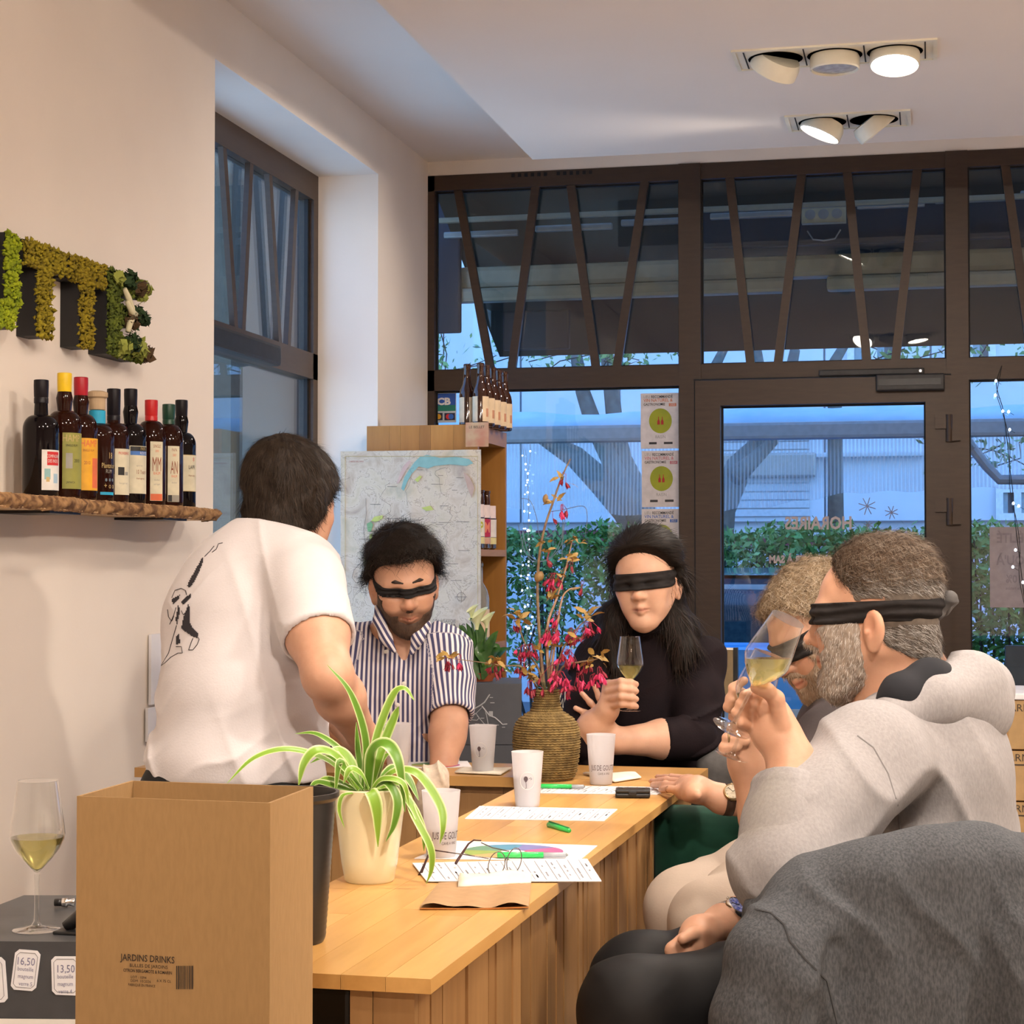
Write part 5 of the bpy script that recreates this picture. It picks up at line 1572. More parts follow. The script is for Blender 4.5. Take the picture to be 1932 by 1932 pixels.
def wine_glass(label, M, level=.128, tilt_up=None, s=1.0, group='tasting wine glasses'):
    """M places the glass; tilt_up = world up in the glass frame, so the wine surface stays level"""
    t = thing('wine_glass', label, 'wine glass', (0, 0, 0), group)
    t.matrix_basis = M @ Matrix.Scale(s, 4)
    prof = [(0, 0), (.034, 0), (.0352, .0006), (.034, .0014), (.02, .003), (.008, .007), (.0042, .013), (.0034, .03), (.0034, .07), (.004, .082)]
    auto_smooth(MB().lathe(prof, 40).obj('foot_and_stem', M_glass, t, local=True), 50)
    auto_smooth(MB().lathe([(0, .084)] + BOWL, 48).obj('bowl', M_glass, t, local=True), 60)
    MB().tube([(.0295 * math.cos(a), .0295 * math.sin(a), .220) for a in np.linspace(0, 2 * math.pi, 49)[:-1]], .0005, 6, closed=True).obj('rim', M_glass, t, local=True)
    up = Vector((0, 0, 1)) if tilt_up is None else Vector(tilt_up).normalized()
    # wine body: the bowl inset, clipped by a level plane through the axis at height level
    bm = bmesh.new()
    mb = MB().lathe([(0, .0865)] + [(max(.001, a - .0012), b) for a, b in BOWL[1:]], 40)
    vs = [bm.verts.new(v) for v in mb.v]
    for f in mb.f: bm.faces.new([vs[i] for i in f])
    bmesh.ops.remove_doubles(bm, verts=bm.verts, dist=1e-5)
    r = bmesh.ops.bisect_plane(bm, geom=bm.verts[:] + bm.edges[:] + bm.faces[:], plane_co=(0, 0, level), plane_no=up, clear_outer=True)
    ed = [g for g in r['geom_cut'] if isinstance(g, bmesh.types.BMEdge)]
    if ed: bmesh.ops.contextual_create(bm, geom=ed)
    bmesh.ops.recalc_face_normals(bm, faces=bm.faces)
    me = bpy.data.meshes.new('wine'); bm.to_mesh(me); bm.free()
    o = link_mesh('wine', me, M_wine, t, True, True); auto_smooth(o, 45)
    return t
g0 = PZ(69, 1755, zt_)
wine_glass('wine glass with some white wine standing on the grey unit', Matrix.Translation((g0[0], g0[1], zt_ + .0005)), .137, s=1.02)

# ================================================================== WOODEN SHELF UNIT, MAP, BOXES BY THE SHOP FRONT
SY0, SY1, SX0, SX1, SZ = 6.83, 7.32, -2.112, -1.672, 1.752
t = thing('wooden_shelf_unit', 'tall honey wooden shelf unit standing in the window corner', 'shelf unit', ((SX0 + SX1) / 2, (SY0 + SY1) / 2, 0))
x = SX0; k = 0
while x < SX1 - .001:
    w = rr.choice((.045, .06, .075, .09)); x2 = min(x + w, SX1)
    MB().box((x, SY0, 0), (x2 - .0006, SY0 + .022, SZ)).obj('side_board', W_shelf, t); x = x2
MB().box((SX0, SY1 - .022, 0), (SX1, SY1, SZ)).obj('side_panel', W_shelf, t)
MB().box((SX0, SY0 + .022, 0), (SX0 + .012, SY1 - .022, SZ)).obj('back_panel', W_shelf, t)
W_shx = wood('shelf_board_pine', (0.34, 0.145, 0.025), (0.52, 0.26, 0.06), 'Y', 7, 0.4)
MB().box((SX0 + .012, SY0 + .022, SZ - .06), (SX1, SY1 - .022, SZ)).obj('top_board', W_shx, t)
zsh = [PY(950, 1036, SY0)[2], PY(950, 1218, SY0)[2], .5, .1]
for z in zsh: MB().box((SX0 + .012, SY0 + .022, z - .026), (SX1, SY1 - .022, z)).obj('shelf_board', W_shx, t)
o = MB().box((PY(879, 820, SY0)[0], SY0 - .004, PY(900, 843, SY0)[2]), (PY(922, 820, SY0)[0], SY0 - .001, PY(900, 797, SY0)[2])).obj('wine_card', mat('old_wine_card', (.55, .42, .24), .7, col2=(.50, .22, .13), scale=14))
tag(o, 'small aged card with red print on the corner of the shelf unit', 'card')
text_mesh('print', 'LE BELLET', .014, frame((PY(900, 806, SY0)[0], SY0 - .0045, PY(900, 806, SY0)[2]), (1, 0, 0), (0, 0, 1)), M_ink, o)
# beer bottles on top
M_beer = mat('brown_beer_glass', (.045, .014, .006), .07, col2=(.035, .010, .004), coat=.6)
proto = None
def beer(i, x, y, label):
    t = thing('beer_bottle', label, 'bottle', (x, y, SZ + .0005), 'beer bottles on the shelf unit')
    auto_smooth(MB().lathe([(0, .003), (.026, 0), (.031, .005), (.031, .118), (.027, .138), (.018, .158), (.0145, .178), (.013, .222), (.0145, .224), (.0145, .236), (.012, .238), (0, .238)], 32).obj('glass', M_beer, t, local=True), 40)
    A = math.atan2(-y, -x)
    for a0, a1 in ((A + .25, A + 1.9), (A - 1.3, A - .35)):
        V, F_ = arc_patch(.031, .012, .108, a0, a1); mesh('label_paper', V, F_, lm('peach', (.74, .56, .36)), t, True, True)
    V, F_ = arc_patch(.031, .03, .062, A + .75, A + 1.2, off=.0012); mesh('label_motif', V, F_, lm('peachdark', (.55, .25, .14)), t, True, True)
LB = ['nearest brown beer bottle on top of the shelf unit', 'second brown beer bottle in the row on the shelf unit', 'third brown beer bottle in the row on the shelf unit', 'fourth brown beer bottle in the row on the shelf unit', 'farthest brown beer bottle in the row on the shelf unit']
xb0 = PY(910, 750, SY0 + .05)[0]
for i in range(5): beer(i, xb0 + .004 * i - .006, SY0 + .045 + i * .085, LB[i])
beer(9, xb0 - .066, SY0 + .075, 'brown beer bottle half hidden behind the nearest one on the shelf unit')
# bottles inside the shelf unit
def shelf_bottle(name, label, y, x, z, H, r, col, parts, cat='bottle'):
    t = thing(name, label, cat, (x, y, z + .0005), 'bottles inside the shelf unit')
    auto_smooth(MB().lathe([(0, .002), (r * .8, 0), (r, .006), (r, H * .55), (r * .8, H * .66), (r * .36, H * .76), (r * .33, H * .95), (r * .4, H * .96), (r * .4, H), (0, H)], 28).obj('glass', col, t, local=True), 40)
    A = math.atan2(-y, -x)
    for (z0, z1, a0, a1, nm, c_) in parts:
        V, F_ = arc_patch(r, z0, z1, A + a0, A + a1, 10); mesh('label_paper', V, F_, lm(nm, c_), t, True, True)
    return t, A
z = zsh[0]
pl = [('bottle with a dark green label and letter P on the shelf', (.02, .10, .03), 'P', (.7, .66, .5)), ('bottle with a white label and green letter P on the shelf', (.74, .70, .60), 'P', (.45, .45, .03)), ('bottle with a crimson label and letter M on the shelf', (.45, .02, .07), 'M', (.80, .25, .15)), ('bottle with a pale label at the back of the shelf', (.74, .68, .64), '', (.5, .1, .1))]
for i, (lab, c_, ch, tc_) in enumerate(pl):
    yy = SY0 + .075 + i * .10; xx = SX1 - .055
    t, A = shelf_bottle('aperitif_bottle', lab, yy, xx, z, .235, .038, M_beer, [(.022, .048, .0, 1.6, 'ap_low%d' % (i % 2), ((.6, .35, .25), (.70, .62, .3))[i % 2]), (.05, .12, .0, 1.6, 'ap%d' % i, c_), (.125, .175, .1, 1.2, 'tagpink', (.78, .64, .62))])
    if ch: btext(ch, .038, .085, A + .75, .055, lm('apt%d' % i, tc_), t, .7, .03)
# clip-top jar bits above them
MB_ = MB()
z = zsh[1]
t, A = shelf_bottle('swing_top_bottle', 'clear swing-top bottle with an arched cream label on the lower shelf', SY0 + .27, SX1 - .06, z, .31, .04, M_clearb, [(.02, .13, .1, 1.5, 'arch', (.76, .58, .38))])
MB().tube([(0, 0, .30), (.012, 0, .315), (0, 0, .33), (-.012, 0, .315), (0, 0, .30)], .003, 6).obj('swing_clip', MATS['chrome'], t, local=True)
t, A = shelf_bottle('lemonade_bottle', 'white and mint labelled bottle on the lower shelf of the unit', SY0 + .11, SX1 - .055, z, .27, .036, mat('milky_glass', (.70, .66, .58), .2), [(.02, .10, .0, 1.6, 'mint', (.45, .68, .48)), (.13, .16, .3, .8, 'navyink', (.05, .06, .2))])

# ---- map poster
MYP = 6.775
def mp(px, py, e=0.0): return PY(px, py, MYP - e)
t = thing('map_poster', 'creased wine map poster hanging beside the shelf unit', 'poster', mp(777, 1240))
a, c_ = mp(644, 852), mp(908, 852); e_ = mp(777, 1250)
V = []; Q = []; NU, NV = 48, 60
x0, x1, z1, z0 = a[0], c_[0], a[2], e_[2]
def mapbump(u, v):
    # fold creases: 2 columns x 3 rows, slightly raised, sheet curls at the upper right
    d = .004 * (abs(((u * 2) % 1) - .5) * 2) ** 3 + .004 * (abs(((v * 3.45) % 1) - .5) * 2) ** 3
    return d + .006 * max(0, u - .55) * max(0, .25 - v) * 8 * math.sin(u * 30)
for i in range(NU + 1):
    for k in range(NV + 1):
        u, v = i / NU, k / NV
        V.append((x0 + (x1 - x0) * u, MYP - mapbump(u, v) - .002, z1 + (z0 - z1) * v))
for i in range(NU):
    for k in range(NV):
        q0 = i * (NV + 1) + k
        Q.append((q0, q0 + 1, q0 + NV + 2, q0 + NV + 1))
# map paper: pale relief with contour-like veins
mm = bpy.data.materials.new('map_print'); mm.use_nodes = True
n = mm.node_tree.nodes; l = mm.node_tree.links; pb = n['Principled BSDF']; pb.inputs['Roughness'].default_value = .55
tcn = n.new('ShaderNodeTexCoord'); nz = n.new('ShaderNodeTexNoise'); nz.inputs['Scale'].default_value = 9; nz.inputs['Detail'].default_value = 8; nz.inputs['Roughness'].default_value = .62; nz.inputs['Distortion'].default_value = .6
l.new(tcn.outputs['Object'], nz.inputs['Vector'])
rp = n.new('ShaderNodeValToRGB'); rp.color_ramp.elements[0].position = .30; rp.color_ramp.elements[0].color = (.44, .39, .28, 1); rp.color_ramp.elements[1].position = .72; rp.color_ramp.elements[1].color = (.36, .26, .20, 1)
for pos, cc in ((.40, (.56, .47, .33, 1)), (.485, (.62, .53, .40, 1)), (.495, (.34, .26, .18, 1)), (.505, (.62, .53, .41, 1)), (.60, (.50, .40, .29, 1))):
    el_ = rp.color_ramp.elements.new(pos); el_.color = cc
l.new(nz.outputs[0], rp.inputs[0]); l.new(rp.outputs[0], pb.inputs['Base Color'])
big_mesh('map_sheet', V, Q, mm, t, True)
def mpd(pts, m, name='map_print_area', e=.0085): return MB().add([mp(a, c_, e) for a, c_ in pts], [tuple(range(len(pts)))]).obj(name, m, t)
def mline(pts, m, w=.0007, name='map_line', e=.0085): return MB().tube([mp(a, c_, e) for a, c_ in pts], w, 4).obj(name, m, t)
M_lake = mat('map_lake', (.24, .44, .40), .6); M_vine = mat('map_vineyard', (.52, .56, .14), .6); M_vine2 = mat('map_dark_vineyard', (.22, .40, .18), .6); M_mg = mat('map_gold', (.55, .42, .18), .6); M_mi = mat('map_ink', (.22, .17, .14), .7); M_mw = mat('map_margin', (.72, .68, .62), .6)
mpd([(757, 922), (763, 900), (772, 886), (782, 872), (792, 862), (806, 858), (830, 864), (860, 862), (885, 866), (893, 874), (880, 879), (850, 876), (820, 879), (808, 884), (790, 880), (776, 895), (768, 910), (762, 926)], M_lake, 'lake')
mpd([(692, 988), (700, 984), (704, 990), (700, 1003), (694, 1003)], M_vine2); mpd([(697, 1010), (702, 1006), (704, 1030), (701, 1040), (697, 1030)], M_vine)
mpd([(689, 1045), (697, 1040), (700, 1052), (694, 1066), (686, 1062)], M_vine); mpd([(706, 975), (722, 972), (722, 978), (708, 986), (700, 983)], M_vine); mpd([(782, 905), (792, 897), (796, 899), (788, 910)], M_vine); mpd([(795, 958), (812, 954), (818, 962), (804, 964)], M_vine)
mpd([(760, 880), (772, 868), (776, 872), (764, 890), (752, 912), (748, 912)], mat('map_pink', (.60, .42, .36), .6)); mpd([(874, 890), (886, 900), (895, 920), (890, 940), (882, 920)], mat('map_rose', (.52, .36, .28), .6))
mline([(651, 861), (901, 861)], M_mg, .0009); mline([(651, 861), (651, 1235)], M_mg, .0009); mline([(901, 861), (901, 1235)], M_mg, .0009)
for k in range(9):
    p0 = np.array([rr.uniform(660, 880), rr.uniform(880, 1120)]); pts = [p0]
    for j in range(9): pts.append(pts[-1] + np.array([rr.gauss(0, 7), rr.uniform(2, 12)]))
    mline([tuple(p) for p in pts if 655 < p[0] < 898 and p[1] < 1160], M_mi, .0005)
mline([(690, 940), (691, 970), (686, 1000), (690, 1030), (682, 1060), (668, 1075), (664, 1090), (672, 1100)], M_mi, .0008)
for k in range(34):
    a, c_ = rr.uniform(660, 875), rr.uniform(885, 1150); mline([(a, c_), (a + rr.uniform(8, 26), c_ + .3)], M_mi, .0008)
pts = [(870 + 8 * math.cos(b_), 1126 + 8 * math.sin(b_)) for b_ in np.linspace(0, 6.283, 21)]
mline(pts, M_mi, .0008); mline([(870, 1115), (870, 1137)], M_mi, .0008); mline([(859, 1126), (881, 1126)], M_mi, .0008)
text_mesh('map_title', 'DE LA SAVOIE', .018, frame(mp(838, 1172, .009), (1, 0, 0), (0, 0, 1)), M_mi, t, squash=.8)
text_mesh('map_title', 'VINS', .05, frame(mp(858, 1186, .009), (1, 0, 0), (0, 0, 1)), M_mi, t, squash=.8)
text_mesh('map_print', 'CARTE DES VINS', .008, frame(mp(672, 871, .009), (1, 0, 0), (0, 0, 1)), mat('map_red', (.4, .08, .06), .7), t)

# ---- stacked grey cartons, white line map on the top one
M_gbox = mat('slate_grey_carton', (.075, .080, .095), .6, col2=(.07, .074, .088)); M_gbox_lit = mat('slate_carton_lit_tone', (.42, .40, .40), .6)
bz1 = P(950, 1290, 5.5)[2]; bzm = P(950, 1406, 5.5)[2]
c0 = P(790, 1300, 5.5); c1 = P(984, 1300, 5.5)
dd = c1 - c0; dd[2] = 0; L_ = np.linalg.norm(dd); dd /= L_; nb = np.array([-dd[1], dd[0], 0])
def gbox(name, lab, z0, z1, dark):
    t = thing(name, lab, 'box', (c0[0], c0[1], z0), 'slate grey cartons behind the counter')
    base = [c0, c1, c1 + nb * .30, c0 + nb * .30]
    MB().poly([(p[0], p[1], z0) for p in base], z1 - z0, (0, 0, 1)).obj('carton_body', dark, t)
    sidep = [c1 + dd * .0008, c1 + nb * .30 + dd * .0008]
    MB().add([(sidep[0][0], sidep[0][1], z0 + .002), (sidep[1][0], sidep[1][1], z0 + .002), (sidep[1][0], sidep[1][1], z1 - .002), (sidep[0][0], sidep[0][1], z1 - .002)], [(0, 1, 2, 3)]).obj('lit_tone_side', M_gbox_lit, t)  # side sheet coloured paler to stand for the light falling on it
    MB().box((-.0, -.0, 0), (.001, .001, .001))
    return t
t = gbox('slate_carton', 'upper slate grey carton printed with a white line map', bzm + .002, bz1, M_gbox)
gbox('slate_carton', 'lower slate grey carton under the printed one', 0.35, bzm, M_gbox)
gbox('slate_carton', 'bottom slate grey carton standing on the floor', 0.0, .348, M_gbox)
def og(px, py, e=.0012):
    r = ray(px, py); return CAMP + r * (((c0 - CAMP) @ nb) / (r @ nb)) - nb * e
M_lp = mat('pale_line_print', (.42, .43, .46), .6)
def gl_(pts, w): MB().tube([og(a, c_) for a, c_ in pts], w, 5).obj('printed_line', M_lp, t)
gl_([(885, 1348), (893, 1338), (906, 1331), (914, 1325), (920, 1316), (924, 1310)], .002)
gl_([(909, 1332), (917, 1342), (923, 1350), (934, 1354), (942, 1361), (948, 1367), (957, 1366)], .0022)
gl_([(914, 1336), (918, 1350), (921, 1366)], .0014); gl_([(884, 1352), (890, 1358), (900, 1359), (904, 1354), (898, 1346), (890, 1346)], .0012); gl_([(900, 1350), (914, 1366)], .001); gl_([(910, 1334), (894, 1350)], .0008)
for px, py, w in ((927, 1316, 6), (929, 1326, 8), (893, 1326, 7), (910, 1355, 7), (900, 1366, 8), (936, 1368, 10), (950, 1372, 6)): gl_([(px - w / 2, py), (px + w / 2, py)], .0012)
MB().box(tuple(og(926, 1347) - [.006, .001, .008]), tuple(og(926, 1347) + [.006, .001, .008])).obj('printed_mark', M_lp, t)
# letters of the dark blue carton behind the vase
c2 = P(1042, 1340, 5.6)
t = thing('navy_carton', 'dark navy carton with white outlined letters behind the knitted vase', 'box', (c2[0], c2[1], 0))
MB().box((c2[0] - .035, c2[1], 0), (c2[0] + .16, c2[1] + .25, P(1060, 1255, 5.6)[2])).obj('carton_body', mat('navy_card', (.012, .016, .05), .5), t)
def ogn(px, py): return PY(px, py, c2[1] - .002)
for pts in ([(1049, 1335), (1049, 1300), (1056, 1318)], [(1052, 1334), (1060, 1304), (1066, 1304), (1066, 1335), (1062, 1335), (1062, 1318), (1056, 1334), (1052, 1334)], [(1046, 1262), (1046, 1290)], [(1075, 1215), (1075, 1225), (1081, 1225), (1081, 1214)]):
    MB().tube([ogn(a, c_) for a, c_ in pts], .0016, 5).obj('outlined_letter', M_white, t)

# ---- calla lily on the grey carton
pl_ = P(908, 1284, 5.62); pl_[2] = bz1
t = thing('calla_lily', 'calla lily with white blooms in a terracotta saucer on the grey carton', 'potted plant', tuple(pl_))
M_terra = mat('terracotta', (.42, .10, .035), .7)
auto_smooth(MB().lathe([(0, .001), (.034, .001), (.044, .024), (.046, .026), (.043, .026), (.034, .006), (0, .005)], 32, Matrix.Translation(pl_)).obj('saucer', M_terra, t), 40)
MB().lathe([(0, .006), (.03, .006), (.038, .03), (.034, .03), (0, .028)], 28, Matrix.Translation(pl_)).obj('inner_pot', M_black, t, True)
dC = 5.62
M_calla = mat('calla_leaf', (.020, .075, .012), .35, col2=(.045, .14, .02), scale=30, coat=.3); M_spathe = mat('calla_bloom', (.72, .74, .48), .45, col2=(.62, .68, .35), scale=40)
CL = [([(905, 1282), (890, 1250), (880, 1222), (868, 1205)], .020), ([(908, 1282), (905, 1240), (905, 1200), (902, 1170)], .022), ([(910, 1282), (925, 1250), (945, 1230), (960, 1222)], .018),
      ([(900, 1282), (880, 1260), (868, 1240), (862, 1236)], .016), ([(912, 1282), (920, 1255), (905, 1230), (912, 1205)], .020), ([(905, 1282), (898, 1265), (890, 1255), (895, 1282)], .014),
      ([(908, 1282), (930, 1268), (950, 1262), (966, 1270)], .013), ([(906, 1282), (885, 1240), (872, 1190), (866, 1180)], .016), ([(910, 1282), (915, 1240), (930, 1205), (940, 1190)], .016),
      ([(902, 1282), (895, 1230), (890, 1200), (880, 1176)], .018), ([(908, 1280), (925, 1240), (935, 1222), (925, 1215)], .018), ([(904, 1282), (880, 1262), (872, 1270), (878, 1290)], .012)]
for i, (pp, w) in enumerate(CL):
    ribbon_leaf('leaf', [P(a, c_, dC + (i % 4 - 1.5) * .03) for a, c_ in pp], w, t, M_calla, (1, 1, 1), (1, 1, 1), keel=.2, basew=.15, five=True)
for (px, py, h) in ((899, 1170, 36), (918, 1172, 26), (889, 1155, 22)):
    c_ = P(px, py, dC - .03)
    MB().tube([P(906, 1280, dC), P((px + 906) / 2, py + 60, dC - .01), P(px, py + h * .5, dC - .03)], .0035, 6).obj('stalk', M_calla, t, True)
    s = h / F_PX * dC
    V = []; Q = []
    for i in range(9):
        z = i / 8
        for k in range(12):
            a = 2 * math.pi * k / 12
            r = s * (.10 + .33 * z ** 1.6) * (1 + .5 * z * max(0, math.cos(a - .6)))
            V.append(c_ + np.array([r * math.cos(a), r * math.sin(a), s * (-.5 + z * (.85 + .35 * math.cos(a - .6) * z))]))
    for i in range(8):
        for k in range(12): Q.append((i * 12 + k, i * 12 + (k + 1) % 12, (i + 1) * 12 + (k + 1) % 12, (i + 1) * 12 + k))
    big_mesh('bloom', V, Q, M_spathe, t, True)

# ================================================================== STICKERS, LETTERING AND LIGHTS ON THE GLASS
GY = FY + .0025       # inside face of the panes
def gp(px, py, e=0.0): return PY(px, py, GY - e)
def sticker(name, label, px0, py0, px1, py1, m, group=None):
    a, c_ = gp(px0, py1), gp(px1, py0)
    t = thing(name, label, 'sticker', (a[0], GY, a[2]), group)
    MB().box((a[0], GY - .0012, a[2]), (c_[0], GY, c_[2])).obj('sticker_sheet', m, t)
    return t
def srect(t, px0, py0, px1, py1, m, e=.002, name='print_area'):
    a, c_ = gp(px0, py1, e), gp(px1, py0, e)
    return MB().add([(a[0], a[1], a[2]), (c_[0], a[1], a[2]), (c_[0], a[1], c_[2]), (a[0], a[1], c_[2])], [(0, 1, 2, 3)]).obj(name, m, t)
def stext(t, s, px, py, hpx, m, squash=1, bold=0, align='CENTER', mirror=False):
    o = gp(px, py, .0026)
    d = float((o - CAMP) @ FWD0)
    text_mesh('lettering', s, hpx / F_PX * d * 1.38, frame(o, (1, 0, 0), (0, 0, 1)) if not mirror else frame(o, (1, 0, 0), (0, 0, 1)) @ Matrix.Scale(-1, 4, (1, 0, 0)), m, t, squash=squash, bold=bold, align=align)
def sdisc(t, px, py, r, m, e=.0022, ry=None):
    pts = [gp(px + r * math.cos(a), py + (ry or r) * math.sin(a), e) for a in np.linspace(0, 6.283, 33)[:-1]]
    MB().add(pts, [tuple(range(32))]).obj('print_disc', m, t)
M_st = mat('sticker_white', (.82, .78, .79), .5); M_dk = mat('sticker_black', (.05, .05, .055), .5); M_gr = mat('sticker_grey', (.40, .38, .38), .5)
for i, (x0, y0, y1, acc, yr, lab) in enumerate(((1209, 741, 847, (.75, .26, .14), '2025', 'top white natural wine sticker with an orange year on the window'), (1211, 850, 957, (.68, .22, .27), '2024', 'middle white natural wine sticker with a pink year on the window'), (1211, 960, 1066, (.08, .20, .62), '2023', 'lowest white natural wine sticker with a blue year behind the woman'))):
    t = sticker('wine_sticker', lab, x0, y0, x0 + 72, y1, M_st, 'natural wine stickers')
    ac = mat('sticker_accent_%d' % i, acc, .5)
    stext(t, 'LIEU', x0 + 5, y0 + 8, 5.5, M_gr, .85, 0, 'LEFT'); stext(t, 'RECOMMANDÉ', x0 + 19.5, y0 + 8, 5.5, M_dk, .78, .01, 'LEFT')
    stext(t, 'VIN NATUREL &', x0 + 5, y0 + 15, 6.2, ac, .90, .01, 'LEFT'); stext(t, 'GASTRONOMIE', x0 + 5, y0 + 22.5, 5.0, M_dk, .85, .01, 'LEFT')
    srect(t, x0 + 53, y0 + 19.5, x0 + 67, y0 + 25.5, ac); o_ = stext(t, yr, x0 + 60, y0 + 22.5, 4.2, M_st, .85)
    sdisc(t, x0 + 37, y0 + 53, 21.5, mat('sticker_lime', (.40, .43, .02), .5, col2=(.33, .38, .02), scale=20), ry=23.5)
    for dx in (-3.5, 3.5):
        cx_, cy_ = x0 + 37 + dx, y0 + 54
        MB().add([gp(cx_ + a, cy_ + c_, .0028) for a, c_ in ((-2.4, 6), (2.4, 6), (2.4, 0), (.7, -4), (.5, -9), (-.5, -9), (-.7, -4), (-2.4, 0))], [tuple(range(8))]).obj('bottle_print', mat('sticker_red', (.50, .02, .02), .5), t)
    stext(t, 'RAISIN', x0 + 37, y0 + 83.5, 6, M_gr, .8)
    srect(t, x0 + 15.5, y0 + 93, x0 + 30, y0 + 97.5, M_dk); srect(t, x0 + 43.5, y0 + 92.5, x0 + 60, y0 + 97, M_dk)
# bank card sticker
t = sticker('card_sticker', 'blue and green bank card sticker in the corner of the shop window', 812, 740, 861, 798, mat('sticker_frame', (.60, .66, .72), .4))
srect(t, 814, 742, 859.5, 766, mat('card_blue', (.02, .10, .48), .4)); srect(t, 814, 764, 859.5, 776, mat('card_green', (.015, .22, .16), .4), .0021)
stext(t, 'CB', 837, 758, 13, M_st, 1.15, .05)
for x0, ca, cb in ((815, (.75, .03, .02), (.80, .40, .02)), (838.5, (.75, .03, .03), (.03, .15, .6))):
    srect(t, x0, 779, x0 + 20, 793, mat('card_navy', (.02, .02, .06), .4)); sdisc(t, x0 + 7.5, 786, 5, mat('card_disc_%s' % str(ca[2]), ca, .4), .0025); sdisc(t, x0 + 12.5, 786, 5, mat('card_disc_b%s' % str(cb[2]), cb, .4), .0027)
# mirrored opening-hours lettering and snowflakes on the door
M_vin = mat('pale_pink_vinyl', (.55, .46, .44), .6)
def wlet(label, s, px, py, h, squash, bold):
    o = gp(px, py, .001); t = thing('window_lettering', label, 'lettering', o, 'lettering on the shop glass')
    stext(t, s, px, py, h, M_vin, squash, bold, mirror=True)
wlet('large mirrored word for opening hours on the door glass', 'HORAIRES', 1544, 988, 24, .82, .03)
wlet('small mirrored line of opening days on the door glass', 'MER À SAM', 1490, 1056, 14, .80, .05)
for k, (px, py, r, n_) in enumerate(((1636, 955, 17, 4), (1682, 967, 13, 4), (1638, 991, 9, 4))):
    c_ = gp(px, py, .001)
    t = thing('snowflake_decal', ['largest snowflake decal on the door glass', 'middle-sized snowflake decal right of the lettering', 'faint small snowflake decal by the lettering'][k], 'decal', c_, 'snowflake decals on the door')
    for j in range(n_):
        a = j * math.pi / n_ + .3
        MB().tube([gp(px + r * math.cos(a), py + r * math.sin(a), .001), gp(px - r * math.cos(a), py - r * math.sin(a), .001)], .0018, 4).obj('arm', mat('snow_decal', (.34, .33, .40), .6), t)
# paper notice on the right window
t = sticker('paper_notice', 'grey paper notice read from behind on the right window', 1868, 994, 1960, 1146, mat('notice_paper', (.40, .345, .345), .7))
M_nt = mat('notice_ghost_text', (.31, .265, .275), .7)
for s, py, h in (('FIDÉLITÉ', 1016, 18), ("JUSQU'À", 1058, 18), ('-10%', 1093, 15), ('de remise', 1110, 6)):
    stext(t, s, {1016: 1922, 1058: 1922, 1093: 1916, 1110: 1912}[py], py, h, M_nt, .85, .03, mirror=True)
# fairy lights
M_led = mat('led_glow', (.8, .9, 1), .3, emit=(.62, .76, 1.0), estr=5.0)
M_wirec = mat('clear_wire', (.35, .42, .50), .3)
fl = random.Random(5)
def led_mesh():
    b = MB().lathe([(0, -.004), (.0032, -.002), (.0036, .001), (.002, .004), (0, .005)], 8)
    me = bpy.data.meshes.new('led'); me.from_pydata(b.v, [], b.f); me.materials.append(M_led); return me
LED = led_mesh()
t = thing('fairy_light_curtain', 'string of bluish fairy lights hanging beside the shelf unit', 'string lights', gp(987, 1255, .03))
for s in range(3):
    x = 984 + s * 8; pts = []
    for k in range(24):
        py = 838 + k * 18 + fl.uniform(-6, 6)
        x += fl.uniform(-3, 3); x = min(max(x, 978), 1004)
        pts.append(gp(x, py, .03 + .01 * s))
    MB().tube(pts, .0008, 4).obj('wire', M_wirec, t)
    for p in pts[1 + s % 2::2] + pts[4::5]:
        place(LED, 'led', p + np.array([fl.uniform(-.006, .006), 0, 0]), (fl.random() * 3, fl.random(), 0), fl.uniform(.8, 1.4), t)
for c_ in ([(982, 940), (1000, 945), (1012, 975), (1018, 1010), (1035, 1012), (1055, 990)], [(978, 990), (990, 1040), (1010, 1060), (1040, 1050), (1060, 1010), (1062, 970)], [(1040, 965), (1062, 962), (1100, 955), (1108, 975), (1104, 1010)], [(985, 1000), (1000, 1048), (1030, 1058), (1058, 1030), (1066, 980)], [(1062, 980), (1060, 1060)]):
    MB().tube(catmull([gp(a, b_, .02) for a, b_ in c_], 6), .0016, 5).obj('cable', M_wirec, t, True)
t = thing('fairy_light_string', 'twisted wire of fairy lights down the right window', 'string lights', gp(1910, 1180, .04))
pth = [(1890, 690), (1880, 720), (1884, 745), (1893, 775), (1900, 830), (1905, 880), (1911, 930), (1916, 990), (1922, 1040), (1928, 1090), (1936, 1160)]
MB().tube(catmull([gp(a, c_, .04) for a, c_ in pth], 4), .0016, 5).obj('wire', M_twig, t, True)
MB().tube(catmull([gp(a + 5 * math.sin(i * 1.9), c_, .045) for i, (a, c_) in enumerate(pth)], 4), .0014, 5).obj('wire', M_twig, t, True)
for px, py in ((1879, 719), (1878, 746), (1892, 776), (1903, 777), (1905, 811), (1912, 950), (1916, 1038), (1911, 1070), (1930, 1099), (1922, 955)):
    place(LED, 'led', gp(px, py, .05), (0, 0, 0), 1.5, t)
    MB().tube([gp(px, py, .05), gp(px + 10, py + 6, .042)], .0009, 4).obj('pigtail', M_twig, t)

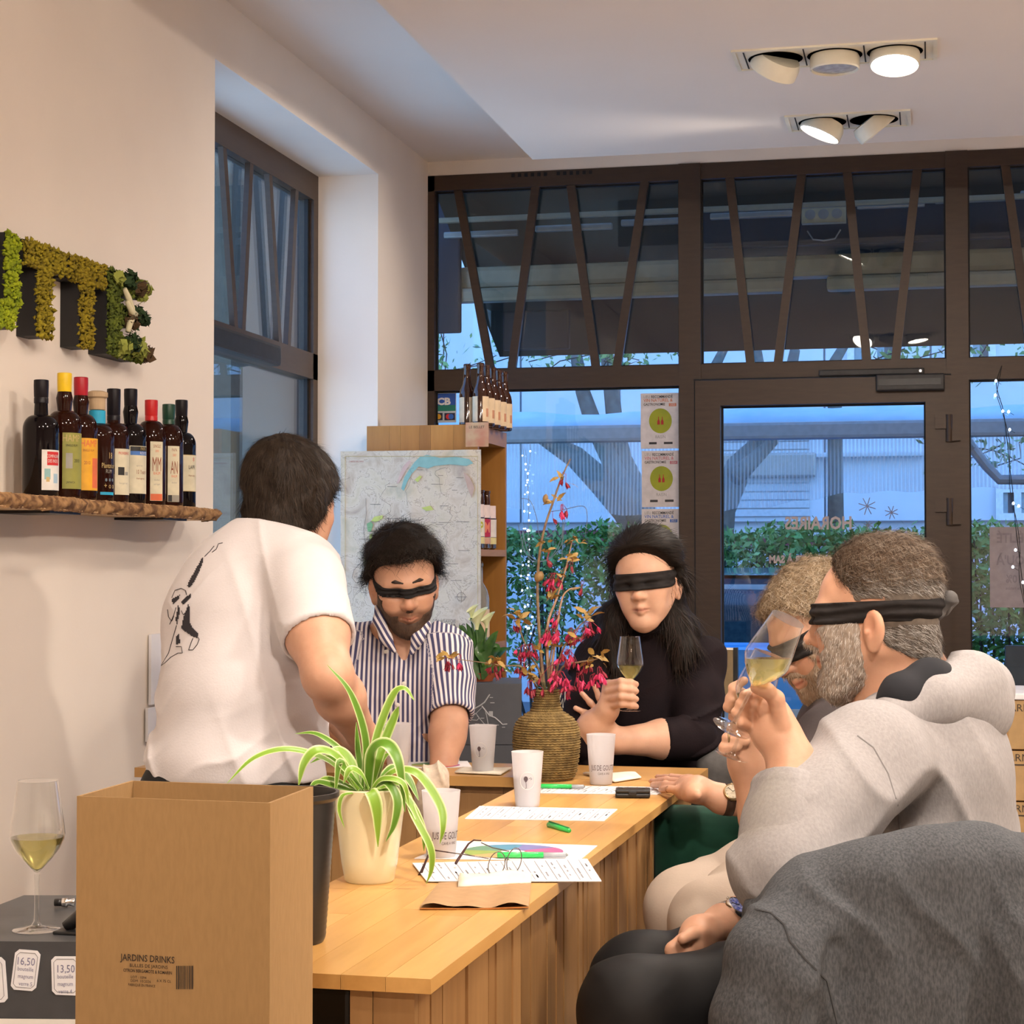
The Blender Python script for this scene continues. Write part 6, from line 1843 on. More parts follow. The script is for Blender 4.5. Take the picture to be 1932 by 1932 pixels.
# ---- stacked wine cartons on the far right
M_wc = mat('wine_carton', (.34, .19, .075), .8, col2=(.31, .17, .068), scale=8); M_tape = mat('parcel_tape', (.40, .26, .12), .35); M_wtop = mat('white_board', (.72, .73, .78), .6)
dR = 5.3
for k, (y0, y1, lab) in enumerate(((1318, 1412, 'uppermost wine carton of the stack on the right'), (1413, 1508, 'second wine carton from the top of the stack on the right'), (1509, 1600, 'third wine carton from the top of the stack on the right'), (1601, 1700, 'fourth wine carton from the top of the stack on the right'), (1701, 1800, 'lowest wine carton of the stack on the right'))):
    a = P(1790, y1, dR); c_ = P(2130, y0, dR)
    z0, z1 = P(1900, y1, dR)[2], P(1900, y0, dR)[2]
    if k == 4: z0 = 0
    yb_ = a[1]
    t = thing('wine_carton', lab, 'box', (a[0], yb_, z0), 'wine cartons stacked on the right')
    MB().box((a[0], yb_, z0 + .0005), (c_[0], yb_ + .34, z1 - .0015), bev=.003).obj('carton_body', M_wc, t)
    for xx in (.165, .29):
        MB().box((a[0] + xx, yb_ - .0008, z0 + .003), (a[0] + xx + .05, yb_ - .0002, z1 - .003)).obj('tape', M_tape, t)
    if k in (1, 2):
        MB().box((a[0] + .02, yb_ - .0016, z0 + (z1 - z0) * .70), (a[0] + .3, yb_ - .0009, z0 + (z1 - z0) * .73)).obj('printed_rule', M_ink, t)
        text_mesh('print', 'LES MARNES', .03, frame((a[0] + .17, yb_ - .0018, z0 + (z1 - z0) * .85), (1, 0, 0), (0, 0, 1)), M_ink, t)
        text_mesh('print', 'Jura vins', .014, frame((a[0] + .14, yb_ - .0018, z0 + (z1 - z0) * .6), (1, 0, 0), (0, 0, 1)), M_ink, t)
    if k == 0:
        text_mesh('print', 'MARNES', .03, frame((a[0] + .2, yb_ - .0018, z0 + (z1 - z0) * .83), (1, 0, 0), (0, 0, 1)), M_ink, t)
a = P(1800, 1318, dR); zt2 = P(1900, 1318, dR)[2]
o = MB().box((a[0], a[1] - .01, zt2), (P(2130, 1318, dR)[0], a[1] + .35, zt2 + .018), bev=.004).obj('white_board', M_wtop); tag(o, 'thin white board lying on the wine cartons', 'board')
# dark panel outside the right window
a = PY(1897, 1310, 8.6); c_ = PY(1960, 1218, 8.6)
o = MB().box((a[0], 8.58, GZ), (c_[0] + .2, 8.62, c_[2]), bev=.004).obj('terrace_screen', mat('grey_panel', (.10, .105, .11), .5)); tag(o, 'grey upright screen panel outside the right window', 'panel')
# ================================================================== ORGANIC SURFACES: signed distance fields -> one mesh
def _kk(k): return k if k <= .025 else .025 + (k - .025) * .35
def _u(v): 
    v = np.asarray(v, float); return v / (np.linalg.norm(v) + 1e-12)

class Field:
    def __init__(self):
        self.ops = []
    def rc(self, a, b, ra, rb=None, k=.02, mode='add'):
        rb = ra if rb is None else rb
        a = np.asarray(a, float); b = np.asarray(b, float)
        self.ops.append(('rc', mode, _kk(k), (a + b) / 2, np.linalg.norm(a - b) / 2 + max(ra, rb), (a, b, ra, rb)))
        return self
    def chain(self, pts, rs, k=.02, mode='add'):
        for i in range(len(pts) - 1):
            self.rc(pts[i], pts[i + 1], rs[i], rs[i + 1], k, mode)
        return self
    def sp(self, c, r, k=.02, mode='add'):
        return self.el(c, (r, r, r), None, k, mode)
    def el(self, c, r, R=None, k=.02, mode='add'):
        c = np.asarray(c, float); R = np.eye(3) if R is None else np.asarray(R, float)
        self.ops.append(('el', mode, _kk(k), c, max(r), (c, np.asarray(r, float), R)))
        return self
    def box(self, c, h, R=None, rnd_=.01, k=.01, mode='add'):
        c = np.asarray(c, float); R = np.eye(3) if R is None else np.asarray(R, float); h = np.asarray(h, float)
        self.ops.append(('bx', mode, k, c, np.linalg.norm(h) + rnd_, (c, h - rnd_, R, rnd_)))
        return self
    def cut(self, p, n, k=.004):
        """keep the side the normal points away from"""
        self.ops.append(('pl', 'int', k, None, 1e9, (np.asarray(p, float), _u(n))))
        return self
    def fn(self, f):
        """free displacement f(points) added to the distance"""
        self.ops.append(('fn', 'fn', 0, None, 1e9, f)); return self
    def copy(self):
        g = Field(); g.ops = list(self.ops); return g
    def extend(self, other):
        self.ops += other.ops; return self
    def bounds(self):
        lo = np.full(3, 1e9); hi = -lo
        for o in self.ops:
            if o[3] is not None and o[1] == 'add':
                lo = np.minimum(lo, o[3] - o[4]); hi = np.maximum(hi, o[3] + o[4])
        return lo - .015, hi + .015
    def ev(self, p, ops=None):
        d = np.full(len(p), 1.0, np.float32)
        for (t, mode, k, c, r, a) in (self.ops if ops is None else ops):
            if t == 'rc':
                A, B, ra, rb = a; ba = (B - A).astype(np.float32); pa = p - A.astype(np.float32)
                h = np.clip(pa @ ba / max(float(ba @ ba), 1e-12), 0, 1)
                q = pa - h[:, None] * ba
                e = np.sqrt((q * q).sum(1)) - (ra + (rb - ra) * h)
            elif t == 'el':
                C, R_, Rm = a; q = (p - C.astype(np.float32)) @ Rm.astype(np.float32)
                q0 = q / R_.astype(np.float32); k0 = np.sqrt((q0 * q0).sum(1)); q1 = q0 / R_.astype(np.float32)
                k1 = np.sqrt((q1 * q1).sum(1)) + 1e-9
                e = k0 * (k0 - 1) / k1
            elif t == 'bx':
                C, H, Rm, rn = a; q = np.abs((p - C.astype(np.float32)) @ Rm.astype(np.float32)) - H.astype(np.float32)
                e = np.sqrt((np.maximum(q, 0) ** 2).sum(1)) + np.minimum(q.max(1), 0) - rn
            elif t == 'pl':
                e = (p - a[0].astype(np.float32)) @ a[1].astype(np.float32)
                if k: 
                    h = np.maximum(k - np.abs(d - e), 0) / k; d = np.maximum(d, e) + h * h * k * .25
                else: d = np.maximum(d, e)
                continue
            else:
                d = d + a(p); continue
            if mode == 'add':
                if k:
                    h = np.maximum(k - np.abs(d - e), 0) / k; d = np.minimum(d, e) - h * h * k * .25
                else: d = np.minimum(d, e)
            elif mode == 'sub':
                e = -e
                if k:
                    h = np.maximum(k - np.abs(d - e), 0) / k; d = np.maximum(d, e) + h * h * k * .25
                else: d = np.maximum(d, e)
            elif mode == 'int':
                d = np.maximum(d, e)
        return d

def _nets(D, lo, h, keep=None):
    S = D < 0
    nx, ny, nz = D.shape
    cellsum = {}
    strides = np.array([ny * nz, nz, 1], np.int64)
    idx_l = []; pt_l = []; quads = []
    for ax in range(3):
        sl0 = [slice(None)] * 3; sl1 = [slice(None)] * 3
        sl0[ax] = slice(0, -1); sl1[ax] = slice(1, None)
        X = np.argwhere(S[tuple(sl0)] != S[tuple(sl1)])
        if len(X) == 0: continue
        Y = X.copy(); Y[:, ax] += 1
        d0 = D[X[:, 0], X[:, 1], X[:, 2]]; d1 = D[Y[:, 0], Y[:, 1], Y[:, 2]]
        t = d0 / (d0 - d1 + 1e-12)
        pt = X.astype(np.float32); pt[:, ax] += t
        u, v = (ax + 1) % 3, (ax + 2) % 3
        ok = (X[:, u] > 0) & (X[:, v] > 0) & (X[:, u] < D.shape[u] - 1) & (X[:, v] < D.shape[v] - 1)
        X = X[ok]; pt = pt[ok]; neg = d0[ok] < 0
        cells = []
        for du, dv in ((1, 1), (0, 1), (0, 0), (1, 0)):
            c = X.copy(); c[:, u] -= du; c[:, v] -= dv
            cells.append(c @ strides)
        for c in cells: idx_l.append(c); pt_l.append(pt)
        q = np.stack(cells, 1)
        q[~neg] = q[~neg][:, ::-1]
        quads.append(q)
    I = np.concatenate(idx_l); Pp = np.concatenate(pt_l); Q = np.concatenate(quads)
    uq, inv = np.unique(I, return_inverse=True)
    cnt = np.bincount(inv).astype(np.float32)
    V = np.stack([np.bincount(inv, Pp[:, k]) / cnt for k in range(3)], 1)
    Qi = np.searchsorted(uq, Q)
    return V * h + lo, Qi

def grid_field(F, lo, hi, h, BS=14):
    n = np.ceil((hi - lo) / h).astype(int) + 1
    nb = np.ceil(n / BS).astype(int)
    n = nb * BS
    D = np.empty(tuple(n), np.float32)
    bi = np.stack(np.meshgrid(*[np.arange(k) for k in nb], indexing='ij'), -1).reshape(-1, 3)
    half = (BS - 1) * h / 2
    cen = (lo + bi * BS * h + half).astype(np.float32)
    dc = F.ev(cen)
    rad = half * math.sqrt(3) + h
    near = np.abs(dc) < rad * 1.15 + .012
    g = np.arange(BS) * h
    off = np.stack(np.meshgrid(g, g, g, indexing='ij'), -1).reshape(-1, 3).astype(np.float32)
    ops = F.ops
    cs = np.array([o[3] if o[3] is not None else (0, 0, 0) for o in ops]); rs = np.array([o[4] for o in ops]); ks = np.array([o[2] for o in ops])
    for b, c, d0, nr in zip(bi, cen, dc, near):
        s = tuple(slice(x * BS, x * BS + BS) for x in b)
        if not nr:
            D[s] = d0; continue
        keep = np.linalg.norm(cs - c, axis=1) - rs < rad + ks + .012
        sub = [o for o, kk in zip(ops, keep) if kk or o[3] is None]
        D[s] = F.ev(off + (c - half).astype(np.float32), sub).reshape(BS, BS, BS)
    return D

def field_mesh(F, h, fine=(), hf=None):
    """surface of the field; inside the boxes of fine = [(centre, half)] it is sampled at hf"""
    lo, hi = F.bounds()
    V, Q = _nets(grid_field(F, lo, hi, h), lo, h)
    Vs = [V]; Qs = []
    if fine:
        qc = V[Q].mean(1)
        inside = np.zeros(len(Q), bool)
        for c, e in fine:
            inside |= (np.abs(qc - np.asarray(c)) < np.asarray(e) - 1.2 * h).all(1)
        Q = Q[~inside]
    Qs.append(Q); base = len(V)
    done = []
    for c, e in fine:
        l2 = np.maximum(np.asarray(c) - np.asarray(e), lo); h2 = np.minimum(np.asarray(c) + np.asarray(e), hi)
        V2, Q2 = _nets(grid_field(F, l2, h2, hf), l2, hf)
        q2 = V2[Q2].mean(1)
        bad = ((q2 > h2 - hf) | (q2 < l2)).any(1)
        for c3, e3 in done:
            bad |= (np.abs(q2 - np.asarray(c3)) < np.asarray(e3) - 1.2 * h).all(1)
        Q2 = Q2[~bad]
        Vs.append(V2); Qs.append(Q2 + base); base += len(V2); done.append((c, e))
    V = np.concatenate(Vs); Q = np.concatenate(Qs)
    used, inv = np.unique(Q, return_inverse=True)
    return V[used], inv.reshape(Q.shape)

def vnormals(V, Q):
    a, b, c, d = (V[Q[:, i]] for i in range(4))
    fn = np.cross(c - a, d - b)
    N = np.zeros_like(V)
    for i in range(4):
        for k in range(3): N[:, k] += np.bincount(Q[:, i], fn[:, k], len(V))
    return N / (np.linalg.norm(N, axis=1, keepdims=True) + 1e-12)

def smooth_mesh(V, Q, it=2, lam=.5):
    for _ in range(it):
        S = np.zeros_like(V); n = np.zeros(len(V))
        for i in range(4):
            a, b = Q[:, i], Q[:, (i + 1) % 4]
            for k in range(3):
                S[:, k] += np.bincount(a, V[b, k], len(V)) + np.bincount(b, V[a, k], len(V))
            n += np.bincount(a, minlength=len(V)) + np.bincount(b, minlength=len(V))
        V = V * (1 - lam) + lam * S / np.maximum(n, 1)[:, None]
    return V

def body_obj(name, F, h, m, parent, fine=(), hf=None, colors=None, sm=1, label=None):
    V, Q = field_mesh(F, h, fine, hf)
    if sm: V = smooth_mesh(V, Q, sm, .4)
    col = colors(V, vnormals(V, Q)) if colors else None
    o = big_mesh(name, V, Q, m, parent, True, colors=col, label=label)
    return o, V, Q

# ------------------------------------------------------------------ head
class Head:
    """local frame: x to the side, y out of the face, z up; one unit = one metre at scale 1"""
    def __init__(self, c, fwd, up, s=1.0):
        y = _u(fwd); up = np.asarray(up, float); z = _u(up - y * (up @ y)); x = np.cross(y, z)
        self.c = np.asarray(c, float); self.R = np.stack([x, y, z], 1); self.s = s
    def w(self, p): return self.c + self.R @ (np.asarray(p, float) * self.s)
    def loc(self, P_): return (P_ - self.c) @ self.R / self.s
    def skull(self, F, female=False, ears=True, brow=1.0, nose=1.0, jaw=1.0):
        s, w = self.s, self.w
        def rc(a, b, ra, rb, k=.02, mode='add'): F.rc(w(a), w(b), ra * s, rb * s, k * s, mode)
        def el(c, r, k=.02, mode='add', R=None): F.el(w(c), tuple(v * s for v in r), self.R if R is None else self.R @ R, k * s, mode)
        el((0, -.018, .038), (.0745, .094, .081), .02)
        el((0, .026, .012), (.066, .062, .078), .03)
        el((0, .030, -.035), (.058, .052, .066), .03)
        for sx in (-1, 1):
            rc((sx * .052 * jaw, -.005, -.045), (sx * .020, .062, -.092), .018, .019, .03)
            el((sx * .040, .060, -.012), (.024, .022, .020), .03)
            el((sx * .030, .064, -.048), (.022, .020, .026), .03)
            if not female: rc((sx * .012, .083, .024), (sx * .046, .068, .022), .010 * brow, .008, .018)
            el((sx * .031, .090, .004), (.017, .010, .011), .012, 'sub')
            el((sx * .031, .072, .004), (.0125, .0125, .0125), .006)
        rc((0, .072, -.094), (0, .068, -.100), .022, .020, .022)
        rc((0, .082, .016), (0, .103 * nose, -.022), .0085, .0105, .014)
        el((0, .104 * nose, -.025), (.0125, .012, .0105), .008)
        for sx in (-1, 1):
            el((sx * .0125, .094, -.028), (.0075, .010, .0075), .006)
            el((sx * .0065, .100, -.0345), (.0032, .0042, .0028), .002, 'sub')
        rc((0, .087, -.036), (0, .088, -.050), .009, .011, .014)
        for sx in (-1, 1):
            rc((0, .0945, -.0545), (sx * .021, .082, -.0590), .0048, .0026, .008)
            rc((0, .0930, -.0650), (sx * .018, .082, -.0605), .0058, .0028, .008)
            rc((0, .0985, -.0597), (sx * .022, .0860, -.0600), .0016, .0014, .003, 'sub')
        if ears:
            for sx in (-1, 1):
                Re = np.array(Euler((.12, 0, sx * .35)).to_matrix())
                el((sx * .0775, -.012, -.016), (.0085, .0190, .031), .006, 'add', Re)
                el((sx * .0850, -.006, -.010), (.0065, .0105, .019), .004, 'sub', Re)
                el((sx * .0800, -.001, -.020), (.004, .005, .006), .003)
                el((sx * .0765, -.008, -.043), (.0055, .0085, .010), .006)
        return F
    def colors(self, base=(1, 1, 1), lips=(.80, .52, .50), stub=None, stub_amt=.0, flush=(1.05, .88, .82)):
        def f(V, N):
            L = self.loc(V); C = np.tile(np.asarray(base, float), (len(V), 1))
            head = (np.abs(L) < .14).all(1)
            def mix(mask, c): 
                mk = np.clip(mask, 0, 1)[:, None] * head[:, None]; C[:] = C * (1 - mk) + C * np.asarray(c) * mk
            g = lambda c, r: np.exp(-(((L - np.asarray(c)) / np.asarray(r)) ** 2).sum(1))
            mix(g((0, .092, -.060), (.017, .014, .0055)) * 1.2, lips)
            mix(g((0, .096, -.0597), (.019, .012, .0022)) * 1.0, (.50, .36, .36))  # shade of the parting between the lips painted as a dark line
            for sx in (-1, 1): mix(g((sx * .042, .065, -.022), (.018, .02, .016)) * .8, flush)
            mix(g((0, .108, -.024), (.014, .012, .012)) * .8, flush)
            for sx in (-1, 1): mix(g((sx * .079, -.012, 0), (.012, .02, .03)) * .7, flush)
            if stub is not None:
                low = np.clip((-.030 - L[:, 2]) / .02, 0, 1) * np.clip((L[:, 1] + .01) / .02, 0, 1) * np.clip((L[:, 2] + .135) / .02, 0, 1)
                upl = g((0, .09, -.044), (.026, .02, .0065))
                lip = g((0, .094, -.060), (.019, .02, .0058)); cheek = sum(g((sx * .034, .075, -.028), (.017, .03, .014)) for sx in (-1, 1))
                mk = np.clip(np.maximum(low, upl) - lip * 1.6 - cheek, 0, 1) * stub_amt
                mix(mk, stub)
            return C
        return f

def strands(name, parent, m, roots, normals, flow, n, length, width, cols, seed=1, lift=.25, curl=0.0, seg=3, gravity=0.0):
    """n thin tapering ribbons growing from random root points; flow(points, normals) gives comb direction"""
    rs = np.random.RandomState(seed)
    i = rs.randint(len(roots), size=n)
    Pt = roots[i].copy(); N = normals[i]
    Fl = flow(Pt, N); Fl = Fl - N * (Fl * N).sum(1, keepdims=True); Fl /= np.linalg.norm(Fl, axis=1, keepdims=True) + 1e-9
    Fl = Fl + rs.normal(0, .16, Fl.shape); 
    L = length * (.6 + .7 * rs.rand(n))
    ph = rs.rand(n) * 6.28
    side = np.cross(Fl, N); side /= np.linalg.norm(side, axis=1, keepdims=True) + 1e-9
    K = seg + 1
    V = np.zeros((n, K, 2, 3)); 
    Cc = np.asarray(cols)[rs.randint(len(cols), size=n)] * (.85 + .3 * rs.rand(n, 1))
    for k in range(K):
        t = k / seg
        p = Pt + Fl * (L * t)[:, None] + N * (L * lift * (t - .9 * t * t))[:, None] + side * (curl * L * np.sin(ph + t * 6))[:, None]
        p[:, 2] -= gravity * L * t * t
        w = width * (1 - .85 * t) * .5
        V[:, k, 0] = p - side * w; V[:, k, 1] = p + side * w
    idx = np.arange(n * K * 2).reshape(n, K, 2)
    Q = np.stack([idx[:, :-1, 0], idx[:, :-1, 1], idx[:, 1:, 1], idx[:, 1:, 0]], -1).reshape(-1, 4)
    C = np.repeat(Cc[:, None], K * 2, 1).reshape(-1, 3)
    o = big_mesh(name, V.reshape(-1, 3), Q, m, parent, True, colors=C)
    o['kind'] = 'stuff'
    return o

def folds(p, amp, freq, direction, seed=0, warp=1.0):
    d = _u(direction).astype(np.float32); 
    rs = np.random.RandomState(seed); a = _u(rs.normal(size=3)).astype(np.float32); b = _u(rs.normal(size=3)).astype(np.float32)
    u = p @ d * freq + warp * np.sin(p @ a * freq * .45 + seed) + warp * .6 * np.sin(p @ b * freq * .8 + 2 * seed)
    msk = .5 + .5 * np.sin(p @ b * freq * .37 + seed * 1.3)
    r = 1 - np.abs(np.sin(u * .5))
    return (amp * (.45 - 1.5 * r * r) * msk).astype(np.float32)

def decal_px(name, target_V, target_Q, poly, m, parent, step=2.0, off=.0012):
    """printed area: polygon seen at these pixels, laid onto the surface as its own thin patch"""
    bvh = BVHTree.FromPolygons([tuple(v) for v in target_V], [tuple(q) for q in target_Q])
    xs = [a for a, _ in poly]; ys = [b for _, b in poly]
    V = []; F_ = []; idx = {}
    def node(i, j):
        if (i, j) in idx: return idx[(i, j)]
        px, py = min(xs) + i * step, min(ys) + j * step
        r = ray(px, py); r = r / np.linalg.norm(r)
        hit = bvh.ray_cast(Vector(CAMP), Vector(r))
        if hit[0] is None: idx[(i, j)] = None; return None
        p = np.array(hit[0]) - r * off
        V.append(p); idx[(i, j)] = len(V) - 1; return idx[(i, j)]
    for i in range(int((max(xs) - min(xs)) / step) + 1):
        for j in range(int((max(ys) - min(ys)) / step) + 1):
            if inpoly(min(xs) + (i + .5) * step, min(ys) + (j + .5) * step, poly):
                q = [node(i, j), node(i, j + 1), node(i + 1, j + 1), node(i + 1, j)]
                if all(k is not None for k in q) and max(np.linalg.norm(V[q[a]] - V[q[a - 1]]) for a in range(4)) < .02:
                    F_.append(tuple(q))
    if F_: return mesh(name, V, F_, m, parent, True)

def line_px(target_bvh, pts, w, m, parent, name='printed_line', off=.0012):
    b = []
    path = []
    for i in range(len(pts) - 1):
        for k in range(4):
            t = k / 4; path.append((pts[i][0] * (1 - t) + pts[i + 1][0] * t, pts[i][1] * (1 - t) + pts[i + 1][1] * t))
    path.append(pts[-1])
    for a, c in path:
        r = ray(a, c); r = r / np.linalg.norm(r)
        hit = target_bvh.ray_cast(Vector(CAMP), Vector(r))
        if hit[0] is not None: b.append(np.array(hit[0]) - r * off)
    if len(b) > 1: MB().tube(b, w, 4).obj(name, m, parent)
# ================================================================== PEOPLE
M_skin = mat('skin', (0.58, 0.325, 0.215), 0.5, col2=(0.53, 0.29, 0.19), scale=35, attr='tint', sss=.12, bump=.05, bscale=300)
M_skin_w = mat('fair_skin', (0.63, 0.375, 0.26), 0.48, col2=(0.58, 0.34, 0.235), scale=35, attr='tint', sss=.12, bump=.04, bscale=300)
M_hair = mat('hair', (1, 1, 1), 0.6, col2=(.75, .75, .75), attr='tint', scale=120, spec=.25)
M_tee = mat('white_cotton', (0.62, 0.585, 0.60), 0.9, col2=(0.58, 0.55, 0.565), scale=14, bump=.12, bscale=240, sheen=.2)
M_blackcloth = mat('black_jersey', (0.010, 0.007, 0.009), 0.85, col2=(0.014, 0.009, 0.011), scale=20, bump=.1, bscale=260, spec=.12)
M_band = mat('black_blindfold_cloth', (0.016, 0.014, 0.014), 0.75, col2=(0.026, 0.023, 0.023), scale=30, stretch=(1, 1, 4), spec=.15)
M_band2 = mat('grey_knot_cloth', (0.085, 0.08, 0.08), 0.8)
M_hood = mat('grey_melange_fleece', (0.33, 0.315, 0.32), 0.95, col2=(0.285, 0.272, 0.278), scale=220, stretch=(1, 1, .5), bump=.2, bscale=320, spec=.2)
M_hoodin = mat('navy_lining', (0.012, 0.013, 0.018), 0.9)
M_char = mat('charcoal_cotton', (0.060, 0.048, 0.050), 0.85, col2=(0.048, 0.038, 0.040), scale=16, bump=.1, bscale=240)
M_cream_t = mat('cream_chino', (0.50, 0.41, 0.34), 0.85, col2=(0.46, 0.38, 0.315), scale=18, bump=.1, bscale=260)
M_btrou = mat('black_trousers', (0.010, 0.010, 0.011), 0.6, col2=(0.014, 0.014, 0.015), scale=14, spec=.2)
M_denim = mat('grey_wool_jacket', (0.105, 0.112, 0.124), 0.9, col2=(0.060, 0.065, 0.074), scale=330, stretch=(1, 1, .35), bump=.35, spec=.2)
M_green = MATS['green_pen_plastic']
M_velvet = mat('green_velvet', (0.006, 0.045, 0.028), 0.75, col2=(0.010, 0.065, 0.040), scale=12, sheen=.15, spec=.2)
M_greyfab = mat('grey_upholstery', (0.115, 0.11, 0.11), 0.9, col2=(0.095, 0.09, 0.09), scale=60, bump=.2)
UPV = np.array([0, 0, 1.0])

def band(head, F_head, parent, z0, slope, half, thick=.0045, pleat=.0022, roll=0.0, name='blindfold', h=.003, yz=0.0):
    """cloth band tied round the head: the head's own shape, thickened, between two planes"""
    F = Field()
    hd = Head(head.c, head.R[:, 1], head.R[:, 2], head.s * 1.0)
    hd.skull(F, ears=False)
    n = head.R @ _u((roll, slope, 1.0))
    p0 = head.w((0, 0, z0))
    def disp(p):
        u = ((p - p0) @ n).astype(np.float32)
        L = (p - head.c.astype(np.float32)) @ head.R.astype(np.float32)
        return (-thick - pleat * np.sin(u / half * 7 + L[:, 0] * 18 + 1.5 * np.sin(L[:, 1] * 25))).astype(np.float32)
    F.fn(disp)
    F.cut(p0 + n * half, n, 0); F.cut(p0 - n * half, -n, 0)
    V, Q = _nets(grid_field(F, head.c - .15 * head.s, head.c + .15 * head.s, h), head.c - .15 * head.s, h)
    V = smooth_mesh(V, Q, 2, .4)
    return big_mesh(name, V, Q, M_band, parent, True)

def cap_region(head, F_head, keep, off, noise, h=.0035, lo=-.17, hi=.17):
    """hair volume: the skull pushed out by off(L), kept where keep(L) < 0"""
    F = Field(); F.ops = list(F_head.ops)
    Rm = head.R.astype(np.float32)
    def disp(p):
        L = (p - head.c.astype(np.float32)) @ Rm / head.s
        return (-off(L) * head.s - noise(L)).astype(np.float32)
    F.fn(disp)
    D = grid_field(F, head.c + lo, head.c + hi, h)
    n = D.shape
    g = [np.arange(k) * h for k in n]
    G = np.stack(np.meshgrid(*g, indexing='ij'), -1).reshape(-1, 3) + head.c + lo
    L = (G - head.c) @ head.R / head.s
    K = keep(L).reshape(n).astype(np.float32) * head.s
    kk = .012
    hh = np.maximum(kk - np.abs(D - K), 0) / kk
    D = np.maximum(D, K) + hh * hh * kk * .25
    V, Q = _nets(D, head.c + lo, h)
    return smooth_mesh(V, Q, 1, .4), Q

def hn(L, f, s=0): 
    return np.sin(L[:, 0] * f + 1.3 * np.sin(L[:, 1] * f * .7 + s)) * np.sin(L[:, 1] * f * 1.1 + np.sin(L[:, 2] * f * .8 + s)) * np.sin(L[:, 2] * f * .9 + s)

def finger(F, pts, r, k=.006):
    rs = np.linspace(r, r * .78, len(pts))
    F.chain(pts, list(rs), k)

def nails(): pass

# ------------------------------------------------------------------ 1. standing man in a white T-shirt
d = 3.9
t = thing('person', 'person in a white T-shirt seen from behind, leaning over the crossing counter', 'person', (P(440, 1400, d)[0], P(440, 1400, d)[1], 0))
hd = Head(P(548, 952, 3.98), FWD0 * .80 + RIGHT * .52 - UPV * .30, UPV + FWD0 * .42 + RIGHT * .22, 1.03)
Fh = Field(); hd.skull(Fh)
F = Fh.copy()
neck0, neck1 = hd.w((0, -.03, -.05)), P(520, 1050, 3.93)
F.rc(neck0, neck1, .054, .060, .03); FN = F.copy()
sh = P(575, 1100, 3.83); el_ = P(618, 1275, 3.66); wr = P(684, 1388, 3.84)
F.el(P(480, 1150, 3.95), (.15, .12, .19), None, .05); F.el(P(450, 1320, 3.88), (.15, .12, .2), None, .05); F.el(P(440, 1480, 3.85), (.15, .13, .14), None, .05)
F.chain([sh, (sh * .45 + el_ * .55), el_], [.062, .062, .047], .03)
F.chain([el_, el_ * .65 + wr * .35, wr], [.046, .047, .030], .03)
# right hand gripping a bottle on the counter
F.rc(wr, P(702, 1410, 3.92), .028, .026, .02)
for k_, dy in enumerate((-14, -5, 5, 15)):
    finger(F, [P(704, 1408 + dy, 3.93), P(722, 1402 + dy, 3.95), P(724, 1404 + dy, 3.99)], .0088)
finger(F, [P(700, 1398, 3.90), P(712, 1385, 3.95), P(716, 1380, 3.98)], .0098)
# left arm, mostly hidden behind the torso
ls, le, lw = P(520, 1120, 4.12), P(600, 1300, 4.22), P(676, 1398, 4.05)
F.chain([ls, le, lw], [.058, .046, .03], .03); F.rc(lw, P(694, 1405, 4.02), .026, .024, .02)
for dy in (-12, -4, 4, 12): finger(F, [P(696, 1405 + dy, 4.02), P(712, 1402 + dy, 4.02), P(716, 1406 + dy, 4.0)], .0088)
F.chain([P(440, 1520, 3.85), P(430, 1700, 3.85), P(425, 1900, 3.85)], [.12, .08, .06], .04)
body_obj('body', F, .006, M_skin, t, colors=hd.colors())
# trousers
Ft = Field()
pel = P(440, 1480, 3.85)
Ft.el(pel, (.17, .15, .13), None, .04)
for sx, dd_ in ((-.09, -.02), (.09, .04)):
    a = pel + RIGHT * sx + FWD0 * dd_
    Ft.chain([a + [0, 0, -.03], np.array([a[0], a[1], .42]), np.array([a[0], a[1], .03])], [.105, .075, .06], .03)
body_obj('trousers', Ft, .008, M_btrou, t)
for sx in (-.09, .09):
    a = pel + RIGHT * sx
    Fs = Field().el((a[0], a[1], .04), (.05, .12, .045), None, .01).cut((0, 0, .002), (0, 0, -1))
    body_obj('shoe', Fs, .007, M_black, t)
# T-shirt
Fs = Field()
Fs.el(P(505, 1090, 3.95), (.165, .13, .13), None, .06); Fs.rc(P(505, 1055, 3.94), P(528, 985, 3.97), .085, .064, .05)
Fs.el(P(470, 1190, 3.93), (.19, .155, .20), None, .07)
Fs.el(P(452, 1330, 3.88), (.178, .155, .19), None, .07)
Fs.el(P(440, 1440, 3.85), (.182, .155, .13), None, .06)
Fs.rc(P(505, 1040, 3.95), sh + [0, 0, .005], .085, .075, .06)
Fs.rc(P(500, 1048, 3.98), ls, .08, .07, .06)
slv_end = sh * .40 + el_ * .60
Fs.chain([sh, slv_end], [.080, .078], .035)
Fs.chain([ls, ls * .5 + le * .5], [.075, .07], .03)
# belly hanging forward, hem flare
Fs.el(P(565, 1400, 3.86), (.045, .10, .10), None, .09)
Fs.rc(P(300, 1462, 3.84), P(575, 1468, 3.84), .030, .040, .05)
Fs.rc(P(575, 1390, 3.88), P(590, 1330, 3.87), .035, .03, .06)
ax = _u(el_ - sh)
Fs2 = Fs
def tee_f(p):
    r = folds(p, .011, 50, RIGHT * .9 + UPV * .45, 3, 1.3) + folds(p, .009, 75, UPV * .9 - RIGHT * .5, 7, 1.2)
    low = np.clip((1.05 - p[:, 2]) / .25, .25, 1)
    return r * low
Fs.fn(tee_f)
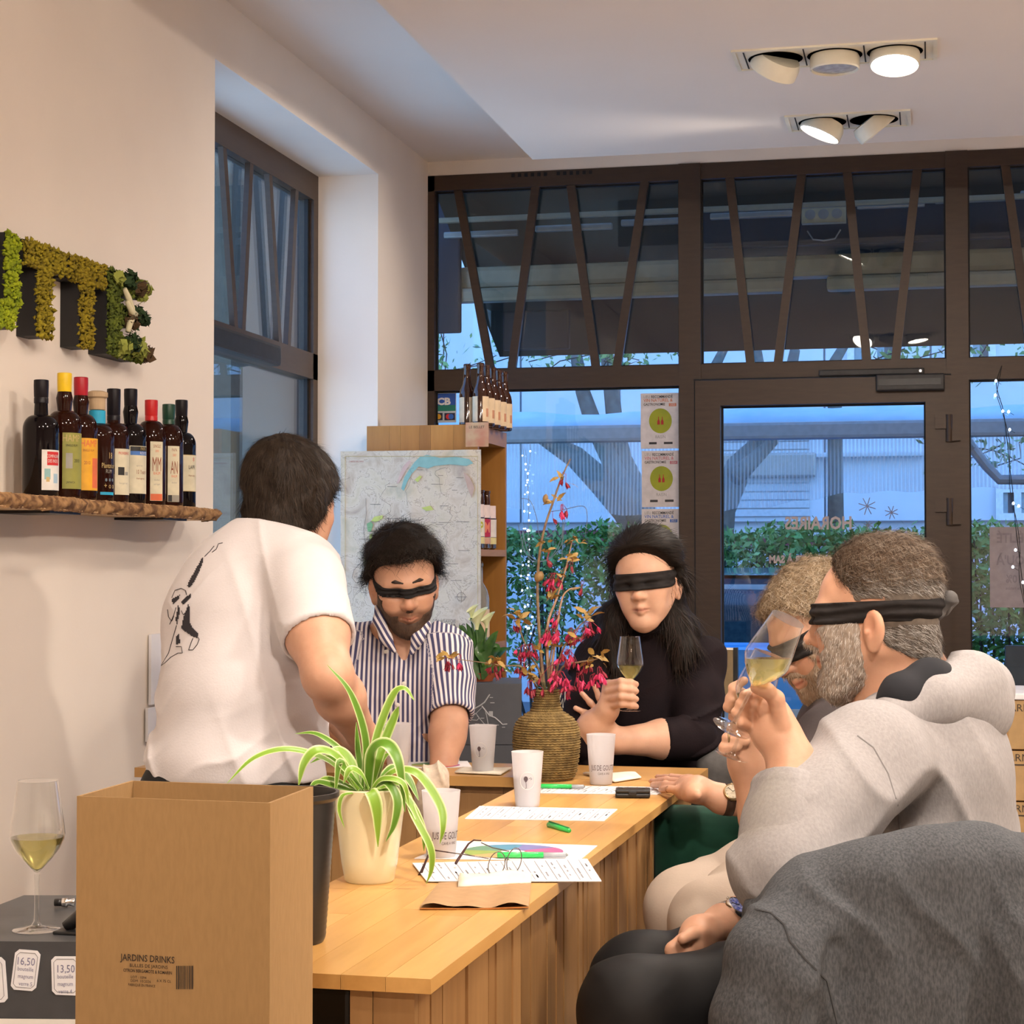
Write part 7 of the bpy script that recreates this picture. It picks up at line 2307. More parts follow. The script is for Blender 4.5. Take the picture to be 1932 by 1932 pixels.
# sleeve opening: only cuts near the arm
armc = slv_end
def sleeve_cut(p):
    q = p - armc.astype(np.float32)
    al = q @ ax.astype(np.float32)
    rad = np.sqrt(np.maximum((q * q).sum(1) - al * al, 0))
    near = np.clip((.115 - rad) / .01, 0, 1)
    return np.where((al > 0) & (near > 0), np.minimum(al, .05) * near * 1.6, 0).astype(np.float32)
Fs.fn(sleeve_cut)
Fs.rc(slv_end - ax * .03, slv_end + ax * .05, .066, .070, .004, 'sub')
Fs.cut(P(530, 999, 3.95), UPV * .95 + RIGHT * .22 + FWD0 * .2, .008)
Fs.cut((0, 0, P(440, 1470, 3.85)[2]), (0, 0, -1), .012)
o, TV, TQ = body_obj('t_shirt', Fs, .004, M_tee, t, sm=1)
# neck ribbing
nb_ = catmull([neck1 + RIGHT * .075 * math.cos(a) + FWD0 * .065 * math.sin(a) + UPV * (.045 - .02 * math.cos(a) - .02 * math.sin(a)) for a in np.linspace(0, 2 * math.pi, 9)], 4)
# back print: a long-legged figure drawn in black (generic line drawing)
M_pr2 = mat('tee_print', (0.025, 0.022, 0.028), .8)
tee_bvh = BVHTree.FromPolygons([tuple(v) for v in TV], [tuple(q) for q in TQ])
for poly in ([(379, 1056), (384, 1048), (382, 1062), (374, 1082), (366, 1098), (358, 1108), (353, 1106), (358, 1094), (368, 1076)],
             [(360, 1120), (360, 1126), (346, 1142), (342, 1136), (350, 1126)], [(324, 1130), (340, 1122), (336, 1132), (326, 1141)],
             [(356, 1138), (358, 1150), (357, 1172), (364, 1186), (374, 1195), (372, 1204), (362, 1200), (350, 1192), (342, 1184), (346, 1164)],
             [(333, 1200), (338, 1196), (340, 1214), (332, 1216)], [(336, 1142), (340, 1150), (334, 1178), (331, 1170)]):
    decal_px('back_print', TV, TQ, poly, M_pr2, t)
for pts in ([(324, 1128), (330, 1114), (342, 1110), (350, 1114), (352, 1122)], [(333, 1180), (326, 1204), (318, 1232), (304, 1256), (312, 1250), (322, 1240), (336, 1232), (344, 1232), (342, 1220), (332, 1220)], [(372, 1200), (376, 1206), (372, 1216), (364, 1226), (356, 1226), (360, 1214), (364, 1204)],
            [(342, 1152), (346, 1160), (356, 1150)], [(316, 1150), (318, 1164), (324, 1172), (328, 1162)], [(400, 1042), (408, 1036), (412, 1026), (420, 1024)], [(386, 1050), (396, 1040), (404, 1030)], [(320, 1178), (328, 1160), (332, 1146)]):
    line_px(tee_bvh, pts, .0008, M_pr2, t)
# hair
Vh, Qh = cap_region(hd, FN, lambda L: np.maximum((L[:, 1] - .052) + (L[:, 2] - .05) * -.55, -(L[:, 2] + .085 + .25 * np.minimum(L[:, 1] + .05, .03))),
                    lambda L: .013 + .010 * np.clip(L[:, 2] / .1, 0, 1) - .008 * np.clip((-L[:, 2] - .02) / .05, 0, 1), lambda L: .003 * hn(L, 70) + .002 * hn(L, 150, 2))
# leave the ear free
Lh = hd.loc(Vh); 
ho = big_mesh('hair', Vh, Qh, M_hair, t, True, colors=np.tile((.030, .020, .014), (len(Vh), 1)))
Nh = vnormals(Vh, Qh)
crown = hd.w((0, -.05, .12))
strands('hair_strands', ho, M_hair, Vh, Nh, lambda p, n: (p - crown) * 1.0 + hd.R[:, 1] * .02, 9000, .026, .0011, [(.030, .020, .014), (.045, .030, .020), (.020, .013, .010)], 2, .35, .05)

# ------------------------------------------------------------------ 2. seated man in a striped shirt
t = thing('person', 'person with a dark beard and blindfold in a blue striped short-sleeved shirt', 'person', (P(745, 1400, 4.55)[0], P(745, 1400, 4.55)[1], 0))
hd = Head(P(763, 1100, 4.48), -FWD0 * .93 + RIGHT * .16 - UPV * .30, UPV - FWD0 * .25 - RIGHT * .05, .98)
Fh = Field(); hd.skull(Fh, jaw=1.05)
F = Fh.copy()
F.rc(hd.w((0, -.03, -.06)), P(752, 1225, 4.56), .058, .066, .03)
F.el(P(748, 1290, 4.57), (.16, .10, .16), None, .04); F.el(P(742, 1400, 4.55), (.16, .11, .14), None, .04)
rsh, rel, rwr = P(836, 1232, 4.53), P(848, 1362, 4.40), P(838, 1432, 4.36)
lsh, lel, lwr = P(668, 1235, 4.58), P(652, 1370, 4.42), P(700, 1424, 4.34)
F.chain([rsh, rel], [.052, .041], .03); F.chain([rel, rel * .6 + rwr * .4, rwr + (rwr - rel) * .4], [.040, .041, .030], .02)
hb = rwr + (rwr - rel) * .5
F.rc(hb, hb + [0, 0, -.05], .028, .030, .02)
for k_ in range(4): finger(F, [hb + RIGHT * (-.03 + .02 * k_) + [0, 0, -.06], hb + RIGHT * (-.03 + .02 * k_) + [0, 0, -.095] - FWD0 * .012, hb + RIGHT * (-.03 + .02 * k_) + [0, 0, -.12]], .0085)
finger(F, [hb - RIGHT * .03 + [0, 0, -.03], hb - RIGHT * .05 + [0, 0, -.06]], .0095)
F.chain([lsh, lel], [.052, .041], .03); F.chain([lel, lwr], [.040, .028], .02)
F.rc(lwr, P(715, 1428, 4.30), .024, .022, .02)
for k_ in range(4): finger(F, [P(716, 1420 + 4 * k_, 4.30), P(730, 1424 + 4 * k_, 4.27), P(738, 1430 + 3 * k_, 4.26)], .008)
finger(F, [P(708, 1416, 4.31), P(722, 1412, 4.28)], .009)
F.el(P(745, 1480, 4.58), (.16, .13, .12), None, .04)
body_obj('body', F, .006, M_skin, t, [(hd.c, (.13, .13, .15))], .0028, hd.colors(stub=(.22, .17, .15), stub_amt=.85))
# shirt with stripes carried by a per-vertex coordinate
Fs = Field()
Fs.el(P(750, 1262, 4.57), (.168, .115, .105), None, .06)
Fs.el(P(744, 1330, 4.56), (.172, .128, .15), None, .06)
Fs.el(P(738, 1425, 4.55), (.168, .135, .12), None, .06)
Fs.rc(P(750, 1205, 4.57), rsh, .062, .066, .05); Fs.rc(P(750, 1205, 4.57), lsh, .062, .066, .05)
send = rsh * .08 + rel * .92
Fs.chain([rsh, rsh * .5 + rel * .5, send], [.069, .066, .060], .03)
Fs.chain([lsh, lsh * .1 + lel * .9], [.068, .060], .03)
ax2 = _u(rel - rsh)
def st_f(p): return folds(p, .005, 48, UPV + RIGHT * .3, 5, 1.3) + folds(p, .004, 70, RIGHT - UPV * .6, 9, 1.0)
Fs.fn(st_f)
def slc(p):
    q = p - send.astype(np.float32); al = q @ ax2.astype(np.float32); rad = np.sqrt(np.maximum((q * q).sum(1) - al * al, 0))
    return np.where((al > 0) & (al < .075) & (rad < .088), np.minimum(al, .05) * 1.6, 0).astype(np.float32)
Fs.fn(slc); Fs.rc(send - ax2 * .03, send + ax2 * .04, .049, .052, .004, 'sub')
# open collar: V of skin
Fs.chain([P(757, 1205, 4.44), P(762, 1238, 4.44), P(768, 1262, 4.44)], [.062, .036, .010], .012, 'sub')
Fs.rc(P(756, 1180, 4.55), P(756, 1120, 4.55), .075, .075, .015, 'sub')
ms_ = bpy.data.materials.new('blue_white_stripes'); ms_.use_nodes = True
n = ms_.node_tree.nodes; l = ms_.node_tree.links; pb = n['Principled BSDF']; pb.inputs['Roughness'].default_value = .85
at_ = n.new('ShaderNodeAttribute'); at_.attribute_name = 'tint'
sx_ = n.new('ShaderNodeSeparateColor'); l.new(at_.outputs['Color'], sx_.inputs[0])
mu = n.new('ShaderNodeMath'); mu.operation = 'MULTIPLY'; mu.inputs[1].default_value = 2 * math.pi / .0112; l.new(sx_.outputs[0], mu.inputs[0])
si = n.new('ShaderNodeMath'); si.operation = 'SINE'; l.new(mu.outputs[0], si.inputs[0])
rp = n.new('ShaderNodeValToRGB'); rp.color_ramp.elements[0].position = .46; rp.color_ramp.elements[0].color = (.055, .055, .135, 1); rp.color_ramp.elements[1].position = .60; rp.color_ramp.elements[1].color = (.70, .66, .68, 1)
mr = n.new('ShaderNodeMapRange'); mr.inputs['From Min'].default_value = -1; l.new(si.outputs[0], mr.inputs['Value']); l.new(mr.outputs[0], rp.inputs[0]); l.new(rp.outputs[0], pb.inputs['Base Color'])
ctr_ = P(748, 1300, 4.56)
def stripe_col(V, N):
    q = V - ctr_
    u = q @ RIGHT
    sleeve = np.zeros(len(V))
    for s_, e_, sg in ((rsh, rel, 1), (lsh, lel, -1)):
        a = _u(e_ - s_); w = V - s_; al = w @ a; perp = w - al[:, None] * a; rad = np.linalg.norm(perp, axis=1)
        on = (rad < .085) & (al > -.005) & ((q @ RIGHT) * sg > .075 + .02 * np.clip(al / .1, 0, 1))
        b1 = _u(RIGHT - a * (RIGHT @ a)); b2 = np.cross(a, b1)
        th_ = np.arctan2(perp @ b2, perp @ b1)
        u = np.where(on, sg * .13 + .062 * th_, u)
    return np.stack([u + .5, u * 0, u * 0], 1)
so, SV, SQ = body_obj('striped_shirt', Fs, .004, ms_, t, colors=stripe_col, sm=1)
# collar: a soft fold on each side of the open neck
for pts in ([(716, 1140, 4.50), (716, 1170, 4.455), (728, 1205, 4.43), (744, 1228, 4.425)], [(800, 1160, 4.50), (800, 1180, 4.455), (788, 1205, 4.43), (776, 1232, 4.425)]):
    Fc = Field().chain([P(*q) for q in pts], [.012, .014, .014, .006], .012); body_obj('collar', Fc, .0035, ms_, so, colors=lambda V, N: np.stack([(V @ (RIGHT * .8 + UPV * .5)) + 3.0, V[:, 0] * 0, V[:, 0] * 0], 1))
sbv = BVHTree.FromPolygons([tuple(v) for v in SV], [tuple(q) for q in SQ])
for px, py in ((728, 1230), (790, 1222), (762, 1290), (750, 1330), (742, 1375)):
    r = ray(px, py); hit = sbv.ray_cast(Vector(CAMP), Vector(r).normalized())
    if hit[0] is not None:
        z_ = Vector(-FWD0); M = Matrix.Translation(hit[0] + z_ * .001) @ z_.to_track_quat('Z', 'Y').to_matrix().to_4x4()
        MB().lathe([(0, 0), (.0052, 0), (.0055, .001), (.004, .002), (0, .0016)], 12, M).obj('button', M_white, so, True)
# trousers under the table
Ft = Field().el(P(742, 1500, 4.56), (.17, .14, .12), None, .04)
for sx in (-.1, .1):
    a = P(742, 1520, 4.5) + RIGHT * sx
    k_ = a - FWD0 * .22; k_[2] = .50
    Ft.chain([a, k_, np.array([k_[0], k_[1], .03])], [.095, .07, .055], .03)
Ft.cut((0, 4.315, 0), (0, -1, 0), .005)
body_obj('trousers', Ft, .009, M_btrou, t)
Vh, Qh = cap_region(hd, Fh, lambda L: np.maximum(np.maximum((L[:, 1] - .060) - (L[:, 2] - .075) * 1.1 - .012 * np.sin(L[:, 0] * 40 + 1), -(L[:, 2] + .045)), np.where(L[:, 2] < .03, L[:, 1] - .012, -1)),
                    lambda L: .008 + .016 * np.clip(L[:, 2] / .09, 0, 1) + .008 * np.clip(L[:, 1] / .06, 0, 1) * np.clip(L[:, 2] / .06, 0, 1), lambda L: .006 * hn(L, 55, 1) + .003 * hn(L, 120))
dk = [(.016, .011, .008), (.028, .018, .013), (.010, .007, .006)]
ho = big_mesh('hair', Vh, Qh, M_hair, t, True, colors=np.tile(dk[0], (len(Vh), 1))); Nh = vnormals(Vh, Qh)
strands('hair_strands', ho, M_hair, Vh, Nh, lambda p, n: (p - hd.w((.03, -.02, .14))) + hd.R[:, 0] * .01, 7000, .038, .0013, dk, 3, .5, .3)
band(hd, Fh, t, .008, .02, .0105, .004)
for sx in (-1, 1):
    e_ = [hd.w((sx * .012, .0925, .030)), hd.w((sx * .030, .087, .034)), hd.w((sx * .049, .069, .026))]
    Fb = Field().chain(e_, [.0030, .0038, .002], .004); body_obj('eyebrow', Fb, .002, mat('dark_brow', (.03, .018, .013), .7), t)
# short beard
bV, bQ = cap_region(hd, Fh, lambda L: np.maximum.reduce([(L[:, 2] + .030) - .35 * np.abs(L[:, 0]), -(L[:, 1] - .005), .0145 - np.sqrt(((L[:, 0] / 1.5) ** 2 + ((L[:, 2] + .060) / .75) ** 2)), .024 - np.sqrt((np.abs(L[:, 0]) - .034) ** 2 + ((L[:, 2] + .028) / .9) ** 2)]),
                    lambda L: .0015 + 0 * L[:, 0], lambda L: .0012 * hn(L, 160), h=.003)
bo = big_mesh('beard', bV, bQ, M_hair, t, True, colors=np.tile((.085, .052, .036), (len(bV), 1)))
strands('beard_strands', bo, M_hair, bV, vnormals(bV, bQ), lambda p, n: -UPV + hd.R[:, 1] * .2, 2600, .006, .0008, [(.04, .025, .018), (.08, .05, .035)], 4, .5)

# ------------------------------------------------------------------ 3. seated woman in black
t = thing('person', 'person with long dark hair and a blindfold in a black top, holding a wine glass', 'person', (P(1225, 1430, 4.65)[0], P(1225, 1430, 4.65)[1], 0))
hd = Head(P(1220, 1098, 4.58), -FWD0 * .93 - RIGHT * .30 - UPV * .10, UPV - RIGHT * .08, .97)
Fh = Field(); hd.skull(Fh, female=True, jaw=.92, nose=.98)
F = Fh.copy()
F.rc(hd.w((0, -.03, -.06)), P(1226, 1230, 4.66), .046, .052, .03)
F.el(P(1226, 1300, 4.66), (.13, .085, .16), None, .04)
A_sh, A_el, A_wr = P(1322, 1250, 4.64), P(1312, 1392, 4.50), P(1160, 1398, 4.42)     # her left arm, image right
B_sh, B_el, B_wr = P(1128, 1248, 4.62), P(1100, 1400, 4.44), P(1146, 1340, 4.385)    # her right arm, image left
F.chain([A_sh, A_el], [.045, .038], .03); F.chain([A_el, A_el * .6 + A_wr * .4, A_wr], [.042, .046, .030], .02)
F.chain([B_sh, B_el], [.045, .036], .03); F.chain([B_el, B_el * .55 + B_wr * .45, B_wr], [.036, .038, .026], .02)
# right hand round the stem
F.rc(B_wr, P(1152, 1318, 4.385), .024, .022, .015); F.rc(P(1150, 1296, 4.385), P(1150, 1330, 4.385), .018, .017, .015)
for a, dz in ((1287, 0), (1300, -.006), (1315, -.006), (1329, .0)):
    finger(F, [P(1148, a + 4, 4.372 + dz), P(1172, a - 1, 4.335 + dz), P(1190, a + 1, 4.338 + dz), P(1200, a + 4, 4.350 + dz)], .0094)
finger(F, [P(1154, 1312, 4.40), P(1172, 1296, 4.405), P(1192, 1288, 4.392)], .0105)
# left hand tucked behind, fingers spread
F.rc(A_wr, P(1142, 1372, 4.43), .026, .022, .02)
for tip, mid, b_ in (((1086, 1336), (1104, 1345), (1130, 1360)), ((1098, 1308), (1114, 1326), (1134, 1350)), ((1122, 1295), (1130, 1315), (1140, 1345)), ((1140, 1300), (1144, 1318), (1146, 1344))):
    finger(F, [P(b_[0], b_[1], 4.44), P(mid[0], mid[1], 4.43), P(tip[0], tip[1], 4.43)], .0082)
F.el(P(1226, 1400, 4.66), (.13, .10, .14), None, .04)
body_obj('body', F, .006, M_skin_w, t, [(hd.c, (.13, .13, .15)), (P(1150, 1330, 4.40), (.10, .09, .08))], .0028, hd.colors(lips=(.62, .36, .36)))
Fs = Field()
Fs.rc(hd.w((0, -.028, -.085)), P(1226, 1225, 4.66), .056, .064, .03)
Fs.el(P(1226, 1275, 4.66), (.15, .098, .11), None, .06); Fs.el(P(1226, 1350, 4.655), (.14, .105, .13), None, .06); Fs.el(P(1226, 1440, 4.66), (.145, .115, .12), None, .06)
Fs.rc(P(1226, 1228, 4.66), A_sh, .055, .060, .05); Fs.rc(P(1226, 1228, 4.66), B_sh, .055, .058, .05)
cf = A_el * .56 + A_wr * .44
Fs.chain([A_sh, A_sh * .5 + A_el * .5, A_el], [.060, .060, .056], .035)
Fs.chain([B_sh, B_sh * .4 + B_el * .6, B_el], [.058, .056, .050], .035)
Fs.fn(lambda p: folds(p, .011, 65, UPV - RIGHT * .5, 4, 1.3))
axw = _u(A_wr - A_el)
Fz = Field().chain([A_el, cf], [.056, .052], .02).fn(lambda p: folds(p, .004, 70, axw, 5, 1.0)).cut(cf, axw, .006)
body_obj('sleeve', Fz, .004, M_blackcloth, t)
body_obj('black_top', Fs, .0048, M_blackcloth, t)
Ft = Field().el(P(1226, 1490, 4.66), (.16, .13, .12), None, .04)
for sx in (-.08, .08):
    a = P(1226, 1510, 4.6) + RIGHT * sx; k_ = a - FWD0 * .2; k_[2] = .5
    Ft.chain([a, k_, np.array([k_[0], k_[1], .03])], [.085, .062, .05], .03)
Ft.cut((0, 4.315, 0), (0, -1, 0), .005)
body_obj('trousers', Ft, .009, M_btrou, t)
# hair: swept-back cap plus long falls on both shoulders
Vh, Qh = cap_region(hd, Fh, lambda L: np.maximum(np.maximum((L[:, 1] - .058) - (L[:, 2] - .070) * .9, -(L[:, 2] + .10)), np.where(L[:, 2] < .035, L[:, 1] + .002, -1)),
                    lambda L: .012 + .016 * np.clip(L[:, 2] / .09, 0, 1), lambda L: .0025 * hn(L, 60, 1))
hk = [(.012, .008, .006), (.022, .014, .010), (.007, .005, .004)]
ho = big_mesh('hair', Vh, Qh, M_hair, t, True, colors=np.tile(hk[0], (len(Vh), 1))); Nh = vnormals(Vh, Qh)
strands('hair_strands', ho, M_hair, Vh, Nh, lambda p, n: (p - hd.w((.02, .09, .10))), 6500, .034, .0013, hk, 5, .02, .02)
Fl = Field()
Fl.chain([hd.w((.066, -.03, .0)), P(1270, 1180, 4.60), P(1290, 1225, 4.57), P(1275, 1262, 4.55)], [.034, .040, .034, .012], .03)
Fl.chain([hd.w((.050, -.06, .0)), P(1285, 1190, 4.66), P(1320, 1230, 4.62)], [.04, .045, .02], .03)
Fl.chain([hd.w((-.062, -.035, .0)), P(1160, 1165, 4.62), P(1150, 1215, 4.58), P(1158, 1262, 4.54)], [.030, .036, .034, .012], .03)
Fl.chain([hd.w((-.05, -.06, .0)), P(1140, 1180, 4.66), P(1120, 1205, 4.64)], [.035, .036, .02], .03)
Fl.el(hd.w((0, -.075, -.06)), (.075, .06, .09), None, .04)
Fl.fn(lambda p: folds(p, .005, 110, RIGHT + UPV * .1, 3, .8))
hl, LV, LQ = body_obj('long_hair', Fl, .004, M_hair, t, colors=lambda V, N: np.tile(hk[0], (len(V), 1)))
strands('hair_strands', hl, M_hair, LV, vnormals(LV, LQ), lambda p, n: -UPV + RIGHT * .1, 5000, .07, .0014, hk + [(.03, .016, .012)], 6, .08, .04)
band(hd, Fh, t, .006, -.05, .0205, .005, .0018)
# her glass
wine_glass('wine glass held upright by the woman in black', Matrix.Translation(P(1189, 1341, 4.362)), .135, s=.79)

# ------------------------------------------------------------------ 4. blond man bending over his glass
t = thing('person', 'person with curly grey-blond hair in a charcoal polo and cream trousers, sniffing wine', 'person', (P(1600, 1600, 3.5)[0], P(1600, 1600, 3.5)[1], 0))
hd = Head(P(1545, 1192, 3.52), -RIGHT * .80 - FWD0 * .38 - UPV * .46, UPV * 1.0 - RIGHT * .50, 1.0)
Fh = Field(); hd.skull(Fh, nose=1.04)
F = Fh.copy()
F.rc(hd.w((0, -.03, -.05)), P(1610, 1320, 3.56), .060, .066, .03)
F.el(P(1625, 1420, 3.58), (.13, .16, .16), None, .05)
m_sh, m_el, m_wr = P(1570, 1400, 3.40), P(1462, 1610, 3.24), P(1408, 1440, 3.22)
r_sh, r_el, r_wr = P(1590, 1370, 3.74), P(1500, 1520, 3.66), P(1362, 1508, 3.64)
F.chain([m_sh, m_el], [.05, .044], .03); F.chain([m_el, m_el * .6 + m_wr * .4, m_wr], [.042, .040, .029], .02)
F.chain([r_sh, r_el], [.05, .042], .03); F.chain([r_el, r_el * .5 + r_wr * .5, r_wr], [.042, .036, .027], .02)
# right hand flat on the counter
zt_h = TZ + .014
def onT(px, py, z=zt_h): return PZ(px, py, z)
F.rc(r_wr, onT(1318, 1487, TZ + .032), .025, .022, .02); F.rc(onT(1318, 1490, TZ + .030), onT(1300, 1480, TZ + .026), .022, .020, .02)
F.rc(onT(1310, 1495, TZ + .028), onT(1292, 1484, TZ + .024), .020, .018, .02)
for b_, m_, e_ in (((1296, 1470), (1268, 1466), (1240, 1466)), ((1290, 1476), (1258, 1472), (1228, 1474)), ((1286, 1484), (1256, 1480), (1232, 1481)), ((1290, 1492), (1266, 1489), (1248, 1490))):
    finger(F, [onT(*b_, TZ + .026), onT(*m_, TZ + .022), onT(*e_, TZ + .010)], .0088)
finger(F, [onT(1316, 1500, TZ + .026), onT(1296, 1503, TZ + .018), onT(1282, 1502, TZ + .010)], .0100)
# left hand round the stem of his glass
F.rc(m_wr, P(1402, 1395, 3.215), .028, .026, .02); F.rc(P(1398, 1350, 3.22), P(1400, 1400, 3.22), .022, .024, .02)
for b_, m_, e_ in (((1404, 1310), (1384, 1298), (1404, 1284)), ((1400, 1328), (1378, 1318), (1388, 1304)), ((1398, 1345), (1374, 1334), (1384, 1322)), ((1396, 1392), (1372, 1392), (1408, 1400)), ((1392, 1410), (1366, 1410), (1392, 1410))):
    finger(F, [P(*b_, 3.215), P(*m_, 3.19), P(*e_, 3.18)], .0095)
F.el(P(1660, 1560, 3.6), (.12, .15, .16), None, .05)
body_obj('body', F, .006, M_skin, t, [(hd.c, (.14, .14, .15)), (P(1392, 1370, 3.2), (.07, .07, .10)), (onT(1285, 1485), (.09, .09, .05))], .0028, hd.colors(flush=(1.08, .80, .74)))
Fs = Field()
Fs.el(P(1622, 1385, 3.58), (.125, .20, .11), None, .06); Fs.el(P(1640, 1480, 3.58), (.13, .19, .16), None, .06); Fs.el(P(1670, 1580, 3.60), (.14, .18, .14), None, .06)
Fs.rc(P(1618, 1345, 3.56), m_sh, .062, .066, .05); Fs.rc(P(1618, 1345, 3.60), r_sh, .062, .066, .05)
Fs.chain([m_sh, m_sh * .35 + m_el * .65], [.068, .064], .03); Fs.chain([r_sh, r_sh * .1 + r_el * .9], [.066, .058], .03)
Fs.fn(lambda p: folds(p, .006, 50, UPV * .6 + RIGHT, 6, 1.2))
Fs.chain([hd.w((0, -.02, -.10)), P(1565, 1350, 3.45)], [.062, .022], .012, 'sub')
so, SV, SQ = body_obj('charcoal_polo', Fs, .0048, M_char, t)
Fc = Field()       # polo collar, a soft roll round the neck
ring = [P(1560, 1345, 3.45), P(1548, 1318, 3.50), P(1585, 1300, 3.62), P(1645, 1298, 3.60), P(1660, 1310, 3.52), P(1625, 1330, 3.46), P(1585, 1352, 3.44), P(1568, 1400, 3.42)]
Fc.chain(ring, [.012, .016, .018, .020, .020, .019, .016, .008], .015); body_obj('collar', Fc, .004, M_char, t)
Ft = Field()
hip = P(1640, 1640, 3.5)
Ft.el(hip, (.16, .19, .12), None, .05)
k1, k2 = P(1340, 1738, 3.12), P(1296, 1716, 3.36)
Ft.chain([P(1600, 1690, 3.36), P(1450, 1702, 3.22), k1], [.100, .086, .070], .05); Ft.chain([k1, np.array([k1[0] + .02, k1[1], .06])], [.070, .066], .04)
Ft.chain([P(1600, 1650, 3.62), P(1430, 1664, 3.48), k2], [.098, .084, .072], .05); Ft.chain([k2, np.array([k2[0] + .02, k2[1], .06])], [.072, .066], .04)
Ft.fn(lambda p: folds(p, .013, 55, RIGHT - UPV * .5, 8, 1.3))
body_obj('cream_trousers', Ft, .006, M_cream_t, t)
for k_ in (k1, k2):
    Fz = Field().el((k_[0] - .04, k_[1], .045), (.12, .05, .05), None, .01).cut((0, 0, .002), (0, 0, -1)); body_obj('shoe', Fz, .008, M_black, t)
Vh, Qh = cap_region(hd, Fh, lambda L: np.maximum(np.maximum((L[:, 1] - .068) - (L[:, 2] - .075) * 1.0 - .006 * np.sin(L[:, 0] * 60), -(L[:, 2] + .05)), np.where(L[:, 2] < .04, L[:, 1] - .022, -1)),
                    lambda L: .005 + .012 * np.clip(L[:, 2] / .09, 0, 1), lambda L: .005 * hn(L, 75, 1) + .003 * hn(L, 140, 3))
bl = [(.30, .21, .12), (.42, .33, .22), (.20, .13, .075), (.50, .42, .32)]
ho = big_mesh('hair', Vh, Qh, M_hair, t, True, colors=np.tile((.20, .14, .085), (len(Vh), 1))); Nh = vnormals(Vh, Qh)
strands('hair_strands', ho, M_hair, Vh, Nh, lambda p, n: (p - hd.w((.02, -.04, .13))), 9000, .024, .0011, bl, 7, .5, .35, seg=4)
band(hd, Fh, t, .004, .02, .0200, .005, .0018)
bV, bQ = cap_region(hd, Fh, lambda L: np.maximum.reduce([(L[:, 2] + .034) - .30 * np.abs(L[:, 0]), -(L[:, 1] - .008), .0140 - np.sqrt(((L[:, 0] / 1.5) ** 2 + ((L[:, 2] + .060) / .75) ** 2)), .022 - np.sqrt((np.abs(L[:, 0]) - .034) ** 2 + ((L[:, 2] + .028) / .9) ** 2)]),
                    lambda L: .004 + 0 * L[:, 0], lambda L: .0015 * hn(L, 160), h=.003)
bo = big_mesh('beard', bV, bQ, M_hair, t, True, colors=np.tile((.36, .25, .17), (len(bV), 1)))
strands('beard_strands', bo, M_hair, bV, vnormals(bV, bQ), lambda p, n: -hd.R[:, 2] + hd.R[:, 1] * .2, 4500, .010, .0009, [(.42, .33, .24), (.30, .21, .14), (.55, .47, .38)], 8, .6)
# wristwatch with a leather strap
def watch(label, c, axis, r, face_n, m_strap, m_case, m_face, fr=.017, parent=None):
    axis = _u(axis); fn_ = _u(np.asarray(face_n) - axis * (np.asarray(face_n) @ axis)); sd = np.cross(axis, fn_)
    t = thing('wristwatch', label, 'watch', c)
    pts = [c + r * (fn_ * math.cos(a) + sd * math.sin(a)) for a in np.linspace(.35, 2 * math.pi - .35, 22)]
    V = []; Q = []
    for p in pts:
        o_ = _u(p - c)
        V += [p - axis * .009, p - axis * .009 + o_ * .003, p + axis * .009 + o_ * .003, p + axis * .009]
    for i in range(len(pts) - 1):
        for k in range(4): Q.append((i * 4 + k, i * 4 + (k + 1) % 4, i * 4 + 4 + (k + 1) % 4, i * 4 + 4 + k))
    big_mesh('strap', V, Q, m_strap, t, False)
    z_ = Vector(fn_); x_ = Vector(axis); y_ = z_.cross(x_)
    M = Matrix(((x_.x, y_.x, z_.x, 0), (x_.y, y_.y, z_.y, 0), (x_.z, y_.z, z_.z, 0), (0, 0, 0, 1))); M.translation = Vector(c + fn_ * (r - .001))
    auto_smooth(MB().lathe([(0, 0), (fr, 0), (fr * 1.05, .003), (fr, .008), (fr * .9, .0088), (fr * .86, .0078)], 32, M).obj('case', m_case, t), 40)
    dl = MB().lathe([(0, .0082), (fr * .86, .0080)], 32, M).obj('dial', m_face, t)
    for a, ln in ((.6, .5), (2.4, .7)):
        MB().tube([M @ Vector((0, 0, .0088)), M @ Vector((fr * ln * math.cos(a), fr * ln * math.sin(a), .0088))], .0005, 4).obj('hand', M_black, t)
    for k in range(12):
        a = k * math.pi / 6
        MB().tube([M @ Vector((fr * .68 * math.cos(a), fr * .68 * math.sin(a), .0087)), M @ Vector((fr * .78 * math.cos(a), fr * .78 * math.sin(a), .0087))], .0004, 4).obj('hour_mark', M_black, t)
    MB().tube([M @ Vector((0, fr * 1.0, .004)), M @ Vector((0, fr * 1.18, .004))], .002, 8).obj('crown', m_case, t, True)
M_gold2 = mat('brushed_gold', (.45, .33, .18), .3, .9); M_dial = mat('cream_dial', (.62, .55, .42), .4, col2=(.45, .38, .28), scale=120); M_strapb = mat('brown_leather', (.05, .025, .015), .6)
wv = _u(r_el - r_wr)
watch('round gold watch on the wrist flat on the counter', r_wr + wv * .012, wv, .0285, -FWD0 * .8 + UPV * .55, M_strapb, M_gold2, M_dial)
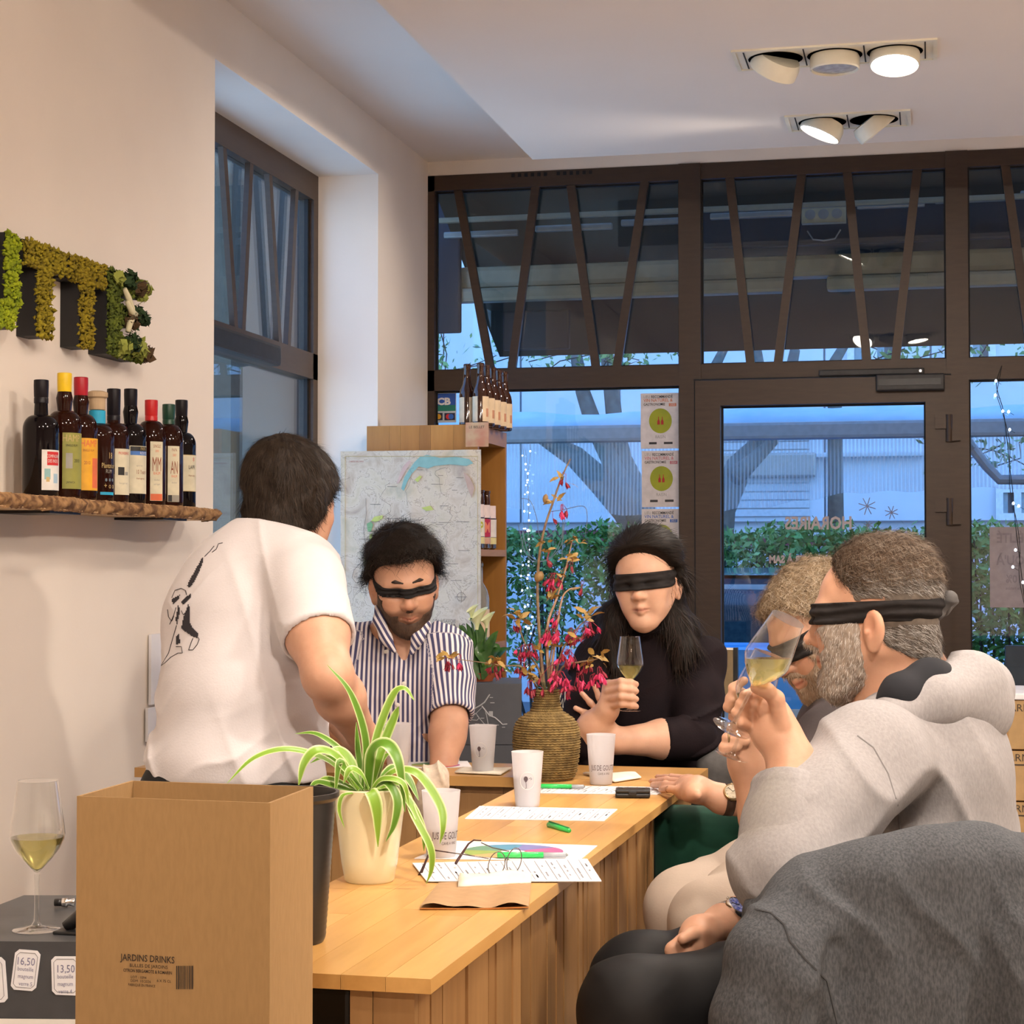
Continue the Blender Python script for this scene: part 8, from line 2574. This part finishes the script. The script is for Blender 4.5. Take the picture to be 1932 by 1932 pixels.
# his ring
rg = P(1368, 1392, 3.187)
MB().tube([P(1374, 1392, 3.19) + .0105 * (UPV * math.cos(a) + FWD0 * math.sin(a)) for a in np.linspace(0, 2 * math.pi, 19)[:-1]], .0018, 6, closed=True).obj('finger_ring', M_gold2, t, True)
def tilted(foot_px, rim_px, d_foot, s, ddepth=0.0):
    a = P(foot_px[0], foot_px[1], d_foot); b = P(rim_px[0], rim_px[1], d_foot + ddepth)
    z_ = Vector(_u(b - a)); q = z_.to_track_quat('Z', 'Y').to_matrix().to_4x4(); M = Matrix.Translation(a) @ q
    up_l = q.to_3x3().inverted() @ Vector((0, 0, 1))
    return M, up_l
M, up_l = tilted((1380, 1427), (1449, 1236), 3.165, .85, -.02)
wine_glass('tilted wine glass held by the man with curly hair, mostly behind another glass', M, .135, up_l, s=.85)

# ------------------------------------------------------------------ 5. grey-haired man in a grey hoodie
t = thing('person', 'person with grey hair, beard and knotted blindfold in a grey hoodie', 'person', (P(1730, 1600, 3.0)[0], P(1730, 1600, 3.0)[1], 0))
hd = Head(P(1652, 1168, 3.04), -RIGHT * .90 + FWD0 * .38 - UPV * .10, UPV + RIGHT * .02, 1.03)
Fh = Field(); hd.skull(Fh, nose=1.03)
F = Fh.copy()
F.rc(hd.w((0, -.042, -.045)), P(1712, 1330, 3.06), .056, .070, .03)
FN = F.copy()
F.rc(hd.w((0, .0, -.08)), P(1680, 1310, 3.06), .045, .05, .03)
F.el(P(1735, 1470, 3.06), (.13, .17, .2), None, .05)
n_sh, n_el, n_wr = P(1640, 1430, 2.84), P(1478, 1640, 2.66), P(1492, 1432, 2.76)
F.chain([n_sh, n_el], [.05, .044], .03); F.chain([n_el, n_el * .6 + n_wr * .4, n_wr], [.044, .042, .032], .02)
# left hand: palm, thumb in front of the stem, fingers curled behind it
F.rc(n_wr, P(1468, 1385, 2.77), .031, .030, .02); F.rc(P(1468, 1385, 2.77), P(1452, 1350, 2.77), .030, .027, .02)
F.rc(P(1458, 1345, 2.775), P(1444, 1380, 2.775), .020, .020, .02)
finger(F, [P(1474, 1365, 2.745), P(1464, 1318, 2.735), P(1446, 1302, 2.725), P(1428, 1297, 2.72)], .0130)
for b_, m_, e_, dd_ in (((1450, 1326), (1424, 1306), (1404, 1312), 0), ((1446, 1346), (1416, 1326), (1396, 1328), .002), ((1444, 1364), (1410, 1346), (1388, 1344), .004), ((1442, 1384), (1414, 1368), (1396, 1362), .006)):
    finger(F, [P(*b_, 2.775), P(*m_, 2.765 + dd_), P(*e_, 2.735 + dd_)], .0098)
# right arm resting on the thigh
q_el, q_wr = P(1520, 1680, 3.06), P(1366, 1744, 2.86)
F.chain([P(1640, 1450, 3.26), q_el], [.05, .044], .03); F.chain([q_el, q_el * .5 + q_wr * .5, q_wr], [.044, .040, .029], .02)
F.rc(q_wr, P(1318, 1766, 2.80), .027, .027, .02); F.rc(P(1322, 1762, 2.80), P(1312, 1776, 2.79), .024, .022, .02)
for b_, m_, e_ in (((1310, 1762), (1288, 1772), (1266, 1786)), ((1308, 1770), (1284, 1780), (1262, 1794)), ((1308, 1778), (1286, 1790), (1268, 1802)), ((1310, 1786), (1294, 1798), (1280, 1808))):
    finger(F, [P(*b_, 2.79), P(*m_, 2.77), P(*e_, 2.765)], .0092)
finger(F, [P(1330, 1758, 2.78), P(1305, 1762, 2.765), P(1288, 1772, 2.75)], .0105)
F.el(P(1745, 1640, 3.05), (.14, .16, .14), None, .05)
body_obj('body', F, .006, M_skin, t, [(hd.c, (.15, .15, .16)), (P(1440, 1340, 2.75), (.08, .08, .09)), (P(1310, 1775, 2.79), (.07, .07, .05))], .0026, hd.colors())
# hoodie
Fs = Field()
Fs.el(P(1735, 1420, 3.06), (.135, .20, .13), None, .07); Fs.el(P(1755, 1500, 3.05), (.135, .20, .17), None, .07); Fs.el(P(1745, 1610, 3.04), (.145, .20, .13), None, .07)
Fs.rc(P(1715, 1360, 3.05), n_sh + [0, 0, .0], .075, .078, .06); Fs.rc(P(1715, 1360, 3.08), P(1640, 1440, 3.26), .07, .072, .06)
n_mid = n_sh * .5 + n_el * .5
Fs.chain([n_sh, n_mid, n_el], [.088, .080, .080], .05)
cuffp = n_el * .22 + n_wr * .78
Fz = Field().chain([n_el, n_el * .5 + cuffp * .5, cuffp + _u(n_wr - n_el) * .03], [.074, .062, .050], .02)
Fs.chain([P(1640, 1450, 3.26), q_el * .6 + P(1640, 1450, 3.26) * .4, q_el], [.074, .068, .06], .04)
Fs.fn(lambda p: folds(p, .011, 42, RIGHT * .7 + UPV * .7, 3, 1.4) + folds(p, .008, 70, UPV - RIGHT * .5, 12, 1.3))
axn = _u(n_wr - n_el)
Fz.fn(lambda p: folds(p, .004, 60, axn, 5, 1.0)); Fz.cut(cuffp, axn, .006)
body_obj('sleeve', Fz, .004, M_hood, t)
# neck opening
Fs.rc(P(1690, 1300, 3.04), P(1680, 1345, 3.02), .080, .055, .015, 'sub')
_, HV, HQ = body_obj('hoodie', Fs, .005, M_hood, t, sm=1)
hb_ = BVHTree.FromPolygons([tuple(v) for v in HV], [tuple(q) for q in HQ])
for pts in ([(1618, 1388), (1648, 1410), (1676, 1460), (1694, 1520), (1700, 1590)]  ,): line_px(hb_, pts, .0011, mat('hoodie_seam', (.22, .21, .215), .95), t, 'seam', .0004)
# the hood lying on the back: outer roll and dark lining
Fo = Field()
Fo.chain([P(1622, 1378, 2.93), P(1690, 1352, 2.90), P(1765, 1322, 2.92), P(1832, 1290, 2.99), P(1850, 1300, 3.10), P(1800, 1290, 3.18)], [.016, .028, .038, .046, .05, .04], .05)
Fo.chain([P(1800, 1320, 2.96), P(1852, 1352, 3.0), P(1866, 1372, 3.04)], [.045, .038, .020], .05)
Fo.el(P(1815, 1325, 3.04), (.075, .10, .05), None, .05)
Fo.fn(lambda p: folds(p, .006, 55, RIGHT + UPV, 2, 1.2))
Fo.chain([P(1660, 1318, 3.02), P(1730, 1285, 3.03), P(1775, 1270, 3.06)], [.062, .064, .048], .012, 'sub')
body_obj('hood', Fo, .0045, M_hood, t)
Fi = Field()
Fi.chain([P(1650, 1356, 2.93), P(1700, 1312, 2.91), P(1755, 1288, 2.94), P(1800, 1274, 3.0)], [.010, .030, .034, .022], .03)
Fi.chain([P(1700, 1322, 2.99), P(1770, 1292, 3.04)], [.035, .03], .03)
body_obj('hood_lining', Fi, .0045, M_hoodin, t)
# trousers
Ft = Field()
hip = P(1700, 1770, 3.0); Ft.el(hip, (.17, .18, .13), None, .05)
k1, k2 = P(1196, 1908, 2.62), P(1210, 1852, 2.84)
Ft.chain([P(1660, 1900, 2.86), P(1420, 1908, 2.72), k1], [.108, .096, .074], .05); Ft.chain([k1, np.array([k1[0] + .03, k1[1], .06])], [.074, .07], .04)
Ft.chain([P(1650, 1800, 3.12), P(1400, 1838, 2.97), k2], [.104, .088, .068], .05); Ft.chain([k2, np.array([k2[0] + .03, k2[1], .06])], [.076, .055], .04)
Ft.fn(lambda p: folds(p, .013, 55, RIGHT * .7 + UPV, 5, 1.3))
body_obj('black_trousers', Ft, .006, M_btrou, t)
for k_ in (k1, k2):
    Fz = Field().el((k_[0] - .04, k_[1], .045), (.12, .05, .05), None, .01).cut((0, 0, .002), (0, 0, -1)); body_obj('shoe', Fz, .008, M_black, t)
# hair: short grey sides, browner curls on top
Vh, Qh = cap_region(hd, FN, lambda L: np.maximum(np.maximum((L[:, 1] - .048) - (L[:, 2] - .085) * .55, -(L[:, 2] + .045 + .55 * np.clip(-L[:, 1] - .02, 0, .08))), np.where(L[:, 2] < .055, L[:, 1] - .030, -1)),
                    lambda L: .002 + .015 * np.clip((L[:, 2] - .05) / .07, 0, 1) * np.clip(1.2 - L[:, 1] / .08, .45, 1), lambda L: .003 * hn(L, 75, 1) * np.clip(L[:, 2] / .05, .2, 1) + .0015 * hn(L, 150, 3))
# keep the ears clear
Lh = hd.loc(Vh[Qh].mean(1)); ear = (np.abs(Lh[:, 0]) > .068) & (np.abs(Lh[:, 1] + .010) < .024) & (Lh[:, 2] < .032) & (Lh[:, 2] > -.045)
Qh = Qh[~ear]
Lv = hd.loc(Vh); tt = np.clip((Lv[:, 2] - .06) / .03, 0, 1)[:, None]
ho = big_mesh('hair', Vh, Qh, M_hair, t, True, colors=np.array((.13, .105, .085)) * (1 - tt) + np.array((.07, .043, .027)) * tt); Nh = vnormals(Vh, Qh)
us = np.unique(Qh); Lu = hd.loc(Vh[us])
gs = [(.30, .28, .26), (.13, .11, .095), (.46, .44, .42), (.06, .045, .036)]
sd_ = us[(Lu[:, 2] < .075) & (np.abs(Lu[:, 2] - .05 * Lu[:, 1] - .014) > .024)]; tp_ = us[Lu[:, 2] >= .060]
strands('hair_strands', ho, M_hair, Vh[sd_], Nh[sd_], lambda p, n: -hd.R[:, 1] - hd.R[:, 2] * .55, 12000, .013, .0008, gs, 9, .22, .05)
strands('hair_strands', ho, M_hair, Vh[tp_], Nh[tp_], lambda p, n: (p - hd.w((.0, .0, .10))) * 6 - hd.R[:, 1] * .3, 7000, .024, .0010, [(.09, .055, .034), (.15, .10, .065), (.06, .038, .025), (.26, .21, .165)], 10, .55, .3, seg=4)
bV, bQ = cap_region(hd, Fh, lambda L: np.maximum.reduce([(L[:, 2] + .024) - .40 * np.abs(L[:, 0]), -(L[:, 1] - .010), .0140 - np.sqrt(((L[:, 0] / 1.5) ** 2 + ((L[:, 2] + .060) / .75) ** 2)), .022 - np.sqrt((np.abs(L[:, 0]) - .034) ** 2 + ((L[:, 2] + .026) / .9) ** 2)]),
                    lambda L: .003 + .007 * np.clip((-L[:, 2] - .07) / .04, 0, 1), lambda L: .002 * hn(L, 150), h=.003)
bo = big_mesh('beard', bV, bQ, M_hair, t, True, colors=np.tile((.40, .33, .27), (len(bV), 1)))
strands('beard_strands', bo, M_hair, bV, vnormals(bV, bQ), lambda p, n: -hd.R[:, 2] + hd.R[:, 1] * .35, 8000, .009, .0009, [(.62, .57, .52), (.45, .38, .32), (.30, .22, .17), (.70, .66, .62)], 11, .5)
band(hd, Fh, t, .012, -.05, .0175, .0055, .002, h=.0026)
kn = hd.w((0, -.120, .022))
Fk = Field().el(kn, (.013, .013, .012), None, .01).chain([kn, P(1782, 1152, 3.02), P(1802, 1134, 3.02)], [.009, .008, .0065], .006)
Fk.chain([kn, P(1768, 1160, 3.0), P(1752, 1178, 3.0)], [.009, .009, .005], .006); Fk.fn(lambda p: folds(p, .0018, 260, UPV, 2, .6))
body_obj('blindfold_knot', Fk, .0026, M_band2, t)
wv = _u(q_el - q_wr)
watch('steel watch with a blue dial on the wrist resting on the black trousers', q_wr + wv * .01, wv, .0300, -FWD0 * .75 + UPV * .6, MATS['chrome'], MATS['chrome'], mat('blue_dial', (.03, .05, .30), .25, col2=(.3, .33, .5), scale=160), .019)
M, up_l = tilted((1380, 1374), (1476, 1188), 2.735, .85, -.05)
wine_glass('large tilted wine glass held by the man in the grey hoodie', M, .142, up_l, s=.85)

# ================================================================== CHAIRS AND THE DRAPED JACKET
def tub_chair(label, c, yaw, m, seat_z=.46, back_z=.80, w=.30, name='tub_chair', skip_back=False):
    """round-backed upholstered chair; open side faces yaw"""
    t = thing(name, label, 'chair', (c[0], c[1], 0))
    f = np.array([math.cos(yaw), math.sin(yaw), 0]); s_ = np.array([-f[1], f[0], 0]); c = np.array([c[0], c[1], 0.0])
    Fb = Field()
    for zz, rr_ in ((seat_z + .06, .030), (back_z - .10, .032), (back_z - .035, .035)):
        pts = [c + zz * UPV - f * w * .85 * math.cos(a) + s_ * w * math.sin(a) for a in np.linspace(-1.75, 1.75, 13)]
        Fb.chain(pts, [rr_] * 13, .10)
    body_obj('backrest', Fb, .008, m, t)
    Fe = Field().el(c + (seat_z - .05) * UPV, (w * .92, w * .92, .065), None, .02); body_obj('seat', Fe, .008, m, t)
    for a in (.7, 2.4, 3.9, 5.5):
        p = c + f * w * .7 * math.cos(a) + s_ * w * .7 * math.sin(a)
        MB().tube([p + UPV * (seat_z - .08), p + (p - c) * .12], [.014, .009], 10).obj('leg', M_black, t, True)
    return t
gcp = P(1345, 1600, 3.98); 
tub_chair('dark green velvet tub chair pushed under the counter beyond the cream trousers', (gcp[0] + .02, gcp[1]), math.radians(150), M_velvet, .46, P(1330, 1535, 3.8)[2], .20)
c_ = P(1650, 1700, 3.5); tub_chair('green velvet tub chair under the man in the charcoal polo', (c_[0] + .05, c_[1] + .03), math.pi, M_velvet, .50, .60, .24)
c_ = P(1720, 1850, 3.0); tub_chair('green velvet tub chair under the man in the grey hoodie', (c_[0] + .02, c_[1]), math.pi, M_velvet, .46, .60, .24)
c_ = P(1225, 1500, 4.72); tub_chair('grey upholstered tub chair under the woman in black', (c_[0] + .08, c_[1] + .02), -math.pi / 2, M_greyfab, .44, P(1330, 1425, 4.55)[2], .24)
c_ = P(742, 1500, 4.7); tub_chair('grey upholstered tub chair under the man in stripes', (c_[0], c_[1]), -math.pi / 2, M_greyfab, .44, .62, .24)
gs_ = P(1395, 1560, 4.1); tub_chair('empty grey upholstered tub chair behind the crossed forearms', (gs_[0], gs_[1] + .18), math.radians(200), M_greyfab, .42, P(1380, 1455, 4.0)[2], .22)
# jacket draped over the back of the near chair
t = thing('draped_jacket', 'grey woven jacket draped over the nearest chair in the lower right corner', 'jacket', (P(1700, 1932, 2.55)[0], P(1700, 1932, 2.55)[1], .3))
Fj = Field()
top_ = [P(1470, 1735, 2.62), P(1545, 1700, 2.57), P(1650, 1672, 2.55), P(1760, 1648, 2.56), P(1850, 1640, 2.60), P(1950, 1660, 2.66), P(2040, 1680, 2.72)]
for lev, rad in ((0, .052), (-.08, .052), (-.16, .053), (-.24, .054), (-.33, .055), (-.42, .055)):
    Fj.chain([p + [0, 0, lev] - FWD0 * (.012 * -lev * 4) for p in top_], [rad] * len(top_), .12)
Fj.chain([P(1500, 1712, 2.54), P(1448, 1800, 2.50), P(1425, 1930, 2.49), P(1415, 2050, 2.49)], [.045, .052, .058, .055], .03)
Fj.chain([P(1560, 1750, 2.50), P(1500, 1860, 2.47), P(1470, 2010, 2.47)], [.030, .035, .03], .03)
Fj.chain([P(1905, 1640, 2.55), P(1915, 1780, 2.52), P(1905, 2000, 2.5)], [.030, .032, .03], .035)
Fj.fn(lambda p: folds(p, .016, 26, RIGHT * 1.0 + UPV * .12, 4, .8) + folds(p, .005, 60, UPV * .5 + RIGHT, 9, 1.2))
Fj.chain([P(1575, 1790, 2.47), P(1545, 1900, 2.45), P(1560, 2020, 2.45)], [.010, .016, .018], .02, 'sub')
jo, JV, JQ = body_obj('jacket_body', Fj, .0055, M_denim, t)
jb = BVHTree.FromPolygons([tuple(v) for v in JV], [tuple(q) for q in JQ])
M_seam = mat('dark_seam', (.06, .062, .068), .9)
for pts in ([(1425, 1715), (1455, 1722), (1480, 1745), (1490, 1775), (1520, 1810), (1560, 1850), (1580, 1932)],):
    line_px(jb, pts, .0014, M_seam, jo, 'seam', .0005)
Fc = Field().chain([P(1770, 1588, 2.72), P(1850, 1596, 2.68), P(1932, 1618, 2.66), P(2000, 1640, 2.66)], [.010, .017, .020, .020], .02)
co_, CV, CQ = body_obj('ribbed_collar', Fc, .004, mat('ribbed_knit', (.13, .13, .14), .9), t)
# beige board beside the door mullion
a, c_ = P(1352, 1322, 5.4), P(1384, 1222, 5.4)
t = thing('beige_board', 'small beige board with a pale edge on a black post behind the woman', 'board', (a[0], a[1], 0))
MB().box((a[0], a[1], a[2]), (c_[0], a[1] + .02, c_[2]), bev=.003).obj('panel', mat('beige_panel', (.22, .16, .085), .6), t)
MB().box((a[0] - .02, a[1] - .003, c_[2] - .006), (c_[0], a[1] - .0005, c_[2])).obj('pale_edge', M_white, t)
MB().box((c_[0], a[1], 0), (c_[0] + .012, a[1] + .03, c_[2])).obj('post', M_black, t)
MB().box((a[0] - .05, a[1] - .05, 0), (c_[0] + .08, a[1] + .12, .015)).obj('foot_plate', M_black, t)

# beige cloth pouch on the counter behind the spider plant
pc_ = PZ(812, 1550, TZ)
Fp = Field().el(pc_ + [0, 0, .045], (.030, .034, .050), None, .02).el(pc_ + [.004, .02, .085], (.024, .03, .02), None, .02)
Fp.fn(lambda p: folds(p, .006, 120, RIGHT + UPV * .4, 3, 1.4)).cut((0, 0, TZ + .001), (0, 0, -1), .003)
V, Q = field_mesh(Fp, .003)
tag(big_mesh('cloth_pouch', smooth_mesh(V, Q, 1), Q, mat('beige_wool', (.46, .38, .30), .95, col2=(.36, .30, .24), scale=90, bump=.4), None, True), 'crumpled beige cloth pouch behind the spider plant pot', 'pouch')
